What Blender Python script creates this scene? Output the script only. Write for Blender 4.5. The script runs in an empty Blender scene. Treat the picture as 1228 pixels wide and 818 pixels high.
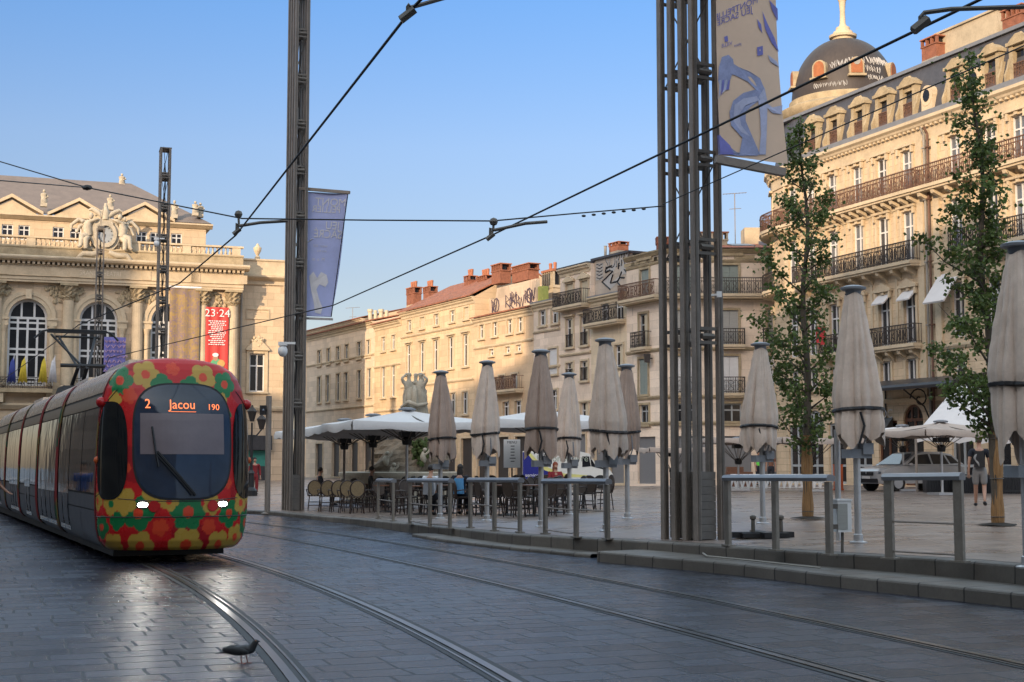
import bpy, bmesh, math, random
import numpy as np
from mathutils import Vector, Matrix
R = math.radians
pi = math.pi
rnd = random.Random(11)
scene = bpy.context.scene
COL = scene.collection

# ---------------------------------------------------------------- camera model (photo is 1228 x 818)
FPX, PCX, PCY, CAMH = 1700.0, 614.0, 409.0, 1.5
PITCH = math.atan(147 / FPX)
_c, _s = math.cos(PITCH), math.sin(PITCH)

def ray(x, y):
    u = (x - PCX) / FPX
    v = (PCY - y) / FPX
    return Vector((u, _c - v * _s, _s + v * _c))

def on(x, y, z=0.0):                      # pixel -> point on a level plane
    r = ray(x, y)
    t = (z - CAMH) / r.z
    return Vector((r.x * t, r.y * t, z))

def at(x, y, Y):                          # pixel -> point at a known distance
    r = ray(x, y)
    t = Y / r.y
    return Vector((r.x * t, Y, CAMH + r.z * t))

def zp(x, y=0):                           # height of the square above the tracks
    return max(.10, min(.40, .235 + .024 * x))

def onp(x, y):
    z = .25
    for _ in range(8):
        p = on(x, y, z)
        z = zp(p.x)
    return on(x, y, z)

cam = bpy.data.cameras.new('camera')
cam.sensor_width = 36
cam.lens = 36 * FPX / 1228
cam.clip_end = 3000
cam_o = bpy.data.objects.new('camera', cam)
COL.objects.link(cam_o)
cam_o.location = (0, 0, CAMH)
cam_o.rotation_euler = (pi / 2 + PITCH, 0, 0)
scene.camera = cam_o

# ---------------------------------------------------------------- mesh builder
class MB:
    def __init__(s):
        s.v = []; s.f = []; s.m = []

    def add(s, vs, fs, mi=0):
        o = len(s.v)
        s.v.extend([tuple(p) for p in vs])
        for f in fs:
            s.f.append([i + o for i in f]); s.m.append(mi)
        return s

    def quad(s, a, b, c, d, mi=0):
        return s.add([a, b, c, d], [(0, 1, 2, 3)], mi)

    def hexa(s, p, mi=0):                 # 4 bottom + 4 top corners
        return s.add(p, [(3, 2, 1, 0), (4, 5, 6, 7), (0, 1, 5, 4), (1, 2, 6, 5), (2, 3, 7, 6), (3, 0, 4, 7)], mi)

    def box(s, c, d, rz=0.0, mi=0, taper=1.0):
        x, y, z = c; a, b, h = d[0] / 2, d[1] / 2, d[2] / 2
        cr, sr = math.cos(rz), math.sin(rz)
        p = []
        for zz, t in ((-h, 1), (h, taper)):
            for (i, j) in ((-a, -b), (a, -b), (a, b), (-a, b)):
                i *= t; j *= t
                p.append((x + i * cr - j * sr, y + i * sr + j * cr, z + zz))
        return s.hexa(p, mi)

    def bar(s, p0, p1, w, h=None, mi=0, up=(0, 0, 1)):
        p0, p1 = Vector(p0), Vector(p1)
        h = h or w
        t = (p1 - p0).normalized()
        upv = Vector(up)
        if abs(t.dot(upv)) > .98: upv = Vector((1, 0, 0)) if abs(t.x) < .9 else Vector((0, 1, 0))
        r = t.cross(upv).normalized(); u = r.cross(t)
        q = []
        for p in (p0, p1):
            for (i, j) in ((-1, -1), (1, -1), (1, 1), (-1, 1)):
                q.append(p + r * (i * w / 2) + u * (j * h / 2))
        return s.hexa(q, mi)

    def tube(s, path, r, n=6, mi=0, closed=False, cap=True):
        path = [Vector(p) for p in path]
        k = len(path)
        rs = r if isinstance(r, (list, tuple)) else [r] * k
        rings = []
        prev = None
        for i in range(k):
            if closed:
                t = path[(i + 1) % k] - path[i - 1]
            else:
                t = path[min(i + 1, k - 1)] - path[max(i - 1, 0)]
            t = t.normalized() if t.length > 1e-9 else Vector((0, 0, 1))
            if prev is None:
                a = Vector((0, 0, 1)) if abs(t.z) < .9 else Vector((1, 0, 0))
                nrm = t.cross(a).normalized()
            else:
                nrm = prev - t * prev.dot(t)
                nrm = nrm.normalized() if nrm.length > 1e-6 else t.orthogonal().normalized()
            prev = nrm
            b = t.cross(nrm)
            rings.append([path[i] + (nrm * math.cos(2 * pi * j / n) + b * math.sin(2 * pi * j / n)) * rs[i] for j in range(n)])
        vs = [p for rg in rings for p in rg]
        fs = []
        for i in range(k if closed else k - 1):
            for j in range(n):
                a0 = i * n + j; a1 = i * n + (j + 1) % n
                b0 = ((i + 1) % k) * n + j; b1 = ((i + 1) % k) * n + (j + 1) % n
                fs.append((a0, a1, b1, b0))
        if cap and not closed:
            fs.append(tuple(range(n - 1, -1, -1))); fs.append(tuple(range((k - 1) * n, k * n)))
        return s.add(vs, fs, mi)

    def lathe(s, prof, c=(0, 0, 0), n=16, a0=0.0, a1=2 * pi, mi=0, rmod=None):
        full = abs(a1 - a0 - 2 * pi) < 1e-6
        m = n if full else n + 1
        vs = []
        for i, (r, z) in enumerate(prof):
            for j in range(m):
                th = a0 + (a1 - a0) * j / n
                rr = r * (rmod(th, i) if rmod else 1)
                vs.append((c[0] + rr * math.cos(th), c[1] + rr * math.sin(th), c[2] + z))
        fs = []
        for i in range(len(prof) - 1):
            for j in range(n):
                j2 = (j + 1) % m
                fs.append((i * m + j, i * m + j2, (i + 1) * m + j2, (i + 1) * m + j))
        if full:
            if prof[0][0] > 1e-4: fs.append(tuple(range(m - 1, -1, -1)))
            if prof[-1][0] > 1e-4: fs.append(tuple((len(prof) - 1) * m + j for j in range(m)))
        return s.add(vs, fs, mi)

    def ball(s, c, r, mi=0, n=10, jit=0.0, rot=None):
        rx, ry, rz = r if isinstance(r, (tuple, list)) else (r, r, r)
        vs = []; k = max(4, n // 2)
        for i in range(k + 1):
            ph = pi * i / k
            for j in range(n):
                th = 2 * pi * j / n
                q = 1 + (rnd.uniform(-jit, jit) if jit else 0)
                p = Vector((rx * math.sin(ph) * math.cos(th) * q, ry * math.sin(ph) * math.sin(th) * q, rz * math.cos(ph) * q))
                if rot is not None: p = rot @ p
                vs.append((c[0] + p.x, c[1] + p.y, c[2] + p.z))
        fs = []
        for i in range(k):
            for j in range(n):
                fs.append((i * n + j, (i + 1) * n + j, (i + 1) * n + (j + 1) % n, i * n + (j + 1) % n))
        return s.add(vs, fs, mi)

    def prism(s, poly, off, mi=0):        # polygon of 3-D points, swept by the vector off
        k = len(poly); off = Vector(off)
        a = [Vector(p) for p in poly]
        vs = a + [p + off for p in a]
        fs = [tuple(range(k - 1, -1, -1)), tuple(range(k, 2 * k))]
        fs += [(i, (i + 1) % k, k + (i + 1) % k, k + i) for i in range(k)]
        return s.add(vs, fs, mi)

    def ribbon(s, pl, pr, mi=0):
        k = len(pl)
        return s.add(list(pl) + list(pr), [(i, i + 1, k + i + 1, k + i) for i in range(k - 1)], mi)

    def build(s, name, mats, parent=None, label=None, cat=None, group=None, kind=None, loc=None, smooth=False, fix=True, weld=False):
        me = bpy.data.meshes.new(name)
        base = Vector((0, 0, 0))
        if parent is not None:
            o = parent
            while o is not None:
                base += o.location; o = o.parent
        elif loc is not None:
            base = Vector(loc)
        vs = s.v if base.length < 1e-9 else [(p[0] - base.x, p[1] - base.y, p[2] - base.z) for p in s.v]
        me.from_pydata(vs, [], s.f)
        if not isinstance(mats, (list, tuple)): mats = [mats]
        for m in mats: me.materials.append(m)
        if len(mats) > 1: me.polygons.foreach_set('material_index', s.m)
        if fix or weld:
            bm = bmesh.new(); bm.from_mesh(me)
            if weld: bmesh.ops.remove_doubles(bm, verts=bm.verts, dist=1e-5)
            if fix: bmesh.ops.recalc_face_normals(bm, faces=bm.faces)
            bm.to_mesh(me); bm.free()
        if smooth:
            me.polygons.foreach_set('use_smooth', [True] * len(me.polygons))
            if smooth != True:
                try: me.set_sharp_from_angle(angle=R(smooth))
                except Exception: pass
        o = bpy.data.objects.new(name, me)
        COL.objects.link(o)
        if parent is not None: o.parent = parent
        elif loc is not None: o.location = loc
        tag(o, label, cat, group, kind)
        return o

def tag(o, label=None, cat=None, group=None, kind=None):
    if label: o['label'] = label
    if cat: o['category'] = cat
    if group: o['group'] = group
    if kind: o['kind'] = kind
    return o

def thing(name, label, cat, loc=(0, 0, 0), group=None, rz=0.0):
    o = bpy.data.objects.new(name, None)
    COL.objects.link(o)
    o.empty_display_size = .2
    o.location = loc
    o.rotation_euler = (0, 0, rz)
    return tag(o, label, cat, group)

def dup(o, loc=None, rz=None, label=None, parent=None, scale=None):
    c = o.copy(); COL.objects.link(c)
    if parent is not None: c.parent = parent
    for ch in list(o.children): dup(ch, parent=c)
    if loc is not None: c.location = loc
    if rz is not None: c.rotation_euler = (0, 0, rz)
    if scale is not None: c.scale = (scale,) * 3
    if label: c['label'] = label
    return c

# ---------------------------------------------------------------- materials
def _new(name):
    m = bpy.data.materials.new(name); m.use_nodes = True
    nt = m.node_tree; b = nt.nodes['Principled BSDF']
    return m, nt, b

def nd(nt, t, **kw):
    n = nt.nodes.new(t)
    for k, v in kw.items(): setattr(n, k, v)
    return n

def mathn(nt, op, a, b=None, c=None):
    n = nd(nt, 'ShaderNodeMath', operation=op)
    for i, x in enumerate((a, b, c)):
        if x is None: continue
        if isinstance(x, (int, float)): n.inputs[i].default_value = x
        else: nt.links.new(x, n.inputs[i])
    return n.outputs[0]

def mix(nt, fac, a, b, mode='MIX'):
    n = nd(nt, 'ShaderNodeMix', data_type='RGBA', blend_type=mode)
    for sock, x in ((n.inputs[0], fac), (n.inputs[6], a), (n.inputs[7], b)):
        if isinstance(x, (int, float)): sock.default_value = x
        elif isinstance(x, (tuple, list)): sock.default_value = tuple(x) + ((1,) if len(x) == 3 else ())
        else: nt.links.new(x, sock)
    return n.outputs[2]

def noise(nt, vec, scale, detail=4, rough=.6, dist=0):
    n = nd(nt, 'ShaderNodeTexNoise')
    n.inputs['Scale'].default_value = scale; n.inputs['Detail'].default_value = detail
    n.inputs['Roughness'].default_value = rough; n.inputs['Distortion'].default_value = dist
    if vec is not None: nt.links.new(vec, n.inputs['Vector'])
    return n.outputs['Fac']

def ramp(nt, f, lo, hi):
    n = nd(nt, 'ShaderNodeMapRange')
    n.inputs[1].default_value = lo; n.inputs[2].default_value = hi
    nt.links.new(f, n.inputs[0])
    return n.outputs[0]

def mat(name, col, rough=.7, metal=0.0, var=.18, scale=4.0, bump=0.0, bscale=40.0, spec=.5, col2=None, stretch=None):
    m, nt, b = _new(name)
    pos = nd(nt, 'ShaderNodeNewGeometry').outputs['Position']
    if stretch:
        mp = nd(nt, 'ShaderNodeMapping'); nt.links.new(pos, mp.inputs[0]); mp.inputs['Scale'].default_value = stretch
        pos = mp.outputs[0]
    n1 = noise(nt, pos, scale); n2 = noise(nt, pos, scale * 7.3)
    f = mathn(nt, 'ADD', mathn(nt, 'MULTIPLY', n1, .65), mathn(nt, 'MULTIPLY', n2, .35))
    f = ramp(nt, f, .3, .7)
    lo = col2 or tuple(c * (1 - var) for c in col)
    hi = tuple(min(1, c * (1 + var)) for c in col) if not col2 else col
    c = mix(nt, f, lo, hi)
    nt.links.new(c, b.inputs['Base Color'])
    b.inputs['Roughness'].default_value = rough
    b.inputs['Metallic'].default_value = metal
    b.inputs['Specular IOR Level'].default_value = spec
    rr = mathn(nt, 'ADD', rough - .06, mathn(nt, 'MULTIPLY', n1, .12)); nt.links.new(rr, b.inputs['Roughness'])
    if bump:
        bp = nd(nt, 'ShaderNodeBump'); bp.inputs['Strength'].default_value = bump; bp.inputs['Distance'].default_value = .02
        nt.links.new(noise(nt, pos, bscale), bp.inputs['Height'])
        nt.links.new(bp.outputs[0], b.inputs['Normal'])
    return m

def emit(name, col, st):
    m, nt, b = _new(name)
    b.inputs['Base Color'].default_value = (.02, .02, .02, 1)
    b.inputs['Emission Color'].default_value = (*col, 1); b.inputs['Emission Strength'].default_value = st
    return m

def stone(name, col, u=(1, 0), course=.42, block=.85, joint=.55, stain=.5, var=.12, dirt=(.10, .085, .065), jcol=None):
    """ashlar: coursed blocks in the wall's own (along, up) coordinates, rain streaks and grime"""
    col = (min(.8, col[0] * 1.17), col[1] * 1.15, col[2] * 1.28)
    m, nt, b = _new(name)
    pos = nd(nt, 'ShaderNodeNewGeometry').outputs['Position']
    sep = nd(nt, 'ShaderNodeSeparateXYZ'); nt.links.new(pos, sep.inputs[0])
    su = mathn(nt, 'ADD', mathn(nt, 'MULTIPLY', sep.outputs[0], u[0]), mathn(nt, 'MULTIPLY', sep.outputs[1], u[1]))
    cb = nd(nt, 'ShaderNodeCombineXYZ'); nt.links.new(su, cb.inputs[0]); nt.links.new(sep.outputs[2], cb.inputs[1])
    br = nd(nt, 'ShaderNodeTexBrick'); nt.links.new(cb.outputs[0], br.inputs['Vector'])
    br.inputs['Scale'].default_value = 1; br.inputs['Brick Width'].default_value = block; br.inputs['Row Height'].default_value = course
    br.inputs['Mortar Size'].default_value = .012; br.inputs['Mortar Smooth'].default_value = .3
    br.inputs['Color1'].default_value = (*[c * (1 - var) for c in col], 1)
    br.inputs['Color2'].default_value = (*[min(1, c * (1 + var)) for c in col], 1)
    br.inputs['Mortar'].default_value = (*[c * joint for c in (jcol or col)], 1)
    # streaks run down the wall
    mp = nd(nt, 'ShaderNodeCombineXYZ'); nt.links.new(mathn(nt, 'MULTIPLY', su, 2.2), mp.inputs[0]); nt.links.new(mathn(nt, 'MULTIPLY', sep.outputs[2], .22), mp.inputs[1])
    st = ramp(nt, noise(nt, mp.outputs[0], 1.0, 5, .7), .52, .78)
    bl = ramp(nt, noise(nt, pos, .35, 5, .65), .45, .75)
    g = mathn(nt, 'MULTIPLY', mathn(nt, 'MAXIMUM', mathn(nt, 'MULTIPLY', st, .8), mathn(nt, 'MULTIPLY', bl, .6)), stain)
    c = mix(nt, g, br.outputs['Color'], dirt)
    fine = ramp(nt, noise(nt, pos, 9, 4), .3, .7)
    c = mix(nt, mathn(nt, 'MULTIPLY', fine, .22), c, tuple(x * .55 for x in col))
    nt.links.new(c, b.inputs['Base Color'])
    b.inputs['Roughness'].default_value = .85; b.inputs['Specular IOR Level'].default_value = .25
    bp = nd(nt, 'ShaderNodeBump'); bp.inputs['Strength'].default_value = .5; bp.inputs['Distance'].default_value = .02
    h = mathn(nt, 'ADD', mathn(nt, 'MULTIPLY', br.outputs['Fac'], -1), mathn(nt, 'MULTIPLY', noise(nt, pos, 14), .7))
    nt.links.new(h, bp.inputs['Height']); nt.links.new(bp.outputs[0], b.inputs['Normal'])
    return m

def tiles(name, u, col=(.42, .13, .06)):
    m, nt, b = _new(name)
    pos = nd(nt, 'ShaderNodeNewGeometry').outputs['Position']
    sep = nd(nt, 'ShaderNodeSeparateXYZ'); nt.links.new(pos, sep.inputs[0])
    su = mathn(nt, 'ADD', mathn(nt, 'MULTIPLY', sep.outputs[0], u[0]), mathn(nt, 'MULTIPLY', sep.outputs[1], u[1]))
    w = mathn(nt, 'ABSOLUTE', mathn(nt, 'SINE', mathn(nt, 'MULTIPLY', su, pi / .22)))
    n1 = ramp(nt, noise(nt, pos, 2.5, 5), .3, .7)
    c = mix(nt, n1, tuple(x * .65 for x in col), tuple(min(1, x * 1.25) for x in col))
    c = mix(nt, ramp(nt, w, .0, .5), tuple(x * .35 for x in col), c)
    c = mix(nt, mathn(nt, 'MULTIPLY', ramp(nt, noise(nt, pos, .8, 5), .5, .75), .5), c, (.12, .1, .07))
    nt.links.new(c, b.inputs['Base Color']); b.inputs['Roughness'].default_value = .85
    bp = nd(nt, 'ShaderNodeBump'); bp.inputs['Strength'].default_value = .8; bp.inputs['Distance'].default_value = .06
    nt.links.new(w, bp.inputs['Height']); nt.links.new(bp.outputs[0], b.inputs['Normal'])
    return m

def paving(name, c1, c2, joint, bw, rh, rz, rough, spec=.5, msize=.012, bump=.4, blotch=.35, soot=(.03, .03, .035), tilt=.02):
    m, nt, b = _new(name)
    geo = nd(nt, 'ShaderNodeNewGeometry'); pos = geo.outputs['Position']
    wob = nd(nt, 'ShaderNodeTexNoise'); wob.inputs['Scale'].default_value = 1.7; wob.inputs['Detail'].default_value = 3; nt.links.new(pos, wob.inputs['Vector'])
    wv = nd(nt, 'ShaderNodeVectorMath', operation='MULTIPLY_ADD'); nt.links.new(wob.outputs['Color'], wv.inputs[0]); wv.inputs[1].default_value = (.07, .07, 0); nt.links.new(pos, wv.inputs[2])
    mp = nd(nt, 'ShaderNodeMapping'); nt.links.new(wv.outputs[0], mp.inputs[0]); mp.inputs['Rotation'].default_value = (0, 0, rz)
    br = nd(nt, 'ShaderNodeTexBrick'); nt.links.new(mp.outputs[0], br.inputs['Vector'])
    br.inputs['Scale'].default_value = 1; br.inputs['Brick Width'].default_value = bw; br.inputs['Row Height'].default_value = rh
    br.offset = .43; br.squash = 1.25; br.squash_frequency = 3
    br.inputs['Mortar Size'].default_value = msize; br.inputs['Mortar Smooth'].default_value = .25
    br.inputs['Color1'].default_value = (*c1, 1); br.inputs['Color2'].default_value = (*c2, 1); br.inputs['Mortar'].default_value = (*joint, 1)
    big = ramp(nt, noise(nt, pos, .45, 5, .6), .35, .7)
    fine = ramp(nt, noise(nt, pos, 22, 5, .7), .25, .75)
    c = mix(nt, mathn(nt, 'MULTIPLY', big, blotch), br.outputs['Color'], soot)
    c = mix(nt, mathn(nt, 'MULTIPLY', fine, .4), c, tuple(x * .45 for x in c1))
    # specks of litter and gum
    vo = nd(nt, 'ShaderNodeTexVoronoi'); vo.inputs['Scale'].default_value = 2.3; nt.links.new(pos, vo.inputs['Vector'])
    gum = mathn(nt, 'LESS_THAN', vo.outputs['Distance'], .045)
    c = mix(nt, mathn(nt, 'MULTIPLY', gum, .35), c, (.02, .02, .02))
    nt.links.new(c, b.inputs['Base Color'])
    # gloss differs slab by slab and where feet and wheels have polished it
    lum = nd(nt, 'ShaderNodeRGBToBW'); nt.links.new(br.outputs['Color'], lum.inputs[0])
    slab = ramp(nt, lum.outputs[0], sum(c1) / 3, sum(c2) / 3)
    r = mathn(nt, 'ADD', rough - .06, mathn(nt, 'MULTIPLY', slab, .12))
    r = mathn(nt, 'ADD', r, mathn(nt, 'MULTIPLY', big, .16))
    r = mathn(nt, 'ADD', r, mathn(nt, 'MULTIPLY', br.outputs['Fac'], .3))
    nt.links.new(r, b.inputs['Roughness']); b.inputs['Specular IOR Level'].default_value = spec
    bp = nd(nt, 'ShaderNodeBump'); bp.inputs['Strength'].default_value = bump; bp.inputs['Distance'].default_value = .015
    h = mathn(nt, 'MULTIPLY', br.outputs['Fac'], -1)
    h = mathn(nt, 'ADD', h, mathn(nt, 'MULTIPLY', slab, .25))
    h = mathn(nt, 'ADD', h, mathn(nt, 'MULTIPLY', noise(nt, pos, 5, 5, .7), .7))
    h = mathn(nt, 'ADD', h, mathn(nt, 'MULTIPLY', noise(nt, pos, 38, 5, .8), .7))
    nt.links.new(h, bp.inputs['Height'])
    # each slab lies a degree or two out of level
    tl = nd(nt, 'ShaderNodeCombineXYZ')
    nt.links.new(mathn(nt, 'MULTIPLY', mathn(nt, 'SINE', mathn(nt, 'MULTIPLY', slab, 97.0)), tilt), tl.inputs[0]); nt.links.new(mathn(nt, 'MULTIPLY', mathn(nt, 'SINE', mathn(nt, 'MULTIPLY', slab, 61.0)), tilt), tl.inputs[1])
    va = nd(nt, 'ShaderNodeVectorMath', operation='ADD'); nt.links.new(geo.outputs['Normal'], va.inputs[0]); nt.links.new(tl.outputs[0], va.inputs[1])
    vn = nd(nt, 'ShaderNodeVectorMath', operation='NORMALIZE'); nt.links.new(va.outputs[0], vn.inputs[0]); nt.links.new(vn.outputs[0], bp.inputs['Normal'])
    nt.links.new(bp.outputs[0], b.inputs['Normal'])
    return m

def vcol(name, attr, rough=.25, spec=.5, coat=0.0):
    m, nt, b = _new(name)
    a = nd(nt, 'ShaderNodeVertexColor'); a.layer_name = attr
    pos = nd(nt, 'ShaderNodeNewGeometry').outputs['Position']
    gr = ramp(nt, noise(nt, pos, 1.6, 6, .7), .45, .8)               # road film and brush marks
    nt.links.new(mix(nt, mathn(nt, 'MULTIPLY', gr, .14), a.outputs[0], (.06, .05, .045)), b.inputs['Base Color'])
    nt.links.new(mathn(nt, 'ADD', rough - .05, mathn(nt, 'MULTIPLY', gr, .25)), b.inputs['Roughness']); b.inputs['Specular IOR Level'].default_value = spec
    b.inputs['Coat Weight'].default_value = coat; b.inputs['Coat Roughness'].default_value = .08
    return m

def glassy(name, col, rough=.06, spec=.6, var=.3):
    m = mat(name, col, rough=rough, var=var, scale=.9, spec=spec)
    nt = m.node_tree; b = nt.nodes['Principled BSDF']
    for l in list(b.inputs['Roughness'].links): nt.links.remove(l)
    b.inputs['Roughness'].default_value = rough
    pos = nd(nt, 'ShaderNodeNewGeometry').outputs['Position']
    bp = nd(nt, 'ShaderNodeBump'); bp.inputs['Strength'].default_value = .12; bp.inputs['Distance'].default_value = .05
    nt.links.new(noise(nt, pos, 1.3, 2), bp.inputs['Height']); nt.links.new(bp.outputs[0], b.inputs['Normal'])
    return m

# ---------------------------------------------------------------- lettering
def text_geo(txt, size=1.0):
    cu = bpy.data.curves.new('lettering', 'FONT')
    cu.body = txt; cu.size = size; cu.align_x = 'CENTER'; cu.align_y = 'CENTER'; cu.resolution_u = 3
    o = bpy.data.objects.new('lettering', cu); COL.objects.link(o)
    bpy.context.view_layer.update()
    me = bpy.data.meshes.new_from_object(o.evaluated_get(bpy.context.evaluated_depsgraph_get()))
    vs = [tuple(v.co) for v in me.vertices]; fs = [tuple(p.vertices) for p in me.polygons]
    bpy.data.objects.remove(o); bpy.data.curves.remove(cu); bpy.data.meshes.remove(me)
    return vs, fs

def put_text(mb, txt, size, fn, mi=0, sx=1.0, mirror=False):
    vs, fs = text_geo(txt, size)
    k = -sx if mirror else sx
    mb.add([fn(x * k, y) for (x, y, z) in vs], fs, mi)

# ---------------------------------------------------------------- facades
class Fac:
    """a vertical wall plane: O on the ground, u along it, n outward; local (s, z, d)"""
    def __init__(s, O, u, n=None):
        s.O = Vector((O[0], O[1], 0)); s.u = Vector((u[0], u[1], 0)).normalized()
        s.n = Vector((n[0], n[1], 0)).normalized() if n else Vector((s.u.y, -s.u.x, 0))
    def P(s, a, z, d=0.0):
        p = s.O + s.u * a + s.n * d
        return Vector((p.x, p.y, z))
    def px(s, x, y, d=0.0):
        r = ray(x, y); o = s.O + s.n * d
        den = r.x * s.n.x + r.y * s.n.y
        t = (o.x * s.n.x + o.y * s.n.y) / den
        p = r * t
        return ((p.x - o.x) * s.u.x + (p.y - o.y) * s.u.y, p.z + CAMH)
    def S(s, x, y=450, d=0.0): return s.px(x, y, d)[0]
    def Z(s, x, y, d=0.0): return s.px(x, y, d)[1]
    def box(s, mb, s0, s1, z0, z1, d0, d1, mi=0):
        return mb.hexa([s.P(s0, z0, d0), s.P(s1, z0, d0), s.P(s1, z0, d1), s.P(s0, z0, d1),
                        s.P(s0, z1, d0), s.P(s1, z1, d0), s.P(s1, z1, d1), s.P(s0, z1, d1)], mi)
    def prof(s, mb, s0, s1, prof, mi=0):  # profile [(d,z)...] extruded along the wall
        return mb.prism([s.P(s0, z, d) for d, z in prof], s.u * (s1 - s0), mi)
    def poly(s, mb, pts, d0, d1, mi=0):   # outline [(s,z)...] extruded outwards
        return mb.prism([s.P(a, z, d0) for a, z in pts], s.n * (d1 - d0), mi)
    def wall(s, mb, s0, s1, z0, z1, holes, rev=.28, mi=0, d=0.0):
        rects = []
        for h in holes:
            a, b, c, e = h[:4]; arch = len(h) > 4 and h[4]
            rects.append((a, b, c, e + ((b - a) / 2 if arch else 0), e, arch))
        S = sorted({s0, s1, *[q for r in rects for q in r[:2]]})
        Z = sorted({z0, z1, *[q for r in rects for q in r[2:4]]})
        S = [q for q in S if s0 <= q <= s1]; Z = [q for q in Z if z0 <= q <= z1]
        for i in range(len(S) - 1):
            for j in range(len(Z) - 1):
                cs, cz = (S[i] + S[i + 1]) / 2, (Z[j] + Z[j + 1]) / 2
                if any(r[0] < cs < r[1] and r[2] < cz < r[3] for r in rects): continue
                mb.quad(s.P(S[i], Z[j], d), s.P(S[i + 1], Z[j], d), s.P(S[i + 1], Z[j + 1], d), s.P(S[i], Z[j + 1], d), mi)
        for (a, b, c, tt, e, arch) in rects:
            D = d - rev
            mb.quad(s.P(a, c, d), s.P(b, c, d), s.P(b, c, D), s.P(a, c, D), mi)
            mb.quad(s.P(a, c, d), s.P(a, c, D), s.P(a, e, D), s.P(a, e, d), mi)
            mb.quad(s.P(b, c, d), s.P(b, c, D), s.P(b, e, D), s.P(b, e, d), mi)
            if not arch:
                mb.quad(s.P(a, e, d), s.P(b, e, d), s.P(b, e, D), s.P(a, e, D), mi)
            else:
                m_, r = (a + b) / 2, (b - a) / 2; N = 14
                arc = [(m_ - r * math.cos(pi * k / N), e + r * math.sin(pi * k / N)) for k in range(N + 1)]
                for k in range(N):
                    p, q = arc[k], arc[k + 1]
                    mb.quad(s.P(*p, d), s.P(*q, d), s.P(*q, D), s.P(*p, D), mi)
                    mb.quad(s.P(*p, d), s.P(*q, d), s.P(q[0], tt, d), s.P(p[0], tt, d), mi)
# ---------------------------------------------------------------- shared materials
M = {}
M['stone_trim'] = mat('pale_limestone', (.53, .43, .30), .85, var=.2, scale=1.2, bump=.5, bscale=18, spec=.25)
M['stone_weather'] = mat('weathered_limestone', (.36, .29, .19), .9, var=.35, scale=1.6, bump=.9, bscale=9, spec=.2)
M['statue_stone'] = mat('statue_stone', (.42, .37, .29), .8, var=.3, scale=3, bump=.6, bscale=14, spec=.25)
M['white_paint'] = mat('white_window_paint', (.60, .60, .60), .5, var=.08)
M['grey_paint'] = mat('grey_window_paint', (.32, .34, .35), .5, var=.1)
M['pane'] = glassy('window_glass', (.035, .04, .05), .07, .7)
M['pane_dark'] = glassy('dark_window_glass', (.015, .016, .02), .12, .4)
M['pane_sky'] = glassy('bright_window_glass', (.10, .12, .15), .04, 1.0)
M['shutter_cream'] = mat('cream_shutter', (.50, .43, .31), .7, var=.12, stretch=(1, 1, 12))
M['shutter_grey'] = mat('grey_shutter', (.34, .34, .32), .7, var=.12, stretch=(1, 1, 12))
M['shutter_green'] = mat('grey_green_shutter', (.22, .26, .24), .7, var=.12, stretch=(1, 1, 12))
M['iron'] = mat('wrought_iron', (.045, .037, .034), .6, var=.3, metal=.3)
M['rust_iron'] = mat('rusty_wrought_iron', (.13, .068, .045), .75, var=.4)
M['slate'] = mat('slate_roof', (.055, .055, .065), .55, var=.3, scale=3, bump=.4, bscale=12)
M['zinc'] = mat('zinc_roof', (.22, .225, .24), .45, metal=.3, var=.15)
M['opera_roof'] = mat('opera_roof', (.17, .135, .115), .75, var=.2, scale=1.3, bump=.3, bscale=8)
M['brick'] = mat('chimney_brick', (.235, .09, .052), .85, var=.4, scale=3.5, bump=.6, bscale=16)
M['render_grey'] = mat('grey_render', (.27, .255, .23), .9, var=.2, scale=2)
M['render_buff'] = mat('buff_render', (.42, .35, .25), .9, var=.25, scale=1.2)
M['clay'] = mat('clay_pot', (.34, .13, .07), .8, var=.3)
M['steel'] = mat('brushed_steel', (.30, .27, .235), .42, metal=.75, var=.2, scale=6)
M['steel_top'] = mat('steel_rail_top', (.27, .27, .285), .4, metal=.8, var=.12, scale=6)
M['dark_steel'] = mat('painted_dark_steel', (.235, .20, .175), .55, metal=.15, var=.25, scale=3)
M['dark_steel2'] = mat('darker_grey_steel', (.13, .115, .10), .55, metal=.3, var=.25, scale=3)  # darker grey steel for bracing and fittings
M['black'] = mat('black_paint', (.014, .014, .016), .5, var=.2)
M['black_rubber'] = mat('black_rubber', (.012, .012, .013), .7, var=.2)
M['rail_steel'] = mat('polished_rail', (.17, .155, .15), .30, metal=1.0, var=.25, scale=8)
M['rail_dark'] = mat('rail_groove', (.008, .008, .009), .65, var=.3)
M['kerb'] = paving('kerb_granite', (.115, .10, .085), (.205, .18, .152), (.025, .021, .02), .66, 5.0, R(62), .5, msize=.014, bump=.5, blotch=.75, soot=(.045, .04, .036))
M['alu'] = mat('aluminium_pole', (.55, .55, .56), .38, metal=.8, var=.1)
M['cap_grey'] = mat('grey_cap', (.20, .215, .24), .5, var=.15)
M['canvas_taupe'] = mat('taupe_canvas', (.40, .305, .255), .9, var=.14, scale=3, bump=.25, bscale=90, spec=.2)
M['canvas_beige'] = mat('beige_canvas', (.63, .515, .435), .9, var=.14, scale=3, bump=.25, bscale=90, spec=.2)
M['canvas_white'] = mat('off_white_canvas', (.60, .585, .58), .85, var=.07, scale=2, bump=.15, bscale=60, spec=.2)
M['canvas_ecru'] = mat('ecru_canvas', (.42, .355, .31), .9, var=.12, scale=2, spec=.2)
M['bark'] = mat('tree_bark', (.105, .085, .065), .9, var=.4, scale=9, bump=.8, bscale=30, stretch=(1, 1, .3))
M['reed'] = mat('reed_wrap', (.36, .20, .085), .85, var=.5, scale=5, bump=1.0, bscale=22, stretch=(9, 9, .5))
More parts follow.
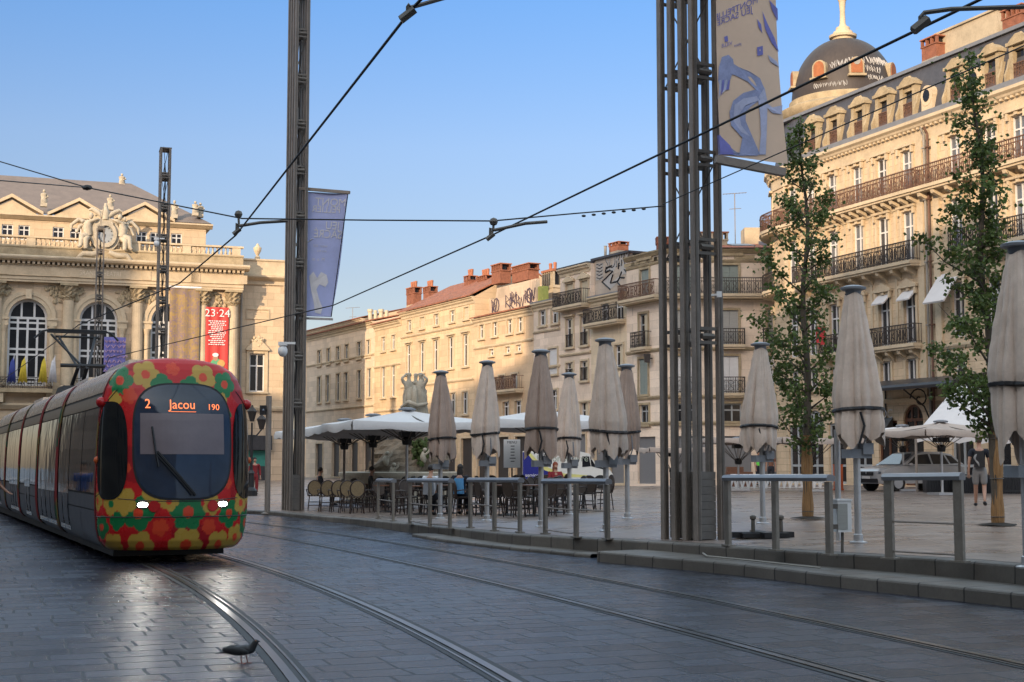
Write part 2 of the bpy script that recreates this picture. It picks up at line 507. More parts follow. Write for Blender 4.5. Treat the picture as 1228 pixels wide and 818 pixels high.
M['skin'] = mat('skin', (.40, .22, .15), .55, var=.1)
M['hair_dark'] = mat('dark_hair', (.018, .013, .011), .6, var=.3)
M['hair_grey'] = mat('short_grey_brown_hair', (.10, .07, .055), .7, var=.3)
M['cloth_navy'] = mat('navy_cotton', (.012, .014, .022), .9, var=.25)
M['cloth_grey'] = mat('grey_cotton', (.27, .26, .255), .9, var=.15)
M['cloth_white'] = mat('white_cotton', (.62, .64, .68), .9, var=.1)
M['cloth_red'] = mat('dark_red_cotton', (.22, .02, .025), .9, var=.25)
M['cloth_blue'] = mat('blue_cotton', (.035, .09, .30), .9, var=.2)
M['lightblue'] = mat('light_blue_nylon', (.10, .33, .62), .6, var=.15)
M['hi_vis'] = mat('hi_vis_green', (.18, .80, .10), .8, var=.1)
M['sign_white'] = mat('sign_white', (.72, .72, .72), .5, var=.05)
M['orange'] = mat('orange_panel', (.55, .10, .02), .5, var=.1)
M['wood'] = mat('brown_wood', (.12, .05, .025), .5, var=.3, scale=6)
M['rattan'] = mat('woven_rattan', (.25, .185, .105), .7, var=.3, scale=30)
M['cane_back'] = mat('dark_cane_back', (.055, .038, .028), .6, var=.35, scale=25)
M['cane_dark'] = mat('dark_cane', (.035, .022, .018), .45, var=.3, scale=10)
M['shop_dark'] = mat('dark_shopfront', (.03, .03, .034), .4, var=.4)
M['roll_shutter'] = mat('rolling_shutter', (.16, .165, .175), .5, var=.15, stretch=(1, 1, 25))
M['rock'] = mat('fountain_rock', (.17, .13, .09), .9, var=.55, scale=1.5, bump=1.0, bscale=4)
M['moss'] = mat('moss', (.055, .08, .02), .9, var=.5, scale=4)
M['wire'] = mat('overhead_wire', (.012, .012, .013), .6, var=.1)
# ================================================================ ground, rails, kerbs
SUN_AZ, SUN_EL = R(25), R(14)             # direction the light travels (from +Y towards +X), height of the sun
ROADM = paving('tramway_setts', (.009, .010, .020), (.030, .033, .056), (.005, .005, .006), .44, .34, R(-21), .19, spec=.36, msize=.015, bump=.6, blotch=.6, soot=(.010, .010, .016), tilt=.012)
SQM = paving('square_flagstones', (.19, .145, .122), (.29, .225, .19), (.06, .05, .047), .9, .45, R(-27), .25, spec=.5, msize=.008, bump=.25, blotch=.25, soot=(.10, .085, .08))

g = MB()
g.quad((-500, -300, 0), (500, -300, 0), (500, 900, 0), (-500, 900, 0))
g.build('road', ROADM, kind='structure')

def fit(pxs, deg=3):
    P = [on(x, y, 0) for x, y in pxs]
    return np.polyfit([p.y for p in P], [p.x for p in P], deg)

def curve(co, y0, y1, yl, n=70):          # polynomial to yl, straight beyond
    dl = np.polyval(np.polyder(co), yl); xl = np.polyval(co, yl)
    out = []
    for i in range(n + 1):
        y = y0 + (y1 - y0) * i / n
        out.append(Vector((np.polyval(co, y) if y < yl else xl + dl * (y - yl), y, 0)))
    return out

L1 = fit([(351, 818), (300, 760), (260, 725), (215, 697), (185, 677), (165, 671)], 2)
L2 = fit([(619, 818), (500, 755), (400, 709), (310, 680), (260, 666)], 2)
LC = (L1 + L2) / 2
R1 = fit([(1044, 818), (964, 797), (849, 762), (739, 737), (614, 703), (500, 680), (400, 659), (300, 640)], 2)
R2 = fit([(1228, 801), (1104, 772), (974, 744), (854, 718), (739, 696), (614, 674), (500, 655), (400, 640), (300, 625)], 2)
RC = (R1 + R2) / 2

def off(path, d, z):
    out = []
    for i, p in enumerate(path):
        t = (path[min(i + 1, len(path) - 1)] - path[max(i - 1, 0)]).normalized()
        out.append(Vector((p.x + t.y * d, p.y - t.x * d, z)))
    return out

def rail(path, label, side):
    mb = MB()
    k = side                               # groove lies on the inner side
    for a, b, z, mi in ((-.115, -.05, .004, 1), (-.05, .018, .012, 0), (.018, .066, .004, 1), (.066, .086, .010, 0), (.086, .135, .004, 1)):
        mb.ribbon(off(path, a * k, z), off(path, b * k, z), mi)
    mb.build('tram_rail', [M['rail_steel'], M['rail_dark']], label=label, cat='rail', group='tram rails set in the paving', fix=False)

lc = curve(LC, 3, 75, 23.5, 110); rc = curve(RC, 3, 75, 36, 110)
rail(off(lc, -.72, 0), 'grooved tram rail beside the pigeon, under the left wheels of the tram', 1)
rail(off(lc, .72, 0), 'grooved tram rail under the right wheels of the tram', -1)
rail(off(rc, -.76, 0), 'grooved tram rail of the empty track, nearer to the tram', 1)
rail(off(rc, .76, 0), 'grooved tram rail of the empty track, nearer to the stone kerb', -1)

# kerb lines, nearest point first
FRONT = [Vector((9.2, 7.6, 0)), on(1228, 730, 0), on(1097, 715, 0), on(977, 702, 0), on(908, 692, 0), on(780, 680, 0), on(716, 673.5, 0)]
THIN = [on(708, 669, 0), on(614, 660, 0), on(540, 651.5, 0), on(494, 643.5, 0)]
UP_PX = [(1228, 679), (1120, 669.5), (999, 664), (867, 655), (780, 649.5), (614, 641), (540, 633.5), (430, 622.5), (330, 613.8)]
UP = [onp(*p) for p in UP_PX]
UP = [UP[0] + (UP[0] - UP[2]).normalized() * k for k in (14.0, 7.0)] + UP
d_ = (UP[-1] - UP[-2]).normalized()
UP += [UP[-1] + Vector((-2.2, 2.6, 0)), UP[-1] + Vector((-4.6, 9, 0)), UP[-1] + Vector((-9, 22, 0))]

def resample(path, step=.5):
    out = [path[0]]
    for a, b in zip(path, path[1:]):
        k = max(1, int((b - a).length / step))
        out += [a.lerp(b, i / k) for i in range(1, k + 1)]
    return out

def smooth_path(path, it=3):
    path = resample(path, .5)
    for _ in range(it):
        path = [path[0]] + [(path[i - 1] + path[i] * 2 + path[i + 1]) / 4 for i in range(1, len(path) - 1)] + [path[-1]]
    return path

def kerb_mesh(path, height, width, mb, back=True):
    """rounded-nose kerb: front face, nose, top"""
    ft = off(path, .0, 0)
    hs = [height(p) if callable(height) else height for p in path]
    def lay(d, dz):
        o = off(path, d, 0)
        return [Vector((p.x, p.y, h + dz)) for p, h in zip(o, hs)]
    rows = [[Vector((p.x, p.y, -.05)) for p in path], lay(0.0, -.03), lay(.008, -.01), lay(.03, 0), lay(width, 0)]
    for a, b in zip(rows, rows[1:]): mb.ribbon(a, b)
    return mb

UPS = smooth_path(UP)
mb = kerb_mesh(UPS, lambda p: zp(p.x) + .004, .34, MB())
mb.build('kerb', M['kerb'], kind='structure', fix=False)
mb = kerb_mesh(smooth_path(FRONT), .158, 1.15, MB())
a, b = smooth_path(FRONT)[-1], off(smooth_path(FRONT), .9, 0)[-1]
mb.quad((a.x, a.y, 0), (b.x, b.y, 0), (b.x, b.y, .155), (a.x, a.y, .155))
mb.build('kerb_step', M['kerb'], kind='structure', fix=False)
mb = kerb_mesh(smooth_path(THIN), .06, .75, MB())
mb.build('low_kerb_step', M['kerb'], kind='structure', fix=False)

# the square, right of and behind the upper kerb: a strip mesh fanned out to the far right
mb = MB()
rows = []
inner = off(UPS, .30, 0)
for i, p in enumerate(inner):
    row = []
    for k in range(13):
        t = (k / 12) ** 2
        x = p.x + t * (190 - p.x); y = p.y + t * (1.15 * (p.y - 10) + 4)
        row.append((x, y, zp(x)))
    rows.append(row)
vs = [q for r_ in rows for q in r_]
fs = [(i * 13 + k, i * 13 + k + 1, (i + 1) * 13 + k + 1, (i + 1) * 13 + k) for i in range(len(rows) - 1) for k in range(12)]
mb.add(vs, fs)
e = rows[-1]
mb.add([e[0], e[-1], (190, 260, .4), (-60, 260, .1), (-60, 118, .1)], [(0, 1, 2, 3, 4)])
mb.build('square', SQM, kind='structure', fix=False)

# forecourt paving seen between the tram and the opera: pale dry flags
mb = MB()
q = UP[-2]
mb.add([(-75, 74, .02), (-9.6, 46, .02), (UP[-1].x, UP[-1].y, .02), (-22, 119, .02), (-75, 112, .02)], [(0, 1, 2, 3, 4)])
mb.build('forecourt', SQM, kind='structure', fix=False)

# ================================================================ light and sky
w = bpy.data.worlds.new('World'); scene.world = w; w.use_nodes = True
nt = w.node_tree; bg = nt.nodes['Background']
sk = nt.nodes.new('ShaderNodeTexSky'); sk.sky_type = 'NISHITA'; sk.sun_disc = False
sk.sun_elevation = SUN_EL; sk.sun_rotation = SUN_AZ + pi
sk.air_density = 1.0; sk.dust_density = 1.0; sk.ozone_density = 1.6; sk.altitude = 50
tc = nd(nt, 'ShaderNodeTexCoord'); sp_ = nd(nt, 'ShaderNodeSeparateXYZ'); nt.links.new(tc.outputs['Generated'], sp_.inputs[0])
rp = nd(nt, 'ShaderNodeValToRGB'); cr_ = rp.color_ramp              # elevation tint: dimmer low down, boosted overhead as added fill for the shade
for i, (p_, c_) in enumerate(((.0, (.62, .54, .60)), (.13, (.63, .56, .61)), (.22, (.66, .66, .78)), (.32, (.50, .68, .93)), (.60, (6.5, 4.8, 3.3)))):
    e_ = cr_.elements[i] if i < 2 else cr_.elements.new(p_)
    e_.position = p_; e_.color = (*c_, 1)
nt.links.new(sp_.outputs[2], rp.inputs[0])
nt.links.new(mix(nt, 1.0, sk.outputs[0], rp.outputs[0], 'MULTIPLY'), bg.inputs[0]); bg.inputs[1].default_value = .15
su = bpy.data.lights.new('sun', 'SUN'); su.energy = 3.7; su.angle = R(.6); su.color = (1.0, .75, .49)
so = bpy.data.objects.new('sun', su); COL.objects.link(so)
dv = Vector((math.sin(SUN_AZ) * math.cos(SUN_EL), math.cos(SUN_AZ) * math.cos(SUN_EL), -math.sin(SUN_EL)))
so.rotation_euler = dv.to_track_quat('-Z', 'Y').to_euler(); so.location = (-30, -60, 40)
vs_ = scene.view_settings
scene.display_settings.display_device = 'sRGB'
vs_.view_transform = 'Standard'; vs_.look = 'None'; vs_.gamma = 1; vs_.exposure = 0.6; vs_.use_curve_mapping = False
scene.cycles.max_bounces = 6; scene.cycles.diffuse_bounces = 3; scene.cycles.glossy_bounces = 3
scene.cycles.sample_clamp_indirect = 4

# ================================================================ the buildings behind the photographer, whose shade fills the square
SA, CA = math.sin(SUN_AZ), math.cos(SUN_AZ); TAN = math.tan(SUN_EL)
def from_pt(p, t): return (p * CA + t * SA, -p * SA + t * CA)
OPP = stone('opposite_stone', (.40, .33, .23), (CA, -SA), stain=.4)
def opposite(p0, p1, H, t0, label):
    """a block facing the square, its eaves at H above the sight line of the sun"""
    x, y = from_pt((p0 + p1) / 2, t0)
    z = H - t0 * TAN
    root = thing('town_house', label, 'building', (x, y, 0), 'houses behind the photographer')
    f = Fac(from_pt(p1, t0), (-CA, SA), (SA, CA))
    W = p1 - p0; mb = MB(); wn = []
    nfl = max(3, int(z / 4.2)); k = max(2, int(W / 3.2))
    holes = [((i + .5) * W / k - .6, (i + .5) * W / k + .6, (j + .25) * z / nfl, (j + .8) * z / nfl) for i in range(k) for j in range(nfl)]
    f.wall(mb, 0, W, 0, z, holes, rev=.3)
    mb.quad(f.P(0, 0, -12), f.P(0, 0, 0), f.P(0, z, 0), f.P(0, z, -12)); mb.quad(f.P(W, 0, 0), f.P(W, 0, -12), f.P(W, z, -12), f.P(W, z, 0))
    mb.quad(f.P(0, 0, -12), f.P(W, 0, -12), f.P(W, z, -12), f.P(0, z, -12))
    f.box(mb, -.2, W + .2, z - .5, z, .003, .5)
    mb.build('wall', OPP, root, fix=False)
    mb = MB(); mb.quad(f.P(0, z, .3), f.P(W, z, .3), f.P(W, z, -12), f.P(0, z, -12)); mb.build('roof', M['slate'], root, fix=False)
    for h in holes:
        mb = MB(); mb.quad(f.P(h[0], h[2], -.25), f.P(h[1], h[2], -.25), f.P(h[1], h[3], -.25), f.P(h[0], h[3], -.25)); mb.build('window', M['pane'], root, fix=False)
SIDE_ST = stone('shade_darkened_stone', (.19, .15, .11), (.3, .95), stain=.5)  # colour darkened so the tram's windows mirror shaded fronts
def side_house(A, B, z, label):
    """a house left of the picture, mirrored in the tram's windows"""
    A, B = Vector((*A, 0)), Vector((*B, 0)); u = (A - B).normalized(); W = (A - B).length
    f = Fac(B, (u.x, u.y)); f.n = Vector((u.y, -u.x, 0))
    if f.n.x < 0: f.n = -f.n
    root = thing('town_house', label, 'building', tuple((A + B) / 2), 'houses left of the picture')
    mb = MB(); k = max(2, int(W / 3)); nf = 4
    holes = [((i + .5) * W / k - .55, (i + .5) * W / k + .55, (j + .25) * z / nf, (j + .8) * z / nf) for i in range(k) for j in range(nf)]
    f.wall(mb, 0, W, 0, z, holes, rev=.25); f.box(mb, 0, W, z, z + .3, -9, .4)
    mb.quad(f.P(0, 0, 0), f.P(0, 0, -9), f.P(0, z, -9), f.P(0, z, 0)); mb.quad(f.P(W, 0, 0), f.P(W, 0, -9), f.P(W, z, -9), f.P(W, z, 0))
    mb.build('wall', SIDE_ST, root, fix=False)
    mb = MB(); mb.quad(f.P(0, .5, -.24), f.P(W, .5, -.24), f.P(W, z - .3, -.24), f.P(0, z - .3, -.24)); mb.build('window', M['pane'], root, fix=False)
# ================================================================ building kit
def window(root, f, s0, s1, z0, z1, d=-.18, arch=False, frame='white_paint', pane='pane', cross=(1,), transom=(.68,), fw=.08, shut=None, shmat='shutter_grey', bars=None):
    """casement: frame with mullions and transoms, the glass a sub-part; shut: 'open' folds shutters on the wall, 'closed' fills the opening"""
    h = z1 - z0; w_ = s1 - s0
    mb = MB()
    f.box(mb, s0, s0 + fw, z0, z1, d, d + .07); f.box(mb, s1 - fw, s1, z0, z1, d, d + .07)
    f.box(mb, s0 + fw, s1 - fw, z0, z0 + fw, d, d + .07)
    if not arch: f.box(mb, s0 + fw, s1 - fw, z1 - fw, z1, d, d + .07)
    for k in range(1, 1 + cross[0]):
        c = s0 + w_ * k / (cross[0] + 1)
        f.box(mb, c - fw * .55, c + fw * .55, z0 + fw, z1 - (0 if arch else fw), d, d + .065)
    for t in transom:
        f.box(mb, s0 + fw, s1 - fw, z0 + h * t - fw * .5, z0 + h * t + fw * .5, d, d + .06)
    if arch:
        m_, r = (s0 + s1) / 2, w_ / 2; N = 12
        for k in range(N):
            p = [(m_ - q * math.cos(pi * kk / N), z1 + q * math.sin(pi * kk / N)) for kk in (k, k + 1) for q in (r, r - fw * 1.1)]
            f.poly(mb, [p[0], p[2], p[3], p[1]], d, d + .07)
        f.box(mb, s0 + fw, s1 - fw, z1 - fw * .6, z1 + fw * .6, d, d + .06)
        for k in (-.33, .33):
            f.box(mb, m_ + k * r - fw * .5, m_ + k * r + fw * .5, z1 + fw * .6, z1 + r * .93, d, d + .06)
    wn = mb.build('window', M[frame], root, fix=False)
    mb = MB()
    if arch:
        m_, r = (s0 + s1) / 2, w_ / 2 - .02
        pts = [(s0 + .02, z0 + .02), (s1 - .02, z0 + .02)] + [(m_ + r * math.cos(pi * k / 12), z1 + r * math.sin(pi * k / 12)) for k in range(13)]
        mb.add([f.P(a, b, d + .02) for a, b in pts], [tuple(range(len(pts)))])
    else:
        mb.quad(f.P(s0 + .02, z0 + .02, d + .02), f.P(s1 - .02, z0 + .02, d + .02), f.P(s1 - .02, z1 - .02, d + .02), f.P(s0 + .02, z1 - .02, d + .02))
    mb.build('pane', M[pane], wn, fix=False)
    if shut == 'open':
        for a, b in ((s0 - w_ * .5 - .02, s0 - .02), (s1 + .02, s1 + w_ * .5 + .02)):
            mb = MB(); f.box(mb, a, b, z0, z1, .02, .065)
            for k in range(1, int(h / .28)): f.box(mb, a + .05, b - .05, z0 + k * .28 - .02, z0 + k * .28 + .02, .066, .075)
            mb.build('shutter', M[shmat], wn, fix=False)
    elif shut == 'half':
        for a, b in ((s0 + w_ * .52, s1 - .01), ):
            mb = MB(); f.box(mb, a, b, z0 + .02, z1 - .02, -.09, -.05); mb.build('shutter', M[shmat], wn, fix=False)
    elif shut == 'closed':
        for a, b in ((s0 + .01, (s0 + s1) / 2 - .01), ((s0 + s1) / 2 + .01, s1 - .01)):
            mb = MB(); f.box(mb, a, b, z0 + .02, z1 - .02, -.09, -.05)
            for k in range(1, int(h / .22)): f.box(mb, a + .06, b - .06, z0 + k * .22 - .015, z0 + k * .22 + .015, -.049, -.035)
            mb.build('shutter', M[shmat], wn, fix=False)
    return wn

def surround(mb, f, s0, s1, z0, z1, t=.14, sill=True, head=True, ped=None, d=.07):
    f.box(mb, s0 - t, s0 - .003, z0, z1, .003, d); f.box(mb, s1 + .003, s1 + t, z0, z1, .003, d)
    f.box(mb, s0 - t, s1 + t, z1 + .003, z1 + t, .003, d)
    if sill: f.box(mb, s0 - t - .05, s1 + t + .05, z0 - .14, z0 - .003, .003, d + .09)
    if head: f.box(mb, s0 - t - .1, s1 + t + .1, z1 + t + .003, z1 + t + .12, .003, d + .16)
    if ped:
        zt = z1 + t + .125; a, b = s0 - t - .1, s1 + t + .1
        f.poly(mb, [(a, zt), (b, zt), ((a + b) / 2, zt + ped)], .003, d + .14)

def railing(name, parent, f, s0, s1, z0, h, d, m='iron', pitch=.13, ends=True, rich=True):
    mb = MB()
    d0, d1 = d - .02, d + .02
    f.box(mb, s0, s1, z0 + h - .05, z0 + h, d0 - .015, d1 + .015)
    f.box(mb, s0, s1, z0 + .06, z0 + .10, d0, d1)
    if rich: f.box(mb, s0, s1, z0 + h - .22, z0 + h - .19, d0, d1)
    n = max(2, int((s1 - s0) / pitch))
    for i in range(n + 1):
        a = s0 + (s1 - s0) * i / n
        w_ = .022 if i % 8 else .04
        f.box(mb, a - w_ / 2, a + w_ / 2, z0, z0 + h - .05, d0 + .004, d1 - .004)
    if rich:
        k = max(1, int((s1 - s0) / .42))
        for i in range(k):
            c = s0 + (s1 - s0) * (i + .5) / k; q = (s1 - s0) / k * .42
            zc = z0 + .1 + (h - .3) / 2; hh = (h - .34) / 2
            pts = [f.P(c + q * math.cos(t) * (.55 + .45 * abs(math.sin(t))), zc + hh * math.sin(t), d) for t in [2 * pi * j / 10 for j in range(10)]]
            mb.tube(pts, .016, 3, closed=True)
            mb.bar(f.P(c - q, zc - hh, d), f.P(c + q, zc + hh, d), .02); mb.bar(f.P(c - q, zc + hh, d), f.P(c + q, zc - hh, d), .02)
    if ends:
        for a in (s0, s1):
            mb.bar(f.P(a, z0 + h - .025, d), f.P(a, z0 + h - .025, .0), .04)
            mb.bar(f.P(a, z0 + .08, d), f.P(a, z0 + .08, .0), .03)
            for k in range(1, max(2, int(d / .13))): mb.bar(f.P(a, z0, d * k / max(2, int(d / .13))), f.P(a, z0 + h, d * k / max(2, int(d / .13))), .02)
    return mb.build(name, M[m], parent, fix=False)

def balcony(root, f, s0, s1, z, depth=.7, m='iron', h=.95, slab='stone_trim', corbels=0, rich=True, pitch=.13):
    mb = MB()
    f.box(mb, s0, s1, z - .16, z, .003, depth); f.box(mb, s0 + .03, s1 - .03, z - .27, z - .163, .003, depth - .08)
    for i in range(corbels):
        c = s0 + (s1 - s0) * (i + .5) / corbels
        f.poly_side = None
        mb.prism([f.P(c - .11, z - .272, .003), f.P(c - .11, z - .272, depth - .14), f.P(c - .11, z - .45, depth - .2), f.P(c - .11, z - .62, .16), f.P(c - .11, z - .8, .003)], f.u * .22)
    b = mb.build('balcony', M[slab], root, fix=False)
    railing('railing', b, f, s0 + .03, s1 - .03, z, h, depth - .06, m, rich=rich, pitch=pitch)
    return b

def chimney(parent, c, w, d, z0, z1, rz, stack='brick', base=None, zb=None, pots=0, gap=True):
    mb = MB()
    mats = [M[stack], M[base or stack], M['clay'], M['black']]
    zb = zb if zb is not None else z0
    if zb > z0: mb.box((c[0], c[1], (z0 + zb) / 2), (w, d, zb - z0), rz, 1)
    H = z1 - zb
    mb.box((c[0], c[1], zb + H * .30), (w * .97, d * .97, H * .60), rz, 0)
    mb.box((c[0], c[1], zb + H * .63), (w * 1.06, d * 1.06, H * .06), rz, 0)
    n = max(2, int(w / .32))
    cr, sr = math.cos(rz), math.sin(rz)
    for i in range(n + 1):                 # little piers under the cover slab, a black core behind the gaps
        o = -w * .48 + w * .96 * i / n
        for e in (-d * .42, d * .42):
            mb.box((c[0] + o * cr - e * sr, c[1] + o * sr + e * cr, zb + H * .80), (.11, .14, H * .29), rz, 0)
    mb.box((c[0], c[1], zb + H * .8), (w * .7, d * .35, H * .28), rz, 3)
    mb.box((c[0], c[1], zb + H * .975), (w * 1.1, d * 1.12, H * .05), rz, 2)
    for i in range(pots):
        o = -w * .4 + w * .8 * (i + .5) / pots
        mb.lathe([(.1, 0), (.12, .3), (.14, .5), (.10, .55)], (c[0] + o * cr, c[1] + o * sr, z1), 8, mi=2)
    return mb.build('chimney', mats, parent)

def block(name, label, f, s0, s1, zc, rows, stonem, depth=11, roof='tile', rise=1.8, zb=0.0, roofm=None, strings=(), cornice=.32, back_cut=0, group=None):
    g_ = .006
    mid = f.P((s0 + s1) / 2, zb, -depth / 2)
    root = thing(name, label, 'building', tuple(mid), group)
    holes = [(c - r['w'] / 2, c + r['w'] / 2, r['z0'], r['z1'], r.get('arch', False)) for r in rows for c in r['cols']]
    wl = MB()
    f.wall(wl, s0 + g_, s1 - g_, zb, zc, holes, rev=.2)
    ridge = zc + rise
    for a in (s0 + g_, s1 - g_):
        pts = [f.P(a, zb, 0), f.P(a, zb, -depth), f.P(a, zc, -depth)] + ([f.P(a, ridge, -depth / 2)] if roof == 'tile' else []) + [f.P(a, zc, 0)]
        wl.add(pts, [tuple(range(len(pts)))])
    wl.quad(f.P(s0 + g_, zb, -depth), f.P(s1 - g_, zb, -depth), f.P(s1 - g_, zc, -depth), f.P(s0 + g_, zc, -depth))
    wl.build('wall', stonem, root, fix=False)
    tr = MB()
    for z in strings: f.prof(tr, s0 + g_, s1 - g_, [(.003, z - .12), (.06, z - .12), (.12, z - .03), (.12, z + .04), (.003, z + .08)])
    f.prof(tr, s0 + g_, s1 - g_, [(.003, zc - .5), (.05, zc - .5), (.07, zc - .34), (cornice * .6, zc - .24), (cornice * .65, zc - .14), (cornice, zc - .08), (cornice, zc + .012), (.003, zc + .012)])
    for r in rows:
        for c in r['cols']:
            if r.get('surround', True): surround(tr, f, c - r['w'] / 2, c + r['w'] / 2, r['z0'], r['z1'], t=r.get('t', .12), head=r.get('head', False), ped=r.get('ped'))
    tr.build('stone_trim', M['stone_trim'], root, fix=False)
    for r in rows:
        for i, c in enumerate(r['cols']):
            a, b = c - r['w'] / 2, c + r['w'] / 2
            shut = r.get('shut'); shut = shut[i % len(shut)] if isinstance(shut, (list, tuple)) else shut
            if r.get('door'):
                mb = MB(); f.box(mb, a + .02, b - .02, r['z0'], r['z1'], -.2, -.14); mb.build('shopfront', M[r['door']], root, fix=False)
                continue
            window(root, f, a, b, r['z0'], r['z1'], frame=r.get('frame', 'white_paint'), pane=r.get('pane', 'pane_dark'), shut=shut, shmat=r.get('shmat', 'shutter_cream'), transom=r.get('transom', (.68,)))
            if r.get('bal') == 'each': balcony(root, f, a - .35, b + .35, r['z0'] - .02, .45, m=r.get('balm', 'iron'), h=r.get('balh', .95))
            elif r.get('bal') == 'rail': railing('railing', root, f, a, b, r['z0'], .85, .05, ends=False, rich=False)
        if r.get('bal') == 'cont':
            q = r.get('balspan') or (s0 + .1, s1 - .1)
            balcony(root, f, q[0], q[1], r['z0'] - .02, .7, m=r.get('balm', 'iron'), corbels=r.get('corbels', 0))
    rf = MB(); zt = zc + .02
    if roof == 'tile':
        T = .1
        for sg in (0, 1):
            e, d0, d1 = (zt, cornice + .12, -depth / 2) if sg == 0 else (zt, -depth - .3, -depth / 2)
            rf.hexa([f.P(s0, e, d0), f.P(s1, e, d0), f.P(s1, ridge + .02, d1), f.P(s0, ridge + .02, d1),
                     f.P(s0, e + T, d0), f.P(s1, e + T, d0), f.P(s1, ridge + .02 + T, d1), f.P(s0, ridge + .02 + T, d1)])
    else:
        rf.hexa([f.P(s0, zt, cornice), f.P(s1, zt, cornice), f.P(s1, zt + .1, -depth), f.P(s0, zt + .1, -depth),
                 f.P(s0, zt + .08, cornice), f.P(s1, zt + .08, cornice), f.P(s1, zt + .2 + rise, -depth), f.P(s0, zt + .2 + rise, -depth)])
    ro = rf.build('roof', roofm or M['slate'], root)
    return root, ro
# ================================================================ the domed corner building on the right
FE_U = Vector((.374, -.927, 0)).normalized()
DC = Vector((19.1, 80.0, 0)); DR = 4.2
FE = Fac((DC.x - .927 * DR, DC.y - .374 * DR), FE_U)        # starts at the tangent of the round corner
FE.n = Vector((-FE_U.y * -1, 0, 0)) if False else Vector((FE_U.y, -FE_U.x, 0))
ST_E = stone('sunny_limestone', (.52, .41, .25), (FE_U.x, FE_U.y), stain=.45, course=.36, block=.8, joint=.62)
E_ = thing('corner_building', 'long cream stone building with a graffitied dark dome on its rounded corner, behind the trees', 'building', (18.8, 72, .3))
S_END = FE.S(1228, 400) + 9
colpx = [953, 975, 1001.5, 1032, 1062, 1092.5]
colpx2 = [1148, 1191, 1226]
cols = [FE.S(x, 400) for x in colpx] + [FE.S(x, 300) for x in colpx2]
cols = [c for c in cols if c > .4]
cols.append(cols[-1] + (cols[-1] - cols[-2]))
PIPE = FE.S(1116.5, 300)
rowsE = [dict(z0=14.72, z1=16.75, w=.86), dict(z0=11.3, z1=13.75, w=.9), dict(z0=7.32, z1=9.85, w=.9), dict(z0=5.45, z1=6.55, w=.8)]
ZC = 17.95
gdoors = [(cols[i] - .75, cols[i] + .75, .45, 3.6, i % 2 == 1) for i in range(len(cols))]

def facets():
    out = [(FE, 0.0, S_END, cols)]
    n = 5; a0 = math.atan2(FE.n.y, FE.n.x)
    for k in range(n):                     # the round corner turns clockwise seen from above, away to the back
        t0, t1 = a0 - R(100) * k / n, a0 - R(100) * (k + 1) / n
        p0 = Vector((DC.x + DR * math.cos(t0), DC.y + DR * math.sin(t0), 0)); p1 = Vector((DC.x + DR * math.cos(t1), DC.y + DR * math.sin(t1), 0))
        u = (p0 - p1).normalized()
        f = Fac(p1, u); f.n = Vector((u.y, -u.x, 0))
        W = (p0 - p1).length
        out.append((f, 0.0, W, [W / 2] if k in (1, 3) else []))
    return out
FACS = facets()
wl, tr = MB(), MB()
for fi, (f, a, b, cs) in enumerate(FACS):
    holes = [(c - r['w'] / 2, c + r['w'] / 2, r['z0'], r['z1']) for r in rowsE for c in cs]
    if fi == 0: holes += [(h[0], h[1], h[2], h[3], h[4]) for h in gdoors]
    f.wall(wl, a, b, 0, ZC, holes, rev=.25)
    o = .0 if fi == 0 else .02
    for z in (4.6, 6.95, 10.95, 14.32):
        f.prof(tr, a - o, b + o, [(.003, z - .16), (.08, z - .14), (.16, z - .02), (.16, z + .06), (.003, z + .1)])
    f.prof(tr, a - o, b + o, [(.003, ZC - 1.0), (.06, ZC - 1.0), (.08, ZC - .75), (.10, ZC - .45), (.30, ZC - .3), (.34, ZC - .2), (.46, ZC - .1), (.46, ZC + .05), (.003, ZC + .1)])
    n = max(2, int((b - a) / .34))
    for i in range(n):
        c = a + (b - a) * (i + .5) / n; f.box(tr, c - .07, c + .07, ZC - .43, ZC - .3, .10, .27)
    for r in rowsE:
        for i, c in enumerate(cs):
            rich = r['z1'] > 7
            surround(tr, f, c - r['w'] / 2, c + r['w'] / 2, r['z0'], r['z1'], t=.15, head=rich, sill=not rich, ped=(.34 if abs(r['z0'] - 7.32) < .1 else None))
            if rich and f is FE:           # carved keystone and little consoles
                f.box(tr, c - .1, c + .1, r['z1'] + .0, r['z1'] + .34, .07, .17)
                for q in (-1, 1): f.box(tr, c + q * (r['w'] / 2 + .12) - .07, c + q * (r['w'] / 2 + .12) + .07, r['z1'] - .18, r['z1'] + .14, .072, .2)
for c0, c1 in zip(cols, cols[1:]):         # raised panels and pilaster strips between the windows
    m_ = (c0 + c1) / 2
    if abs(m_ - PIPE) < .5: continue
    for z0, z1 in ((7.3, 10.6), (11.3, 13.9), (14.75, 16.8)):
        FE.box(tr, m_ - .09, m_ + .09, z0, z1, .003, .05)
        FE.box(tr, m_ - .13, m_ + .13, z1 + .003, z1 + .16, .003, .1)
for q in (-.62, .55): FE.box(tr, PIPE + q - .22, PIPE + q + .22, 4.7, ZC - 1.0, .003, .12)
FE.box(tr, 0, S_END, .3, 4.4, .003, .06) if False else None
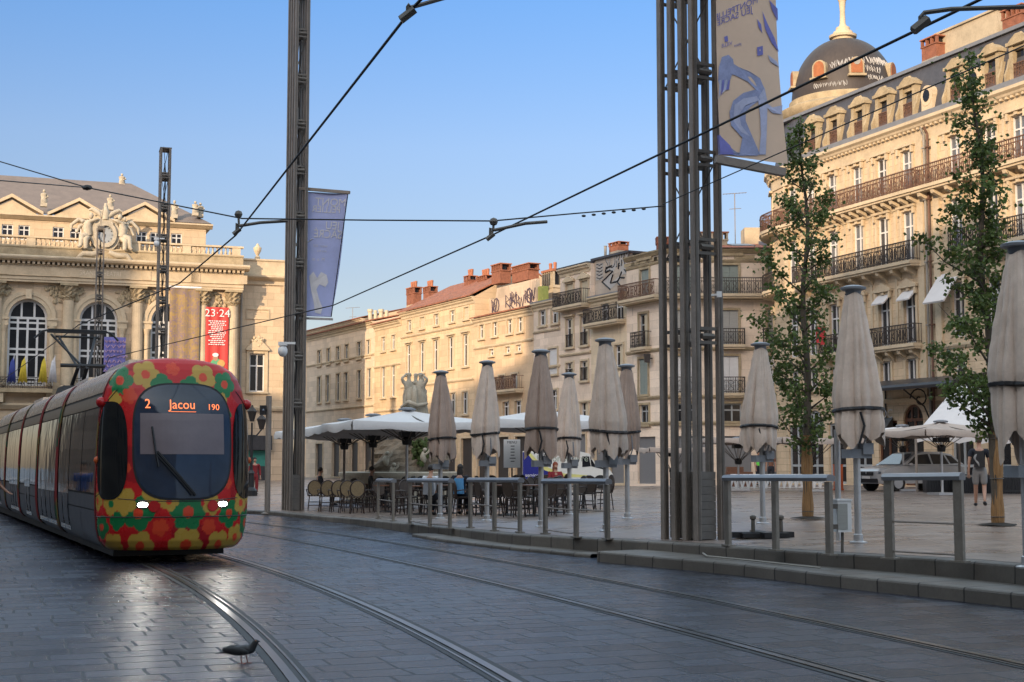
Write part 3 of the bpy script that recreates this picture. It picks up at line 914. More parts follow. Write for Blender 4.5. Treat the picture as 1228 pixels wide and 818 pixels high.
# back and end so the block is closed
for p, q in (((S_END, 0), (S_END, -12)),):
    wl.quad(FE.P(p[0], 0, p[1]), FE.P(q[0], 0, q[1]), FE.P(q[0], ZC, q[1]), FE.P(p[0], ZC, p[1]))
wl.quad(FE.P(0, 0, -12), FE.P(S_END, 0, -12), FE.P(S_END, ZC, -12), FE.P(0, ZC, -12))
pb = FACS[-1][0].P(0, 0, 0)
bk = FE.P(0, 0, -12)
wl.quad(pb, bk, (bk.x, bk.y, ZC), (pb.x, pb.y, ZC))
wl.build('wall', ST_E, E_, fix=False)
tr.build('stone_trim', M['stone_trim'], E_, fix=False)
for fi, (f, a, b, cs) in enumerate(FACS):
    for r in rowsE:
        for i, c in enumerate(cs):
            top = r['z0'] > 10
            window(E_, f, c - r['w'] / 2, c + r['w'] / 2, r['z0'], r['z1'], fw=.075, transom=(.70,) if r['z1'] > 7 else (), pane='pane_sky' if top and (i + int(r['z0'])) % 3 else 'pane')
for i, h in enumerate(gdoors):
    m_ = (h[0] + h[1]) / 2
    window(E_, FE, h[0], h[1], h[2], h[3], arch=h[4], frame='wood' if i in (4, 5) else 'grey_paint', pane='pane_dark', fw=.12, transom=(.3,))
# ironwork
for (f, a, b, cs) in FACS[1:]:
    bb = balcony(E_, f, -.02, b + .02, 14.62, .78, m='rust_iron', pitch=.16)
c_end = PIPE - .55
balcony(E_, FE, .02, c_end, 14.62, .78, m='rust_iron', corbels=18, pitch=.12)
balcony(E_, FE, c_end + .02, S_END, 14.62, .78, m='rust_iron', corbels=16, pitch=.14)
balcony(E_, FE, cols[1] - .9, c_end - .1, 11.22, .75, m='iron', corbels=9, pitch=.12)
for (f, a, b, cs) in FACS[1:4]: balcony(E_, f, -.02, b + .02, 11.22, .7, m='iron', pitch=.16)
balcony(E_, FE, cols[-4] + .2, cols[-1] + .8, 11.22, .75, m='iron', corbels=6, pitch=.14)
balcony(E_, FE, cols[-6] - .75, c_end - .1, 7.24, .65, m='iron', corbels=4, pitch=.12)
balcony(E_, FE, cols[2] - .75 if len(cols) > 8 else cols[1] - .75, cols[3] + .75 if len(cols) > 8 else cols[2] + .75, 7.24, .65, m='iron', corbels=4, pitch=.14)
for q in (-.08, .17):
    mb = MB(); mb.tube([FE.P(PIPE + q, 3, .2), FE.P(PIPE + q, 17.2, .2), FE.P(PIPE + q, 17.5, .4)], .06, 6)
    for z in (5, 8, 11, 14, 16.5): FE.box(mb, PIPE + q - .09, PIPE + q + .09, z, z + .07, .05, .29)
    mb.build('downpipe', M['rust_iron'] if q > 0 else M['render_grey'], E_)

# mansard, dormers
mb = MB()
zr0, zr1, zr2 = ZC + .12, 20.9, 21.9
for (f, a, b, cs) in FACS:
    mb.quad(f.P(a, zr0, -.05), f.P(b, zr0, -.05), f.P(b, zr1, -.7), f.P(a, zr1, -.7))
f = FE
mb.quad(f.P(-2, zr1 + .1, -.6), f.P(S_END, zr1 + .1, -.6), f.P(S_END, zr2, -6), f.P(-2, zr2, -6))
mb.quad(f.P(-2, zr2, -6), f.P(S_END, zr2, -6), f.P(S_END, zr0, -12), f.P(-2, zr0, -12))
mb.add([f.P(S_END, zr0, -.05), f.P(S_END, zr1, -.7), f.P(S_END, zr2, -6), f.P(S_END, zr0, -12)], [(0, 1, 2, 3)])
mb.build('roof', M['slate'], E_, fix=False)
mb = MB(); f.box(mb, -1, S_END, zr1 - .05, zr1 + .12, -.85, -.55); f.box(mb, .1, S_END, ZC + .12, ZC + .42, -.12, .12)
mb.build('roof_gutter', M['zinc'], E_)
for i, c in enumerate(cols):
    if c < 1.5: continue
    m_ = MB(); w2 = .60; z0, z1 = ZC + .44, ZC + 2.0
    FE.box(m_, c - w2, c - .36, z0, z1, -.6, -.12); FE.box(m_, c + .36, c + w2, z0, z1, -.6, -.12)
    FE.box(m_, c - .357, c + .357, z1 - .22, z1, -.6, -.2)
    FE.box(m_, c - w2 - .08, c + w2 + .08, z1 + .003, z1 + .16, -.7, .0)
    FE.poly(m_, [(c - w2, z1 + .165), (c + w2, z1 + .165), (c + .4, z1 + .32), (c + .13, z1 + .48), (c - .13, z1 + .48), (c - .4, z1 + .32)], -.7, -.06)
    for q in (-1, 1):
        FE.prof(m_, c + q * (w2 + .09) - .06, c + q * (w2 + .09) + .06, [(-.08, z0), (.04, z0), (.06, z0 + .3), (-.1, z0 + .65), (-.2, z1 - .5), (-.45, z1 - .5), (-.4, z0)])
    m_.ball(FE.P(c, z1 + .48, -.3), .10, n=8)
    dm = m_.build('dormer', M['stone_weather'], E_)
    window(dm, FE, c - .355, c + .355, z0 + .02, z1 - .225, d=-.3, pane='pane_dark', fw=.06) if False else None
    mb = MB(); FE.box(mb, c - .355, c + .355, z0, z1 - .225, -.42, -.36); mb.build('window', M['pane_dark'], dm)
    railing('railing', dm, FE, c - .352, c + .352, z0, .75, -.16, m='rust_iron', ends=False, rich=True, pitch=.1)
# round bull's-eye dormers between, and dark skylights
for xpx in (1111, 1168):
    c = FE.S(xpx, 110); mb = MB()
    FE.box(mb, c - .4, c + .4, ZC + .44, ZC + 1.0, -.9, .0)
    mb.prism([FE.P(c + .42 * math.cos(t), ZC + 1.15 + .5 * math.sin(t), -.9) for t in [2 * pi * k / 14 for k in range(14)]], FE.n * .92)
    o = mb.build('dormer', M['stone_trim'], E_)
    mb = MB(); mb.prism([FE.P(c + .24 * math.cos(t), ZC + 1.15 + .3 * math.sin(t), .021) for t in [2 * pi * k / 12 for k in range(12)]], FE.n * .02); mb.build('pane', M['pane_dark'], o)
rz = math.atan2(FE_U.y, FE_U.x)
def ontop(x, y, d):
    s = FE.S(x, y, d); p = FE.P(s, 0, d); return p, FE.Z(x, y, d)
for (x, yt, yb, ys, wd) in ((1122, 46, 88, 72, 1.15), (1222, 10, 60, 40, 1.3)):
    p, zt = ontop(x, yt, -2.2); z0 = FE.Z(x, yb, -2.2); zs = FE.Z(x, ys, -2.2)
    chimney(E_, (p.x, p.y), wd, .9, z0 - 1.0, zt, rz, base='render_grey', zb=zs)
p, zt = ontop(1182, 31, -3.5)
mb = MB(); mb.box((p.x, p.y, (20.5 + zt) / 2), (4.4, 2.4, zt - 20.5), rz); mb.box((p.x, p.y, zt + .05), (4.6, 2.6, .1), rz)
mb.build('attic_block', M['render_buff'], E_)
p, zt = ontop(1142, 55, -3.2)
mb = MB(); mb.box((p.x, p.y, (20.5 + zt) / 2), (1.4, 1.0, zt - 20.5), rz); mb.build('attic_block', M['render_grey'], E_)

# ---- drum, cornice, dome, lantern
def zy(y, Y=80.0): return at(1014, y, Y).z
mb = MB()
mb.lathe([(3.25, 17.6), (3.25, 20.6), (3.35, 20.65)], DC, 40); mb.build('drum', M['slate'], E_, smooth=40)
mb = MB()
mb.lathe([(3.3, 20.55), (3.4, 20.7), (3.42, 21.0), (3.62, 21.15), (3.72, 21.4), (3.72, 21.55), (3.3, 21.75), (3.12, 21.8), (3.12, 22.15), (3.0, 22.2)], DC, 48); mb.build('dome_cornice', M['stone_weather'], E_, smooth=40)
DZ0, DH, DRR = 22.1, 3.75, 2.98
mb = MB(); prof = []
for k in range(17):
    t = k / 16 * R(82)
    prof.append((DRR * math.cos(t) ** .92, DZ0 + DH * math.sin(t) ** 1.0))
dome_m = mat('weathered_dome_lead', (.060, .046, .038), .6, var=.45, scale=1.1, bump=.3, bscale=6, stretch=(1, 1, .35), col2=(.028, .02, .017))
mb.lathe(prof, DC, 48); dome = mb.build('dome', dome_m, E_, smooth=40)
mb = MB(); zt = prof[-1][1]
mb.lathe([(.62, zt - .1), (.62, zt + .1), (.78, zt + .14), (.80, zt + .28), (.6, zt + .34), (.55, zt + .5), (.42, zt + .58), (.40, zt + .75), (.22, zt + .85), (.17, zt + 1.0), (.15, zt + 1.7), (.2, zt + 2.3), (.26, zt + 2.4), (.2, zt + 2.5), (.14, zt + 2.6), (.45, zt + 2.75), (.5, zt + 2.95), (.3, zt + 3.3), (.1, zt + 3.5), (.04, zt + 4.4)], DC, 16)
mb.build('lantern', M['stone_trim'], E_, smooth=40)
ply = mat('orange_boarding', (.30, .105, .04), .8, var=.3)
a_cam = math.atan2(-DC.y, -DC.x)
for k, off_ in enumerate((-78, -27, 14, 66, 150, 210)):
    a = a_cam + R(off_)
    er = Vector((math.cos(a), math.sin(a), 0)); et = Vector((-er.y, er.x, 0))
    z0 = 23.05; r0 = 2.98
    def L(q, z, rr): v = DC + et * q + er * rr; return Vector((v.x, v.y, z))
    out = [(-.42, z0), (.42, z0), (.42, z0 + .55)] + [(.42 * math.cos(t), z0 + .55 + .42 * math.sin(t)) for t in [pi * j / 8 for j in range(1, 8)]] + [(-.42, z0 + .55)]
    mb = MB(); mb.prism([L(q, z, 1.9) for q, z in out], er * (r0 - 1.9)); mb.box(L(0, z0 - .07, r0 - .45), (1.2, 1.0, .12), a)
    lu = mb.build('lucarne', M['stone_weather'], dome)
    inn = [(q * .76, z0 + .06 + (z - z0) * .86) for q, z in out]
    mb = MB(); mb.prism([L(q, z, r0 + .003) for q, z in inn], er * .03); mb.build('boarding', ply, lu)
    if k == 2:
        mb = MB(); mb.prism([L(.2 * math.cos(t), z0 + .72 + .22 * math.sin(t), r0 + .034) for t in [2 * pi * j / 12 for j in range(12)]], er * .01); mb.build('patch', M['render_grey'], lu)
# graffiti tags on the lead, following the dome
mb = MB()
def dpt(az, el):                            # degrees from the camera side, and height 0..1
    t = math.asin(max(0, min(.98, el))); r = DRR * math.cos(t) ** .92 + .012; a = a_cam + R(az)
    return Vector((DC.x + r * math.cos(a), DC.y + r * math.sin(a), DZ0 + DH * math.sin(t)))
def strokes(az0, el0, n, w, h, slope=0.0, seed=1):
    q = random.Random(seed)
    for i in range(n):
        a, e = az0 + i * w * 1.15, el0 + slope * i
        n_ = q.randint(9, 14); f1, f2, p1, p2 = q.uniform(1.2, 2.6), q.uniform(1.6, 3.2), q.uniform(0, 6), q.uniform(0, 6)
        pts = [(k / n_ + .22 * math.sin(f1 * 6.28 * k / n_ + p1), .5 + .5 * math.sin(f2 * 6.28 * k / n_ + p2) * q.uniform(.6, 1)) for k in range(n_ + 1)]
        kind = 9
        if kind == 0: pts = [(0, 0), (0, 1), (.8, .6), (.1, .45), (.9, 0)]
        elif kind == 1: pts = [(.1, .9), (.9, 1), (.3, .5), (.8, .2), (.1, 0)]
        elif kind == 2: pts = [(.5 + .45 * math.cos(t), .5 + .5 * math.sin(t)) for t in [2 * pi * j / 9 for j in range(10)]]
        elif kind == 3: pts = [(0, 0), (.3, 1), (.5, .2), (.8, .95), (1, .05)]
        mb.tube([dpt(a + x * w, e + y * h) for x, y in pts], .018, 4)
strokes(-15, .36, 4, 6, .13, .02, 3); strokes(26, .42, 4, 6.5, .16, .0, 5); strokes(22, .30, 3, 7, .12, -.01, 8)
strokes(-34, .07, 6, 5.5, .10, .0, 9); strokes(46, .46, 5, 5, .12, -.01, 4); strokes(27, .17, 3, 6, .09, .0, 6)
mb.build('graffiti', mat('chalky_white_spray', (.42, .41, .40), .8, var=.25), dome)
# shop front: dark glazed canopy on scrolled brackets, shop letters, awnings
c0, c1 = FE.S(1058, 462), FE.S(1185, 462)
FA = FE
cz = FE.Z(1100, 466)
mb = MB(); FE.prof(mb, c0, c1, [(.0, cz + .5), (.0, cz + .34), (1.9, cz - .15), (1.95, cz - .02), (1.9, cz + .1)])
canopy = mb.build('glazed_canopy', M['shop_dark'], E_)
for s_ in (c0 + .3, (c0 + c1) / 2, c1 - .3):
    mb = MB()
    sp = [FE.P(s_, cz - .55 + .55 * (1 - t / 9) * math.sin(t), .75 + .55 * (1 - t / 9) * math.cos(t)) for t in [k * .45 for k in range(19)]]
    mb.tube(sp, .035, 5); mb.tube([FE.P(s_, cz - 1.8, .05), FE.P(s_, cz - .9, .5), FE.P(s_, cz - .1, 1.7)], .04, 5)
    mb.tube([FE.P(s_, cz - 1.8, .05), FE.P(s_, cz + .3, .05)], .04, 5); mb.build('scroll_bracket', M['iron'], canopy)
mb = MB(); fs_ = FE.S(1061, 497); fz = FE.Z(1061, 497)
put_text(mb, 'SSOC', .62, lambda x, y: FE.P(fs_ + x, fz + y, .10)); mb.build('shop_letters', M['alu'], E_, fix=False)
for s_, z0, z1, wd in ((FE.S(1064, 515), 3.2, 3.75, 1.1),):
    mb = MB(); FE.prof(mb, s_ - wd / 2, s_ + wd / 2, [(.06, z1), (.06, z0), (.5, z0 - .05), (.5, z0 + .05)]); mb.build('awning', M['shop_dark'], E_)
# pale blinds half out over two windows
for c in (cols[-6] if len(cols) > 6 else cols[1], cols[-5], ):
    z1 = 9.9
    mb = MB(); FE.hexa = None
    FE.prof(mb, c - .5, c + .5, [(.02, z1), (.02, z1 - .1), (.45, z1 - .55), (.47, z1 - .48)]); mb.build('blind', M['canvas_white'], E_)
c = FE.S(1140, 345); z1 = FE.Z(1140, 330)
mb = MB(); FE.prof(mb, c - .75, c + .75, [(.05, z1 + .1), (.05, z1 + .0), (1.0, z1 - 1.35), (1.04, z1 - 1.28)]); mb.build('blind', M['canvas_white'], E_)
# red flag pinned to the lower balcony
c = FE.S(998, 402); z_ = FE.Z(998, 402)
mb = MB(); mb.quad(FE.P(c - .4, z_ - .5, .72), FE.P(c + .4, z_ - .55, .74), FE.P(c + .4, z_ + .4, .72), FE.P(c - .4, z_ + .45, .74)); 
mb.quad(FE.P(c - .4, z_ - .5, .70), FE.P(c + .4, z_ - .55, .72), FE.P(c + .4, z_ + .4, .70), FE.P(c - .4, z_ + .45, .72))
mb.build('flag', mat('red_flag_cloth', (.45, .03, .03), .8), label='small red flag on the balcony behind the first tree', cat='flag', loc=tuple(FE.P(c, z_, .7)))
# ================================================================ the houses along the left-centre and the back
ROW = Fac((-20.3, 140.0), (.457, -.889)); ROW.n = Vector((-.889, -.457, 0)).normalized()
U2 = (ROW.u.x, ROW.u.y)
ST_A = stone('pale_ashlar', (.60, .49, .33), U2, stain=.3, joint=.75, course=.5, block=1.1)
ST_B = stone('buff_ashlar', (.55, .425, .25), U2, stain=.5, joint=.72, course=.45, block=1.0)
ST_C = stone('golden_plaster', (.55, .41, .24), U2, stain=.55, joint=.9, course=.6, block=2.0)
ST_D = stone('stained_plaster', (.64, .53, .38), U2, stain=.5, joint=.85, course=.5, block=1.2)
TIL = tiles('red_roof_tiles', U2, (.33, .125, .07))
def rs(x, y=450): return ROW.S(x, y)
def rw(xcol, yt, yb, xs, w, **k):
    return dict(z1=ROW.Z(xcol, yt), z0=ROW.Z(xcol, yb), cols=[rs(x, (yt + yb) / 2) for x in xs], w=w, **k)
def zx(x, y): return ROW.Z(x, y)
def gf(xs, w=1.7, door='shop_dark', z1=3.4): return dict(z0=.3, z1=z1, cols=[rs(x, 560) for x in xs], w=w, door=door, surround=True, arch=False)
q3 = lambda x: 320 + x / 3.411
p3 = lambda y: 280 + y / 3.411
# house at the far left end, mostly in the shade of the opera
block('town_house', 'grey-shaded three-storey house at the far left end of the sunlit row, next to the opera', ROW, rs(368), rs(449), zx(400, 397), [
    rw(q3(215), p3(478), p3(540), [q3(x) for x in (190, 215, 253, 292, 327, 378, 415)][1:], 1.0, shut='half', shmat='shutter_cream', frame='grey_paint'),
    rw(q3(215), p3(586), p3(692), [q3(x) for x in (215, 250, 292, 325, 378, 420)], 1.05, shut='half', shmat='shutter_cream', frame='grey_paint'),
    gf([383, 403, 425, 441], 1.9)], ST_A, roof='tile', roofm=TIL, rise=1.3, strings=(zx(385, 436), zx(385, 492), zx(385, 512)), group=None)
block('town_house', 'narrow sunlit house with closed cream shutters between the shaded house and the tall one', ROW, rs(449), rs(481), zx(465, 387), [
    rw(q3(478), p3(424), p3(482), [q3(478), q3(519)], .95, shut='half'),
    rw(q3(478), p3(545), p3(672), [q3(478), q3(519)], 1.05, shut='half'), gf([457, 472], 1.8)], ST_B, roof='tile', roofm=TIL, rise=1.0, strings=(zx(465, 438), zx(465, 492)))
C2, rf2 = block('town_house', 'tall sunlit house with square attic windows, red-tiled roof and four brick chimneys', ROW, rs(481), rs(569), zx(525, 366), [
    rw(q3(637), p3(343), p3(388), [q3(x) for x in (585, 637, 695, 760, 817)], .95, shut=['half', 'closed', 'half', 'half', 'closed'], head=False),
    rw(q3(637), p3(445), p3(568), [q3(x) for x in (582, 637, 693, 755, 815)], 1.05, shut='half', head=True),
    rw(q3(765), p3(652), p3(742), [q3(x) for x in (585, 645, 700, 762, 812)], 1.05, shut='half', shmat='shutter_grey'),
    gf([495, 515, 540, 560], 2.0)], ST_B, roof='tile', roofm=TIL, rise=2.5, strings=(zx(525, 396), zx(525, 459), zx(525, 510)), depth=9)
C3, rf3 = block('town_house', 'sunlit lower house with small square windows and a graffitied gable wall above its roof', ROW, rs(569), rs(640), zx(605, 376), [
    rw(q3(935), p3(360), p3(420), [q3(x) for x in (880, 935, 995, 1038)], .9, shut='half'),
    rw(q3(918), p3(474), p3(500), [q3(x) for x in (920, 987, 1032)], .75, shut=None),
    rw(q3(985), p3(578), p3(640), [q3(x) for x in (962, 1015)], .95, shut='half', shmat='shutter_grey', bal='cont', balspan=(rs(595), rs(628)), balm='rust_iron'),
    rw(q3(980), p3(688), p3(750), [q3(x) for x in (920, 980, 1030)], 1.0, shut=None), gf([580, 603, 626], 2.0)], ST_C, roof='tile', roofm=TIL, rise=1.2, strings=(zx(605, 412),), depth=9)
block('town_house', 'slim house with a wide top-floor window and white lower shutters beside the graffitied gable', ROW, rs(640), rs(672), zx(656, 362), [
    rw(q3(1155), p3(308), p3(372), [q3(1130), q3(1180)], 1.0, shut='half', shmat='shutter_grey'),
    rw(q3(1172), p3(470), p3(575), [q3(1172)], 1.2, shut='closed', shmat='white_paint'),
    rw(q3(1172), p3(640), p3(720), [q3(1130), q3(1175)], 1.0), gf([655], 2.5, 'roll_shutter')], ST_D, roof='flat', roofm=M['zinc'], rise=.3, strings=(zx(656, 396), zx(656, 440)), depth=9)
# chimneys and the gable wall over the tall house
rz2 = math.atan2(U2[1], U2[0])
def rtop(x, y, d): return ROW.P(ROW.S(x, y, d), 0, d), ROW.Z(x, y, d)
for (x, yt, yb, w_, par) in ((496.5, 345, 366, 1.6, C2), (516, 344, 362, 1.3, C2), (564.5, 331, 347, .9, C2), (582.5, 331, 345, 1.5, C2)):
    p, zt = rtop(x, yt, -3.5); z0 = ROW.Z(x, yb, -3.5); chimney(rf2, (p.x, p.y), w_, .8, z0 - 1.2, zt, rz2, pots=3, base='render_buff', zb=z0)
GW = MB()
gs0, gs1 = ROW.S(569.5, 350, -1.2), ROW.S(643, 350, -1.2)
z_a, z_b, z_c = ROW.Z(571, 384, -1.2), ROW.Z(598, 332, -1.2), ROW.Z(643, 334, -1.2)
s_b = ROW.S(596, 340, -1.2)
ROW.poly(GW, [(gs0, z_a - .5), (gs1, z_a - .5), (gs1, z_c), (s_b, z_c), (s_b - .3, z_c - .9), (gs0, ROW.Z(570, 352, -1.2))], -1.5, -1.2)
gw = GW.build('gable_wall', stone('gable_plaster', (.50, .40, .27), U2, stain=.9, joint=.95, course=.6, block=2), C3)
mb = MB(); q = random.Random(5)
for i in range(16):
    s_ = gs0 + .3 + (gs1 - gs0 - .8) * q.random(); z_ = z_a + .2 + (z_c - z_a - 1.6) * q.random() * (1 if s_ > s_b else .35)
    k = q.randrange(3)
    if k == 0: pts = [(0, 0), (0, .6), (.35, .35), (0, .25), (.4, 0)]
    elif k == 1: pts = [(.3 * math.cos(t), .3 + .35 * math.sin(t)) for t in [j * .7 for j in range(10)]]
    else: pts = [(0, .6), (.15, 0), (.3, .5), (.45, 0), (.6, .6)]
    mb.tube([ROW.P(s_ + a * 1.5, z_ + b * 1.5, -1.19) for a, b in pts], .05, 4)
mb.build('graffiti', mat('dark_violet_spray', (.06, .045, .07), .8), gw)
for (x, yt, yb, w_) in ((601, 317, 336, 1.5), (630, 318, 333, 2.6)):
    p, zt = rtop(x, yt, -1.6); z0 = ROW.Z(x, yb, -1.6); chimney(gw, (p.x, p.y), w_, .9, z0 - .3, zt, rz2, pots=0)
p, zt = rtop(650, 344, -1.6)
mb = MB(); mb.box((p.x, p.y, zt - .9), (1.0, .5, 1.8), rz2); mb.build('low_gable', mat('lime_green_render', (.38, .40, .10), .85), C3)
p, zt = rtop(663, 324, -4); chimney(C3, (p.x, p.y), 1.7, .9, zt - 3.5, zt, rz2, stack='render_buff', pots=2)
# small house beyond the gap, red roof above the row's far end
f0 = Fac((-24.5, 158), (.457, -.889)); f0.n = ROW.n
block('town_house', 'distant house whose red-tiled roof shows behind the hanging blue banner', f0, f0.S(360, 400), f0.S(436, 400), f0.Z(395, 392), [], ST_C, roof='tile', roofm=TIL, rise=1.4)
for x in (444, 457):
    p = ROW.P(ROW.S(x, 380, -5), 0, -5); zt = ROW.Z(x, 371, -5)
    mb = MB(); mb.lathe([(.22, zt - 2.4), (.22, zt - .3), (.28, zt - .25), (.28, zt)], (p.x, p.y, 0), 10)
    mb.lathe([(.18, zt - 2.4), (.18, zt - .5), (.2, zt - .2)], (p.x + .6, p.y - .8, 0), 10)
    mb.build('flue', M['shutter_cream'], label='pair of pale flue pipes on the far roof, %s' % ('nearer the blue banner' if x < 450 else 'nearer the brick chimneys'), cat='flue', loc=(p.x, p.y, zt - 2.4))

# ---- the shaded houses right of centre
q6 = lambda x: 640 + x / 3.556
p6 = lambda y: 250 + y / 3.556
D1, _ = block('town_house', 'stained narrow house with tall windows and a long top balcony, left of the white graffiti', ROW, rs(672), rs(709), zx(690, 320), [
    rw(q6(155), p6(322), p6(418), [q6(155), q6(218)], .95, shut='closed', bal='cont', balm='iron', ped=.3, head=True),
    rw(q6(155), p6(470), p6(592), [q6(155), q6(218)], .95, shut='half', bal='rail', head=True),
    rw(q6(155), p6(658), p6(740), [q6(155), q6(218)], .95, shut='half', bal='rail'),
    rw(q6(155), p6(830), p6(940), [q6(155), q6(218)], .95, shut='half'),
    gf([691], 2.6, 'roll_shutter')], ST_D, roof='flat', roofm=M['slate'], rise=.5, strings=(zx(690, 424), zx(690, 482)), depth=9)
s2a, s2b = rs(709), rs(752)
D2, _ = block('town_house', 'low yellow-buff house with a dark iron balcony below the white graffiti wall', ROW, s2a, s2b, zx(730, 354), [
    rw(q6(303), p6(405), p6(486), [q6(303), q6(365)], .95, shut=None, pane='pane_dark', bal='cont', balm='iron', surround=False),
    rw(q6(303), p6(590), p6(680), [q6(303), q6(365)], .95, shut='half'),
    rw(q6(303), p6(800), p6(900), [q6(303), q6(365)], .95, shut='half'),
    gf([722, 740], 1.8, 'roll_shutter')], stone('yellow_plaster', (.60, .50, .32), U2, stain=.5, joint=.9, course=.6, block=2), roof='flat', roofm=M['zinc'], rise=.6, depth=9)
d_ = -.3
gz0, gz1 = zx(730, 354) + .1, ROW.Z(730, 310, d_)
ga, gb = ROW.S(711.5, 330, d_), ROW.S(754, 330, d_)
mb = MB(); ROW.poly(mb, [(ga, gz0), (gb, gz0), (gb, ROW.Z(754, 303, d_)), (ga, ROW.Z(712, 313, d_))], d_ - .3, d_)
gwall = mb.build('gable_wall', stone('graffiti_wall_plaster', (.40, .34, .25), U2, stain=.5, joint=.95), D2)
mb = MB(); ROW.poly(mb, [(ga - .1, ROW.Z(712, 313, d_)), (gb + .1, ROW.Z(754, 303, d_)), (gb + .1, ROW.Z(754, 303, d_) + .14), (ga - .1, ROW.Z(712, 313, d_) + .14)], d_ - 1.5, d_ + .15); mb.build('coping', M['slate'], gwall)
# white block letters and the big arrow-like piece, measured on the wall
qg = lambda x: 700 + x / 12.28
pg = lambda y: 295 + y / 12.28
def gp(x, y, dd=.0): s_, z_ = ROW.px(qg(x), pg(y), d_ + dd); return ROW.P(s_, z_, d_ + dd)
pale = mat('pale_silver_spray', (.40, .38, .36), .7, var=.12)
mb = MB()
for pts in ([(270, 525), (430, 375), (320, 385), (335, 320), (500, 258), (430, 400), (400, 540), (530, 440), (540, 360), (520, 260), (640, 255), (655, 400), (560, 430), (540, 520), (470, 560), (400, 635)],):
    mb.add([gp(x, y, .012) for x, y in pts], [tuple(range(len(pts)))], 0)
for k in range(5):
    a = 215; y0 = 265 + k * 50
    mb.add([gp(180, y0, .012), gp(285, y0 - 12, .012), gp(285, y0 + 30, .012), gp(180, y0 + 42, .012)], [(0, 1, 2, 3)], 0)
for pts in ([(320, 390), (380, 360), (430, 370), (330, 470), (270, 530), (390, 640)], [(520, 250), (510, 340)], [(430, 420), (395, 545), (500, 520), (540, 450)], [(560, 380), (530, 460), (600, 470)], [(600, 350), (650, 410)], [(320, 385), (335, 320), (420, 290)], [(490, 530), (545, 590)]):
    mb.tube([gp(x, y, .02) for x, y in pts], .06, 4, 1)
for k in range(5): mb.tube([gp(190, 270 + k * 50, .02), gp(230, 285 + k * 50, .02), gp(275, 262 + k * 50, .02)], .03, 4, 1)
s_, z_ = ROW.px(qg(495), pg(212), d_ + .02)
s2_, z2_ = ROW.px(qg(640), pg(180), d_ + .02)
sl = (z2_ - z_) / (s2_ - s_)
for t_, dx in (('SORRY', 0),):
    put_text(mb, t_, 1.15, lambda x, y: ROW.P(s_ + x, z_ + y + sl * x, d_ + .03), 0, sx=.8)
    put_text(mb, t_, 1.25, lambda x, y: ROW.P(s_ + x + .04, z_ + y - .04 + sl * x, d_ + .018), 1, sx=.8)
mb.build('graffiti', [pale, M['black']], gwall, fix=False)
p, zt = rtop(742, 291, -3.0); chimney(gwall, (p.x, p.y), 1.25, .8, ROW.Z(742, 312, -3.0) - .4, zt, rz2, base='render_grey', zb=ROW.Z(742, 302, -3.0), pots=0)
mb = MB(); p = ROW.P(ROW.S(726, 300, -2), 0, -2); mb.lathe([(.09, 13.5), (.09, ROW.Z(726, 296, -2)), (.12, ROW.Z(726, 295, -2))], (p.x, p.y, 0), 8); mb.build('flue', M['render_grey'], gwall)

# D3: the corner house: one side along the row, one square to us
XC = 797.5
sD0, sD1 = rs(752), rs(XC)
cor = ROW.P(sD1, 0)
FR = Fac((cor.x, cor.y), (1, 0), (0, -1))
ST_D3 = stone('corner_house_plaster', (.68, .57, .41), (.8, .6), stain=.45, joint=.8, course=.5, block=1.2)
zD = FR.Z(880, 300)
D3 = thing('corner_house', 'weathered corner house with grey shutters, iron balconies and a red roof behind the lattice pylon', 'building', (cor.x + 2, cor.y + 5, 0))
def fw(xcol, yt, yb, xs, w, **k): return dict(z1=FR.Z(xcol, yt), z0=FR.Z(xcol, yb), cols=[FR.S(x, (yt + yb) / 2) for x in xs], w=w, **k)
rowsF = [fw(875, 318, 353, [820, 875, 931], 1.02, shut='closed', shmat='shutter_green', frame='grey_paint'),
         fw(875, 372, 413, [820, 875, 931], 1.02, shut='closed', shmat='shutter_grey'),
         fw(875, 427, 471, [820, 875, 931], 1.05, shut='closed', shmat='white_paint'),
         fw(878, 484, 508, [822, 878, 931], 1.1, shut=None)]
rowsL = [dict(z1=rowsF[0]['z1'], z0=rowsF[0]['z0'], cols=[rs(773.6, 335)], w=.95, shut='closed', shmat='shutter_green'),
         dict(z1=rowsF[1]['z1'], z0=rowsF[1]['z0'], cols=[rs(772, 390)], w=.95, shut='half', shmat='shutter_cream'),
         dict(z1=rowsF[2]['z1'], z0=rowsF[2]['z0'], cols=[rs(772, 455)], w=1.0, shut='closed', shmat='shutter_green'),
         dict(z1=rowsF[3]['z1'], z0=rowsF[3]['z0'], cols=[rs(773, 500)], w=1.0, shut=None)]
SW = 9.5
wl, tr = MB(), MB()
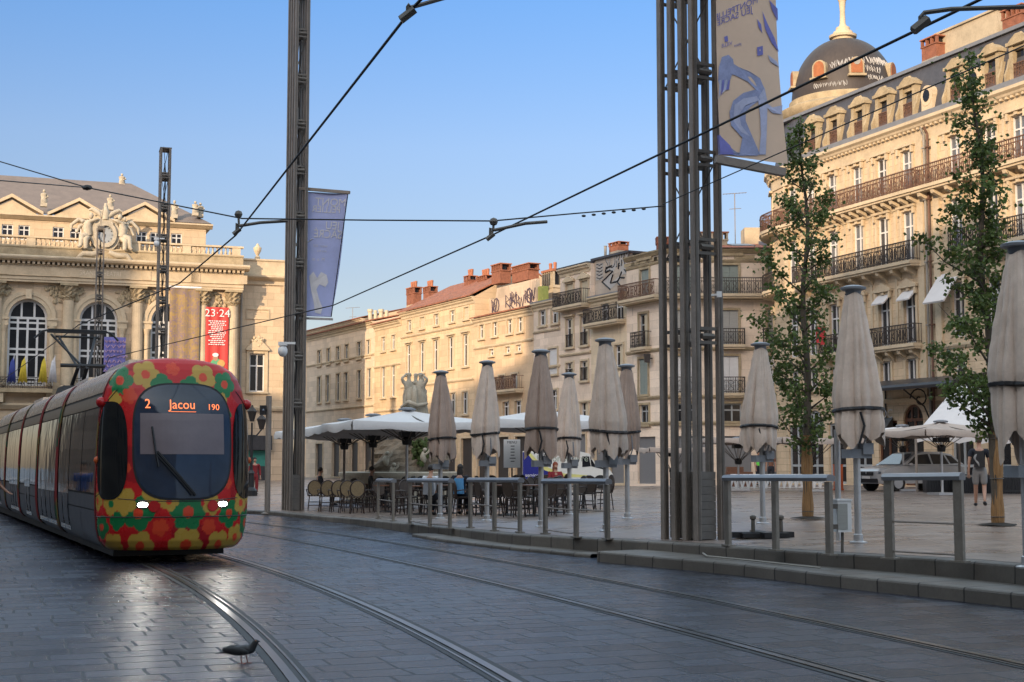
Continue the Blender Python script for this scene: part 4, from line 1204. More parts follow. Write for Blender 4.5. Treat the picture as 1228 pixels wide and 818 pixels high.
for f, a, b, rows in ((ROW, sD0 + .006, sD1, rowsL), (FR, 0, SW, rowsF)):
    holes = [(c - r['w'] / 2, c + r['w'] / 2, r['z0'], r['z1']) for r in rows for c in r['cols']]
    gd = [((a + b) / 2 - 1.0, (a + b) / 2 + 1.0, .3, 3.1)] if f is ROW else [(.7, 2.6, .3, 3.1), (3.3, 5.0, .3, 3.1), (5.7, 8.6, .3, 3.2)]
    f.wall(wl, a, b, 0, zD, holes + gd, rev=.24)
    for h in gd:
        mb = MB(); f.box(mb, h[0] + .02, h[1] - .02, h[2], h[3], -.2, -.14); mb.build('shopfront', M['roll_shutter'], D3)
    for z in (rowsF[0]['z0'] - .2, rowsF[1]['z0'] - .22, rowsF[2]['z0'] - .2, 3.9):
        f.prof(tr, a, b, [(.003, z - .14), (.06, z - .14), (.12, z - .03), (.12, z + .04), (.003, z + .08)])
    f.prof(tr, a, b, [(.003, zD - .75), (.06, zD - .7), (.1, zD - .6), (.003, zD - .55)])
    f.prof(tr, a, b, [(.003, zD - .2), (.1, zD - .2), (.2, zD - .08), (.28, zD), (.28, zD + .05), (.003, zD + .1)])
    for r in rows:
        for c in r['cols']: surround(tr, f, c - r['w'] / 2, c + r['w'] / 2, r['z0'], r['z1'], t=.14, head=False)
    for c in rows[0]['cols']:              # shell tympanum over each top window
        zt = r['z1'] if False else rows[0]['z1'] + .55
        f.poly(tr, [(c + .85 * math.cos(t), zt + .5 * math.sin(t)) for t in [pi * j / 10 for j in range(11)]], .003, .12)
    for r in rows:
        for i, c in enumerate(r['cols']):
            window(D3, f, c - r['w'] / 2, c + r['w'] / 2, r['z0'], r['z1'], frame=r.get('frame', 'grey_paint'), pane='pane_dark', shut=r['shut'], shmat=r.get('shmat', 'shutter_grey'))
            if r is rows[1] or (r is rows[2] and f is FR): balcony(D3, f, c - .85, c + .85, r['z0'] - .03, .5, m='iron')
    for i in range(5):
        z = zD - .42; c = a + (b - a) * (i + .5) / 5; f.box(tr, c - .6, c + .6, z - .1, z + .12, .003, .05)
wl.quad(FR.P(SW, 0, 0), FR.P(SW, 0, -10), FR.P(SW, zD, -10), FR.P(SW, zD, 0)); wl.quad(FR.P(0, 0, -10), FR.P(SW, 0, -10), FR.P(SW, zD, -10), FR.P(0, zD, -10))
pL = ROW.P(sD0 + .006, 0); wl.quad(pL, FR.P(0, 0, -10), FR.P(0, zD, -10), (pL.x, pL.y, zD))
wl.build('wall', ST_D3, D3, fix=False); tr.build('stone_trim', M['stone_weather'], D3, fix=False)
zb_ = rowsF[0]['z0'] - .03
balcony(D3, ROW, sD0 + .1, sD1 - .0, zb_, .75, m='rust_iron'); balcony(D3, FR, .0, SW - .1, zb_, .75, m='iron')
mb = MB()
a, b, c_, d2 = ROW.P(sD0, zD + .1, .3), FR.P(.1, zD + .1, .4), FR.P(SW, zD + .1, .4), FR.P(SW, zD + 1.3, -6)
e = FR.P(2.2, zD + 1.3, -6)
mb.quad(b, c_, d2, e); mb.add([a, b, e], [(0, 1, 2)])
mb.quad(d2, e, FR.P(0, zD + .1, -10), FR.P(SW, zD + .1, -10))
roof3 = mb.build('roof', tiles('red_roof_tiles_back', (1, 0)), D3, fix=False)
for (x, yt, yb, wd) in ((797, 285, 300, 1.0), (856, 279, 290, 1.6)):
    s_ = FR.S(x, yt, -4); p = FR.P(s_, 0, -4); chimney(roof3, (p.x, p.y), wd, .8, zD + .3, FR.Z(x, yt, -4), 0, stack='brick' if x < 800 else 'render_buff')
for x, y in ((889, 291), (915, 293), (930, 288)):
    s_ = FR.S(x, y, -3); mb = MB(); z_ = FR.Z(x, y, -3)
    mb.hexa([FR.P(s_ - .7, z_ - .5, -2), FR.P(s_ + .7, z_ - .5, -2), FR.P(s_ + .7, z_ - .3, -5), FR.P(s_ - .7, z_ - .3, -5), FR.P(s_ - .7, z_ - .3, -2), FR.P(s_ + .7, z_ - .3, -2), FR.P(s_ + .7, z_ + .25, -5), FR.P(s_ - .7, z_ + .25, -5)]); mb.build('skylight', M['zinc'], roof3)
s_ = FR.S(915, 282, -7); p = FR.P(s_, 0, -7)
mb = MB(); mb.box((p.x, p.y, zD + 1.2), (2.6, 1.5, 2.4)); mb.build('attic_block', M['render_buff'], D3)
# television aerial
def aerial(x, yt, yb, Y, label):
    p = at(x, yt, Y); b = at(x, yb, Y).z; mb = MB()
    mb.tube([(p.x, p.y, b - 1), (p.x, p.y, p.z)], .03, 5)
    mb.tube([(p.x - .75, p.y, p.z - .05), (p.x + .75, p.y, p.z + .05)], .02, 4); mb.tube([(p.x - .35, p.y, p.z - 1.0), (p.x + .4, p.y, p.z - .95)], .018, 4)
    for k in range(8): mb.tube([(p.x - .7 + k * .2, p.y - .18, p.z - .05 + k * .013), (p.x - .7 + k * .2, p.y + .18, p.z - .05 + k * .013)], .012, 4)
    mb.build('tv_aerial', M['dark_steel'], label=label, cat='aerial', loc=(p.x, p.y, b - 1))
aerial(881, 232, 277, 88, 'thin TV aerial on the red roof right of the lattice pylon')
aerial(423, 369, 388, 150, 'thin TV aerial above the red roof behind the blue banner')
# wall lantern and box on the corner house side
p = ROW.P(rs(782, 430), ROW.Z(782, 430), .35)
mb = MB(); mb.box(tuple(p), (.3, .3, .5), 0, 0, 1.25); mb.bar(p, p - ROW.n * .35, .05)
mb.build('wall_lantern', M['iron'], label='black wall lantern on the side of the weathered corner house', cat='lantern', loc=tuple(p))
# far end of the street between the corner house and the domed building
fz_ = Fac((17.5, 112), (1, 0), (0, -1))
# ================================================================ the opera house
OP = Fac((-22.0, 113.0), (-.94, -.34)); OP.n = Vector((.34, -.94, 0)).normalized()
UO = (OP.u.x, OP.u.y)
ST_O = stone('opera_limestone', (.53, .42, .26), UO, stain=.4, joint=.7, course=.55, block=1.1)
ST_R = stone('rusticated_limestone', (.50, .40, .26), UO, stain=.35, joint=.25, course=.62, block=1.5)
OPERA = thing('opera_house', 'grand cream stone theatre with arched windows, columns and a carved clock group on top', 'building', (-32, 116, 0))
os_ = lambda x, y=400, d=0: OP.S(x, y, d)
S_L = os_(0) + 9
ZSILL, ZSPR, ZGL, ZARC, ZARB, ZFR0, ZFR1, ZCOR, ZBAL0, ZBAL1 = 7.4, 12.6, 14.2, 14.8, 15.3, 15.75, 16.55, 17.1, 18.0, 18.85
wc = [os_(33), os_(118), os_(203)]
wc.append(wc[0] + (wc[0] - wc[1])); 
HW = 1.42
holes = [(c - HW, c + HW, ZSILL, ZSPR, True) for c in wc] + [(c - 1.2, c + 1.2, .1, 4.2, True) for c in wc]
bay4 = os_(260)
holes.append((bay4 - .6, bay4 + .6, 8.2, 12.0))
wl, tr = MB(), MB()
OP.wall(wl, 0, S_L, 0, ZARB, holes, rev=.5)
wl.quad(OP.P(0, 0, 0), OP.P(0, 0, -18), OP.P(0, ZBAL0, -18), OP.P(0, ZBAL0, 0))
OP.box(wl, .0, S_L, ZARB + .002, ZCOR, -.6, -.002)
wl.build('wall', ST_O, OPERA, fix=False)
# orders: paired engaged columns with carved capitals
colx = [81, 164, 242, 278]
cs = [os_(x) for x in colx]; cs.append(cs[0] + (wc[0] - wc[1])); 
capm = MB()
for c in cs:
    th = .42
    p = OP.P(c, 0, .18)
    tr.lathe([(.62, 6.9), (.62, 7.1), (.56, 7.15), (.58, 7.35), (.47, 7.45), (.45, 10), (.40, 14.0), (.45, 14.05)], (p.x, p.y, 0), 16)
    OP.box(tr, c - .68, c + .68, 6.1, 6.9, .003, .85)
    capm = MB(); capm.lathe([(.40, 14.06), (.42, 14.2), (.5, 14.3), (.44, 14.4), (.56, 14.65), (.5, 14.72), (.64, 15.05), (.68, 15.1)], (p.x, p.y, 0), 16, rmod=lambda t, i: 1 + .13 * math.cos(8 * t + (i % 2) * pi))
    OP.box(capm, c - .66, c + .66, 15.1, 15.28, .003, .86); capm.build('capital', M['stone_weather'], OPERA)
for c in wc:                               # archivolts, imposts, small columns
    N = 18
    for r0, r1, dd in ((HW, HW + .3, .10), (HW + .3, HW + .62, .17)):
        for k in range(N):
            t0, t1 = pi * k / N, pi * (k + 1) / N
            OP.poly(tr, [(c + r0 * math.cos(t0), ZSPR + r0 * math.sin(t0)), (c + r1 * math.cos(t0), ZSPR + r1 * math.sin(t0)), (c + r1 * math.cos(t1), ZSPR + r1 * math.sin(t1)), (c + r0 * math.cos(t1), ZSPR + r0 * math.sin(t1))], .003, dd)
    for q in (-1, 1):
        a = c + q * (HW + .33)
        OP.box(tr, a - .36, a + .36, ZSPR - .62, ZSPR - .003, .003, .22); OP.box(tr, a - .42, a + .42, ZSPR - .18, ZSPR - .0035, .2205, .30)
        p = OP.P(a, 0, .12); tr.lathe([(.27, ZSILL), (.27, ZSILL + .15), (.22, ZSILL + .2), (.2, ZSPR - 1.1), (.28, ZSPR - .75), (.3, ZSPR - .63)], (p.x, p.y, 0), 12)
    OP.box(tr, c - .22, c + .22, ZSPR + HW + .0, ZSPR + HW + .72, .175, .34)
# entablature
L0, L1_ = -.35, S_L
OP.prof(tr, L0, L1_, [(.003, ZARB), (.55, ZARB), (.55, ZARB + .16), (.62, ZARB + .18), (.62, ZFR0 - .06), (.72, ZFR0), (.003, ZFR0)])
OP.box(tr, L0, L1_, ZFR0 + .002, ZFR1, .003, .55)
OP.prof(tr, L0, L1_, [(.003, ZFR1 + .002), (.6, ZFR1 + .002), (.64, ZFR1 + .1), (.003, ZFR1 + .1)])
n = int((L1_ - L0) / .36)
for i in range(n): a = L0 + .36 * i; OP.box(tr, a, a + .2, ZFR1 + .102, ZFR1 + .3, .003, .86)
OP.prof(tr, L0 - .4, L1_, [(.003, ZFR1 + .302), (.9, ZFR1 + .302), (1.15, ZFR1 + .4), (1.25, ZCOR), (1.25, ZCOR + .1), (.9, ZCOR + .2), (.003, ZCOR + .24)])
for c in wc + [bay4]:
    for q in (-1.9, 1.9): OP.box(tr, c + q - .35, c + q + .35, ZFR0 + .06, ZFR1 - .06, .5505, .59)
tr.build('stone_trim', M['stone_trim'], OPERA, fix=False)
mb = MB(); OP.box(mb, -.3, L1_, ZCOR + .2, ZBAL0 - .05, -.5, .55); OP.box(mb, -.35, L1_, ZBAL0 - .05, ZBAL0 + .06, -.52, .62)
mb.build('blocking_course', M['stone_weather'], OPERA)
bal = MB()
OP.box(bal, -.35, L1_, ZBAL1 - .14, ZBAL1, -.1, .42); OP.box(bal, -.35, L1_, ZBAL0 + .062, ZBAL0 + .14, -.08, .4)
i = 0; a = .2
while a < L1_:
    big = (i % 11 == 0)
    if big: OP.box(bal, a - .3, a + .35, ZBAL0 + .142, ZBAL1 - .142, -.06, .38)
    else:
        p = OP.P(a, 0, .16); bal.lathe([(.08, ZBAL0 + .14), (.12, ZBAL0 + .3), (.05, ZBAL0 + .5), (.08, ZBAL1 - .14)], (p.x, p.y, 0), 6)
    a += .34 if not big else .5; i += 1
bal.build('balustrade', M['stone_trim'], OPERA)
# carved spandrels
q = random.Random(3)
for c in wc:
    for sg in (-1, 1):
        mb = MB()
        for k in range(26):
            t = q.random(); s_ = c + sg * (1.2 + 1.25 * q.random()); z_ = ZSPR + 1.25 + 1.25 * q.random()
            if (s_ - c) ** 2 + (z_ - ZSPR) ** 2 < (HW + .72) ** 2 or z_ > ZARB - .15 or abs(s_ - c) > 2.45: continue
            mb.ball(OP.P(s_, z_, .06), (q.uniform(.09, .22), .1, q.uniform(.09, .26)), n=6, jit=.15)
        mb.build('carved_relief', M['stone_weather'], OPERA)
mb = MB()
for k in range(30): mb.ball(OP.P(bay4 + q.uniform(-.75, .75), q.uniform(13.6, 15.0), .05), q.uniform(.09, .2), n=6, jit=.2)
mb.build('carved_relief', M['stone_weather'], OPERA)
mb = MB(); put_text(mb, 'GRAND THEATRE', .5, lambda x, y: OP.P(wc[1] - x, (ZFR0 + ZFR1) / 2 + y, .556), sx=.82)
mb.build('frieze_letters', mat('incised_letters', (.66, .56, .42), .8), OPERA, fix=False)
for i, c in enumerate(wc):
    window(OPERA, OP, c - HW, c + HW, ZSILL, ZSPR, d=-.45, arch=True, cross=(3,), transom=(.06, .12, .46, .54, .84, .93), fw=.15, pane='pane_dark')
window(OPERA, OP, bay4 - .6, bay4 + .6, 8.2, 12.0, d=-.4, pane='pane_dark')
for c in wc:
    mb = MB(); OP.box(mb, c - 1.15, c + 1.15, .1, 4.3, -.45, -.38); mb.build('door', M['wood'], OPERA)
    mb = MB(); OP.box(mb, c - 1.9, c + 1.9, ZSILL - .55, ZSILL - .25, .003, 1.0)
    for s_ in (-1.6, 1.6): OP.prof(mb, c + s_ - .15, c + s_ + .15, [(.003, ZSILL - .552), (.9, ZSILL - .552), (.5, ZSILL - 1.0), (.003, ZSILL - 1.4)])
    b_ = mb.build('balcony', M['stone_weather'], OPERA)
    railing('railing', b_, OP, c - 1.85, c + 1.85, ZSILL - .25, .85, .92, m='iron')
mb = MB(); OP.prof(mb, 0, S_L, [(.003, 5.6), (.2, 5.6), (.45, 5.9), (.45, 6.05), (.003, 6.09)]); mb.build('string_course', M['stone_trim'], OPERA)
# attic storey set back behind the balustrade
AD = -2.2
a0 = os_(247, 280, AD); ZA = 20.75
at_holes = []
for x in (9, 29, 70, 91, 170, 187, 212):
    c = os_(x, 272, AD); at_holes.append((c - .42, c + .42, 18.9, 20.05))
wl = MB(); OP.wall(wl, a0, S_L, ZBAL0 - .5, ZA, at_holes, rev=.2, d=AD)
wl.quad(OP.P(a0, ZBAL0 - .5, AD), OP.P(a0, ZBAL0 - .5, AD - 14), OP.P(a0, ZA, AD - 14), OP.P(a0, ZA, AD))
wl.build('attic_wall', ST_O, OPERA, fix=False)
for h in at_holes: window(OPERA, OP, *h, d=AD - .15, fw=.08, pane='pane_dark')
mb = MB(); OP.prof(mb, a0 - .5, S_L, [(AD + .003, ZA - .25), (AD + .1, ZA - .25), (AD + .4, ZA - .05), (AD + .5, ZA), (AD + .5, ZA + .12), (AD - .4, ZA + .2)])
OP.box(mb, a0 - .5, a0 + .0, ZA - .05, ZA + .12, AD - 14, AD + .0)
for x, yy in ((14, 234.5), (95, 240), (174, 246)):
    c = os_(x, 250, AD + .5); w2 = 2.35; zt = ZA + .14; za = zt + 1.35
    OP.poly(mb, [(c - w2 + .45, zt), (c + w2 - .45, zt), (c, za - .28)], AD - .6, AD + .3)
    for s_ in (-1, 1): OP.poly(mb, [(c + s_ * w2, zt - .02), (c + s_ * w2, zt + .22), (c, za + .16), (c, za - .1)], AD - .6, AD + .55)
mb.build('attic_pediments', M['stone_trim'], OPERA)
mb = MB()
RB = -9.5; zrdg = OP.Z(100, 216.5, RB); srdg = os_(157, 223, RB)
mb.quad(OP.P(a0 - .4, ZA + .2, AD + .3), OP.P(S_L + 6, ZA + .2, AD + .3), OP.P(S_L + 6, zrdg, RB), OP.P(srdg, zrdg, RB))
mb.quad(OP.P(a0 - .4, ZA + .2, AD + .3), OP.P(srdg, zrdg, RB), OP.P(srdg, zrdg, RB - 5), OP.P(a0 - .4, ZA + .2, AD - 14))
mb.quad(OP.P(srdg, zrdg, RB), OP.P(S_L + 6, zrdg, RB), OP.P(S_L + 6, zrdg, RB - 5), OP.P(srdg, zrdg, RB - 5))
mb.build('roof', M['opera_roof'], OPERA, fix=False)
def statue(x, yt, yb, d, seed, name='roof_statue'):
    s_ = OP.S(x, yb, d); z0 = OP.Z(x, yb, d); z1 = OP.Z(x, yt, d); h = z1 - z0; p = OP.P(s_, 0, d); q = random.Random(seed)
    mb = MB(); mb.box((p.x, p.y, z0 + h * .1), (.5, .5, h * .2), .3)
    mb.lathe([(.24, z0 + h * .2), (.27, z0 + h * .35), (.2, z0 + h * .5), (.24, z0 + h * .62), (.26, z0 + h * .74), (.1, z0 + h * .8)], (p.x, p.y, 0), 10, rmod=lambda t, i: 1 + .12 * math.sin(3 * t + i))
    mb.ball((p.x, p.y, z0 + h * .9), (.12, .12, h * .1), n=8)
    mb.tube([(p.x + .2, p.y, z0 + h * .72), (p.x + .34, p.y - .05, z0 + h * .55), (p.x + .2, p.y - .2, z0 + h * .5)], .06, 5)
    mb.build(name, M['statue_stone'], OPERA, smooth=50)
for x, yt, yb, d, sd in ((52.5, 227, 248, AD + .2, 1), (132, 233, 252, AD + 1, 2), (146, 208, 224, RB, 3), (209, 240, 262, AD, 4), (234, 241, 259, AD - .1, 5), (240, 243, 261, AD - .6, 6)): statue(x, yt, yb, d, sd)
# clock group
ck = os_(126, 282, .3); zk = OP.Z(126, 282, .3)
mb = MB(); q = random.Random(8)
for r0, r1, dd in ((.62, .86, .75), (.86, 1.12, .55)):
    for k in range(20):
        t0, t1 = 2 * pi * k / 20, 2 * pi * (k + 1) / 20
        OP.poly(mb, [(ck + r0 * math.cos(t0), zk + 1.12 * r0 * math.sin(t0)), (ck + r1 * math.cos(t0), zk + 1.2 * r1 * math.sin(t0)), (ck + r1 * math.cos(t1), zk + 1.2 * r1 * math.sin(t1)), (ck + r0 * math.cos(t1), zk + 1.12 * r0 * math.sin(t1))], -.2, dd)
OP.box(mb, ck - 1.0, ck + 1.0, zk - 1.9, zk + 1.0, -.5, .2)
def limb(pts, r): mb.tube([OP.P(ck + a, zk + b, c) for a, b, c in pts], r, 7)
for sg in (-1, 1):                         # seated draped figures leaning on the dial, scrolls below, wings above
    limb([(sg * 1.25, -.1, .4), (sg * 1.35, .55, .45), (sg * 1.2, 1.05, .5)], [.38, .36, .22])
    mb.ball(OP.P(ck + sg * 1.08, zk + 1.42, .55), (.2, .2, .25), n=8)
    limb([(sg * 1.3, .95, .5), (sg * .9, 1.05, .75), (sg * .55, 1.2, .6)], [.14, .12, .09])
    limb([(sg * 1.3, -.1, .4), (sg * 1.75, -.25, .85), (sg * 1.85, -1.0, .9), (sg * 2.0, -1.15, 1.0)], [.32, .26, .17, .12])
    limb([(sg * 1.3, -.2, .4), (sg * 1.5, -.5, .9), (sg * 1.45, -1.2, .9)], [.3, .24, .16])
    limb([(sg * 1.35, .9, .3), (sg * 1.9, .6, .3), (sg * 2.15, .05, .4)], [.16, .13, .1])
    limb([(sg * 1.4, 1.0, .1), (sg * 2.0, 1.15, .05), (sg * 2.5, .7, .05), (sg * 2.55, .2, .1)], [.12, .16, .14, .05])
    limb([(sg * .3, -1.35, .5), (sg * .9, -1.6, .55), (sg * 1.6, -1.55, .5), (sg * 2.0, -1.9, .45), (sg * 1.7, -2.2, .4)], [.2, .25, .25, .2, .1])
    limb([(sg * .2, 1.45, .4), (sg * .6, 1.75, .4), (sg * 1.0, 2.0, .3), (sg * 1.25, 1.9, .3)], [.22, .2, .16, .08])
for k in range(46):
    a = q.uniform(0, 2 * pi); r = q.uniform(1.1, 2.1)
    mb.ball(OP.P(ck + r * math.cos(a), zk - .2 + 1.0 * r * math.sin(a), q.uniform(.1, .55)), (q.uniform(.1, .26), q.uniform(.1, .2), q.uniform(.1, .26)), n=6, jit=.2)
limb([(0, 1.2, .4), (0, 1.75, .4), (0, 2.1, .35), (0, 2.5, .3)], [.3, .34, .2, .1])
mb.build('clock_sculpture', M['statue_stone'], OPERA, smooth=60)
mb = MB(); mb.prism([OP.P(ck + .62 * math.cos(t), zk + .69 * math.sin(t), .45) for t in [2 * pi * k / 24 for k in range(24)]], OP.n * .05)
dial = mb.build('clock_face', mat('clock_dial', (.30, .33, .36), .4), OPERA)
mb = MB()
for k in range(12):
    t = 2 * pi * k / 12; mb.bar(OP.P(ck + .48 * math.cos(t), zk + .53 * math.sin(t), .51), OP.P(ck + .57 * math.cos(t), zk + .63 * math.sin(t), .51), .05)
mb.bar(OP.P(ck, zk, .515), OP.P(ck + .25, zk + .22, .515), .05); mb.bar(OP.P(ck, zk, .52), OP.P(ck + .1, zk - .48, .52), .04)
mb.build('clock_hands', M['black'], dial)
# right wing, set back
WD = -1.3
sw0, sw1 = os_(352, 450, WD), os_(287, 450, WD)
wz = OP.Z(315, 333, WD)
pc = os_(308, 450, WD); zt_, zb_ = OP.Z(308, 424, WD), OP.Z(308, 470, WD)
dc_ = os_(307, 560, WD)
wl = MB(); OP.wall(wl, sw0, sw1 + 1, 5.9, wz, [(pc - .62, pc + .62, zb_, zt_)], rev=.3, d=WD)
wl.quad(OP.P(sw0, 0, WD), OP.P(sw0, 0, -18), OP.P(sw0, wz, -18), OP.P(sw0, wz, WD)); wl.build('wall', ST_O, OPERA, fix=False)
wl = MB(); OP.wall(wl, sw0, sw1 + 1, 0, 5.9, [(dc_ - .95, dc_ + .95, .1, 3.6)], rev=.3, d=WD + .04); wl.build('rusticated_base', ST_R, OPERA, fix=False)
tr = MB()
OP.prof(tr, sw0 - .3, sw1 + 1, [(WD + .003, wz - .6), (WD + .12, wz - .6), (WD + .15, wz - .3), (WD + .5, wz - .1), (WD + .6, wz), (WD + .6, wz + .12), (WD + .003, wz + .2)])
zpar = OP.Z(315, 311, WD)
OP.box(tr, sw0 - .1, sw1 + .9, wz + .2, zpar - .14, WD - .4, WD + .05); OP.box(tr, sw0 - .15, sw1 + .9, zpar - .14, zpar, WD - .45, WD + .15)
OP.prof(tr, sw0, sw1 + .9, [(WD + .05, 5.75), (WD + .2, 5.75), (WD + .3, 5.95), (WD + .3, 6.1), (WD + .003, 6.15)])
tr2 = Fac(OP.P(0, 0, WD), UO); tr2.n = OP.n
surround(tr, tr2, pc - .62, pc + .62, zb_, zt_, t=.24, head=True, ped=1.0, d=.12)
for k in range(14): tr.ball(tr2.P(pc + rnd.uniform(-.45, .45), zt_ + .75 + rnd.uniform(-.15, .55), .16), rnd.uniform(.1, .2), n=6, jit=.2)
zz0, zz1 = OP.Z(308, 383, WD), OP.Z(308, 370, WD)
for (a, b, c, d2) in ((pc - .95, pc + .95, zz0, zz0 + .1), (pc - .95, pc + .95, zz1 - .1, zz1), (pc - .95, pc - .85, zz0 + .103, zz1 - .103), (pc + .85, pc + .95, zz0 + .103, zz1 - .103)): tr2.box(tr, a, b, c, d2, .003, .08)
for k in range(16):
    z = 6.3 + k * .62
    if z < wz - .9: tr2.box(tr, sw0 + .02, sw0 + (.95 if k % 2 else .65), z, z + .54, .003, .09)
p = OP.P(os_(309, 320, WD), 0, WD - .2)
for dx in (0, 3.9):
    q_ = p - OP.u * dx; tr.lathe([(.22, zpar), (.22, zpar + .2), (.1, zpar + .3), (.3, zpar + .7), (.34, zpar + .95), (.2, zpar + 1.05), (.06, zpar + 1.3)], (q_.x, q_.y, 0), 12)
tr.build('stone_trim', M['stone_trim'], OPERA, fix=False)
window(OPERA, tr2, pc - .62, pc + .62, zb_, zt_, d=-.25, fw=.11, pane='pane_dark')
mb = MB(); tr2.box(mb, dc_ - .93, dc_ + .93, .1, 2.7, -.25, -.19); dd = mb.build('door', M['shop_dark'], OPERA)
mb = MB(); tr2.box(mb, dc_ - 1.2, dc_ + 1.2, 2.6, 3.75, .05, .5); mb.build('door_awning', M['shop_dark'], OPERA)
gm = mat('teal_poster_border', (.03, .22, .18), .5)
mb = MB(); tr2.box(mb, dc_ - .9, dc_ + .6, 1.3, 2.55, -.185, -.17); mb.build('teal_sign', gm, OPERA)
mb = MB(); mb.tube([tr2.P(os_(286, 450, WD) - .12, 0, .12), tr2.P(os_(286, 450, WD) - .12, wz - .6, .12)], .09, 8); mb.build('downpipe', M['render_grey'], OPERA)

# ---- banners and flags hung on the front: things of their own
def hung(name, label, x0, x1, yt, yb, d, mats, paint, cat='banner', rod=True):
    s0, s1 = OP.S(x1, yt, d), OP.S(x0, yt, d); z0, z1 = OP.Z(x0, yb, d), OP.Z(x0, yt, d)
    p = OP.P((s0 + s1) / 2, z0, d)
    root = thing(name, label, cat, tuple(p))
    mb = MB(); K = 14
    for i in range(K):                     # cloth with a slight belly
        a, b = s0 + (s1 - s0) * i / K, s0 + (s1 - s0) * (i + 1) / K
        da, db = d + .04 * math.sin(i * 1.1), d + .04 * math.sin((i + 1) * 1.1)
        mb.quad(OP.P(a, z0, da), OP.P(b, z0, db), OP.P(b, z1, db), OP.P(a, z1, da))
    mb.build('cloth', mats[0], root, fix=False, smooth=True)
    if rod: mb = MB(); mb.tube([OP.P(s0 - .1, z1, d), OP.P(s1 + .1, z1, d)], .1, 8); mb.build('rod', M['sign_white'], root)
    paint(root, s0, s1, z0, z1, d)
def red_paint(root, s0, s1, z0, z1, d):
    c = (s0 + s1) / 2; mb = MB(); D = d + .075
    put_text(mb, '23·24', .85, lambda x, y: OP.P(c - x, z1 - .5 + y, D), sx=1.05)
    q = random.Random(2)
    for i in range(13):
        w_ = q.uniform(.35, .7); z = z1 - 1.15 - i * .155
        k = 7; x = -w_
        while x < w_ - .05:
            l = q.uniform(.08, .22); e = min(x + l, w_)
            mb.quad(OP.P(c - x, z, D), OP.P(c - e, z, D), OP.P(c - e, z + .075, D), OP.P(c - x, z + .075, D)); x = e + .05
    mb.build('lettering', M['sign_white'], root, fix=False)
    mb = MB()                              # photo of a figure in a white hat and a green-blue costume at the foot
    def blob(x, z, rx, rz, mi, dd): mb.add([OP.P(c + x + rx * math.cos(t), z0 + z + rz * math.sin(t), D + dd) for t in [2 * pi * k / 14 for k in range(14)]], [tuple(range(14))], mi)
    blob(0, .72, .55, .62, 1, 0); blob(.2, .5, .35, .4, 2, .004); blob(-.35, .95, .3, .3, 3, .004); blob(.1, 1.4, .2, .27, 0, .008); blob(.1, 1.62, .24, .16, 4, .012); blob(-.1, .35, .4, .3, 4, .008)
    mb.build('printed_figure', [M['skin'], mat('print_green', (.10, .35, .18), .7), mat('print_blue', (.15, .25, .55), .7), mat('print_gold', (.5, .3, .1), .7), M['sign_white']], root, fix=False)
hung('hanging_banner', 'narrow red season banner with white 23·24 lettering between two columns', 247, 274.5, 368, 450, .62, [mat('red_banner_cloth', (.55, .05, .045), .7, var=.08)], red_paint, rod=False)
tan = None
def tan_cloth():
    m, nt, b = _new('tan_banner_print')
    pos = nd(nt, 'ShaderNodeNewGeometry').outputs['Position']
    n1 = ramp(nt, noise(nt, pos, 1.5, 6, .75, 1.0), .45, .6); n2 = ramp(nt, noise(nt, pos, 2.7, 6, .8, 2.0), .5, .62)
    c = mix(nt, n1, (.23, .165, .10), (.33, .22, .07)); c = mix(nt, mathn(nt, 'MULTIPLY', n2, .8), c, (.16, .11, .24))
    nt.links.new(c, b.inputs['Base Color']); b.inputs['Roughness'].default_value = .8; return m
hung('hanging_banner', 'wide tan and violet patterned banner covering the right-hand arched window', 204, 240, 344, 452, .75, [tan_cloth()], lambda *a: None)
def blue_paint(root, s0, s1, z0, z1, d):
    c = (s0 + s1) / 2; mb = MB(); q = random.Random(4); D = d + .075
    for i in range(7):
        z = z1 - .35 - i * .38; x = -.75
        while x < .6:
            l = q.uniform(.12, .4); mb.tube([OP.P(c - x - l * t, z + .11 * math.sin(t * 7 + i), D) for t in (0, .25, .5, .75, 1)], .035, 4); x += l + .09
    mb.build('lettering', mat('pink_lettering', (.45, .30, .42), .7), root)
hung('hanging_banner', 'small violet-blue banner with pink handwriting beside the middle arched window', 125, 151, 404, 446, .7, [mat('violet_banner_cloth', (.16, .15, .42), .7, var=.2, scale=1.2)], blue_paint, rod=False)
fl_m = {'blue': mat('blue_flag_cloth', (.04, .06, .25), .8), 'yellow': mat('yellow_flag_cloth', (.55, .42, .04), .8), 'white': mat('white_flag_cloth', (.5, .5, .52), .8)}
for x, col, lab in ((13.5, 'blue', 'dark blue flag furled on its pole before the leftmost arched window'), (27, 'yellow', 'yellow and white flag, second of the four on the opera balcony'), (51, 'yellow', 'bright yellow flag, third of the four on the opera balcony'), (62.5, 'white', 'white and blue flag, rightmost of the four on the opera balcony')):
    s_ = OP.S(x, 460, .9); z0 = OP.Z(x, 463, .9); p = OP.P(s_, z0, .9)
    root = thing('flag', lab, 'flag', tuple(p), 'flags on the opera balcony')
    mb = MB(); mb.tube([OP.P(s_, z0, .9), OP.P(s_ - .15, z0 + 2.3, 1.15)], .03, 5); mb.build('flag_pole', M['sign_white'], root)
    mb = MB()
    for k in range(7): mb.tube([OP.P(s_ - .12 + .03 * k, z0 + 2.2 - .06 * k, 1.12), OP.P(s_ - .0 + .09 * (k - 3), z0 + .25 + .05 * (k % 3), 1.0 + .05 * (k % 2))], [.03, .07], 6)
    mb.build('flag_cloth', fl_m[col], root, smooth=True)
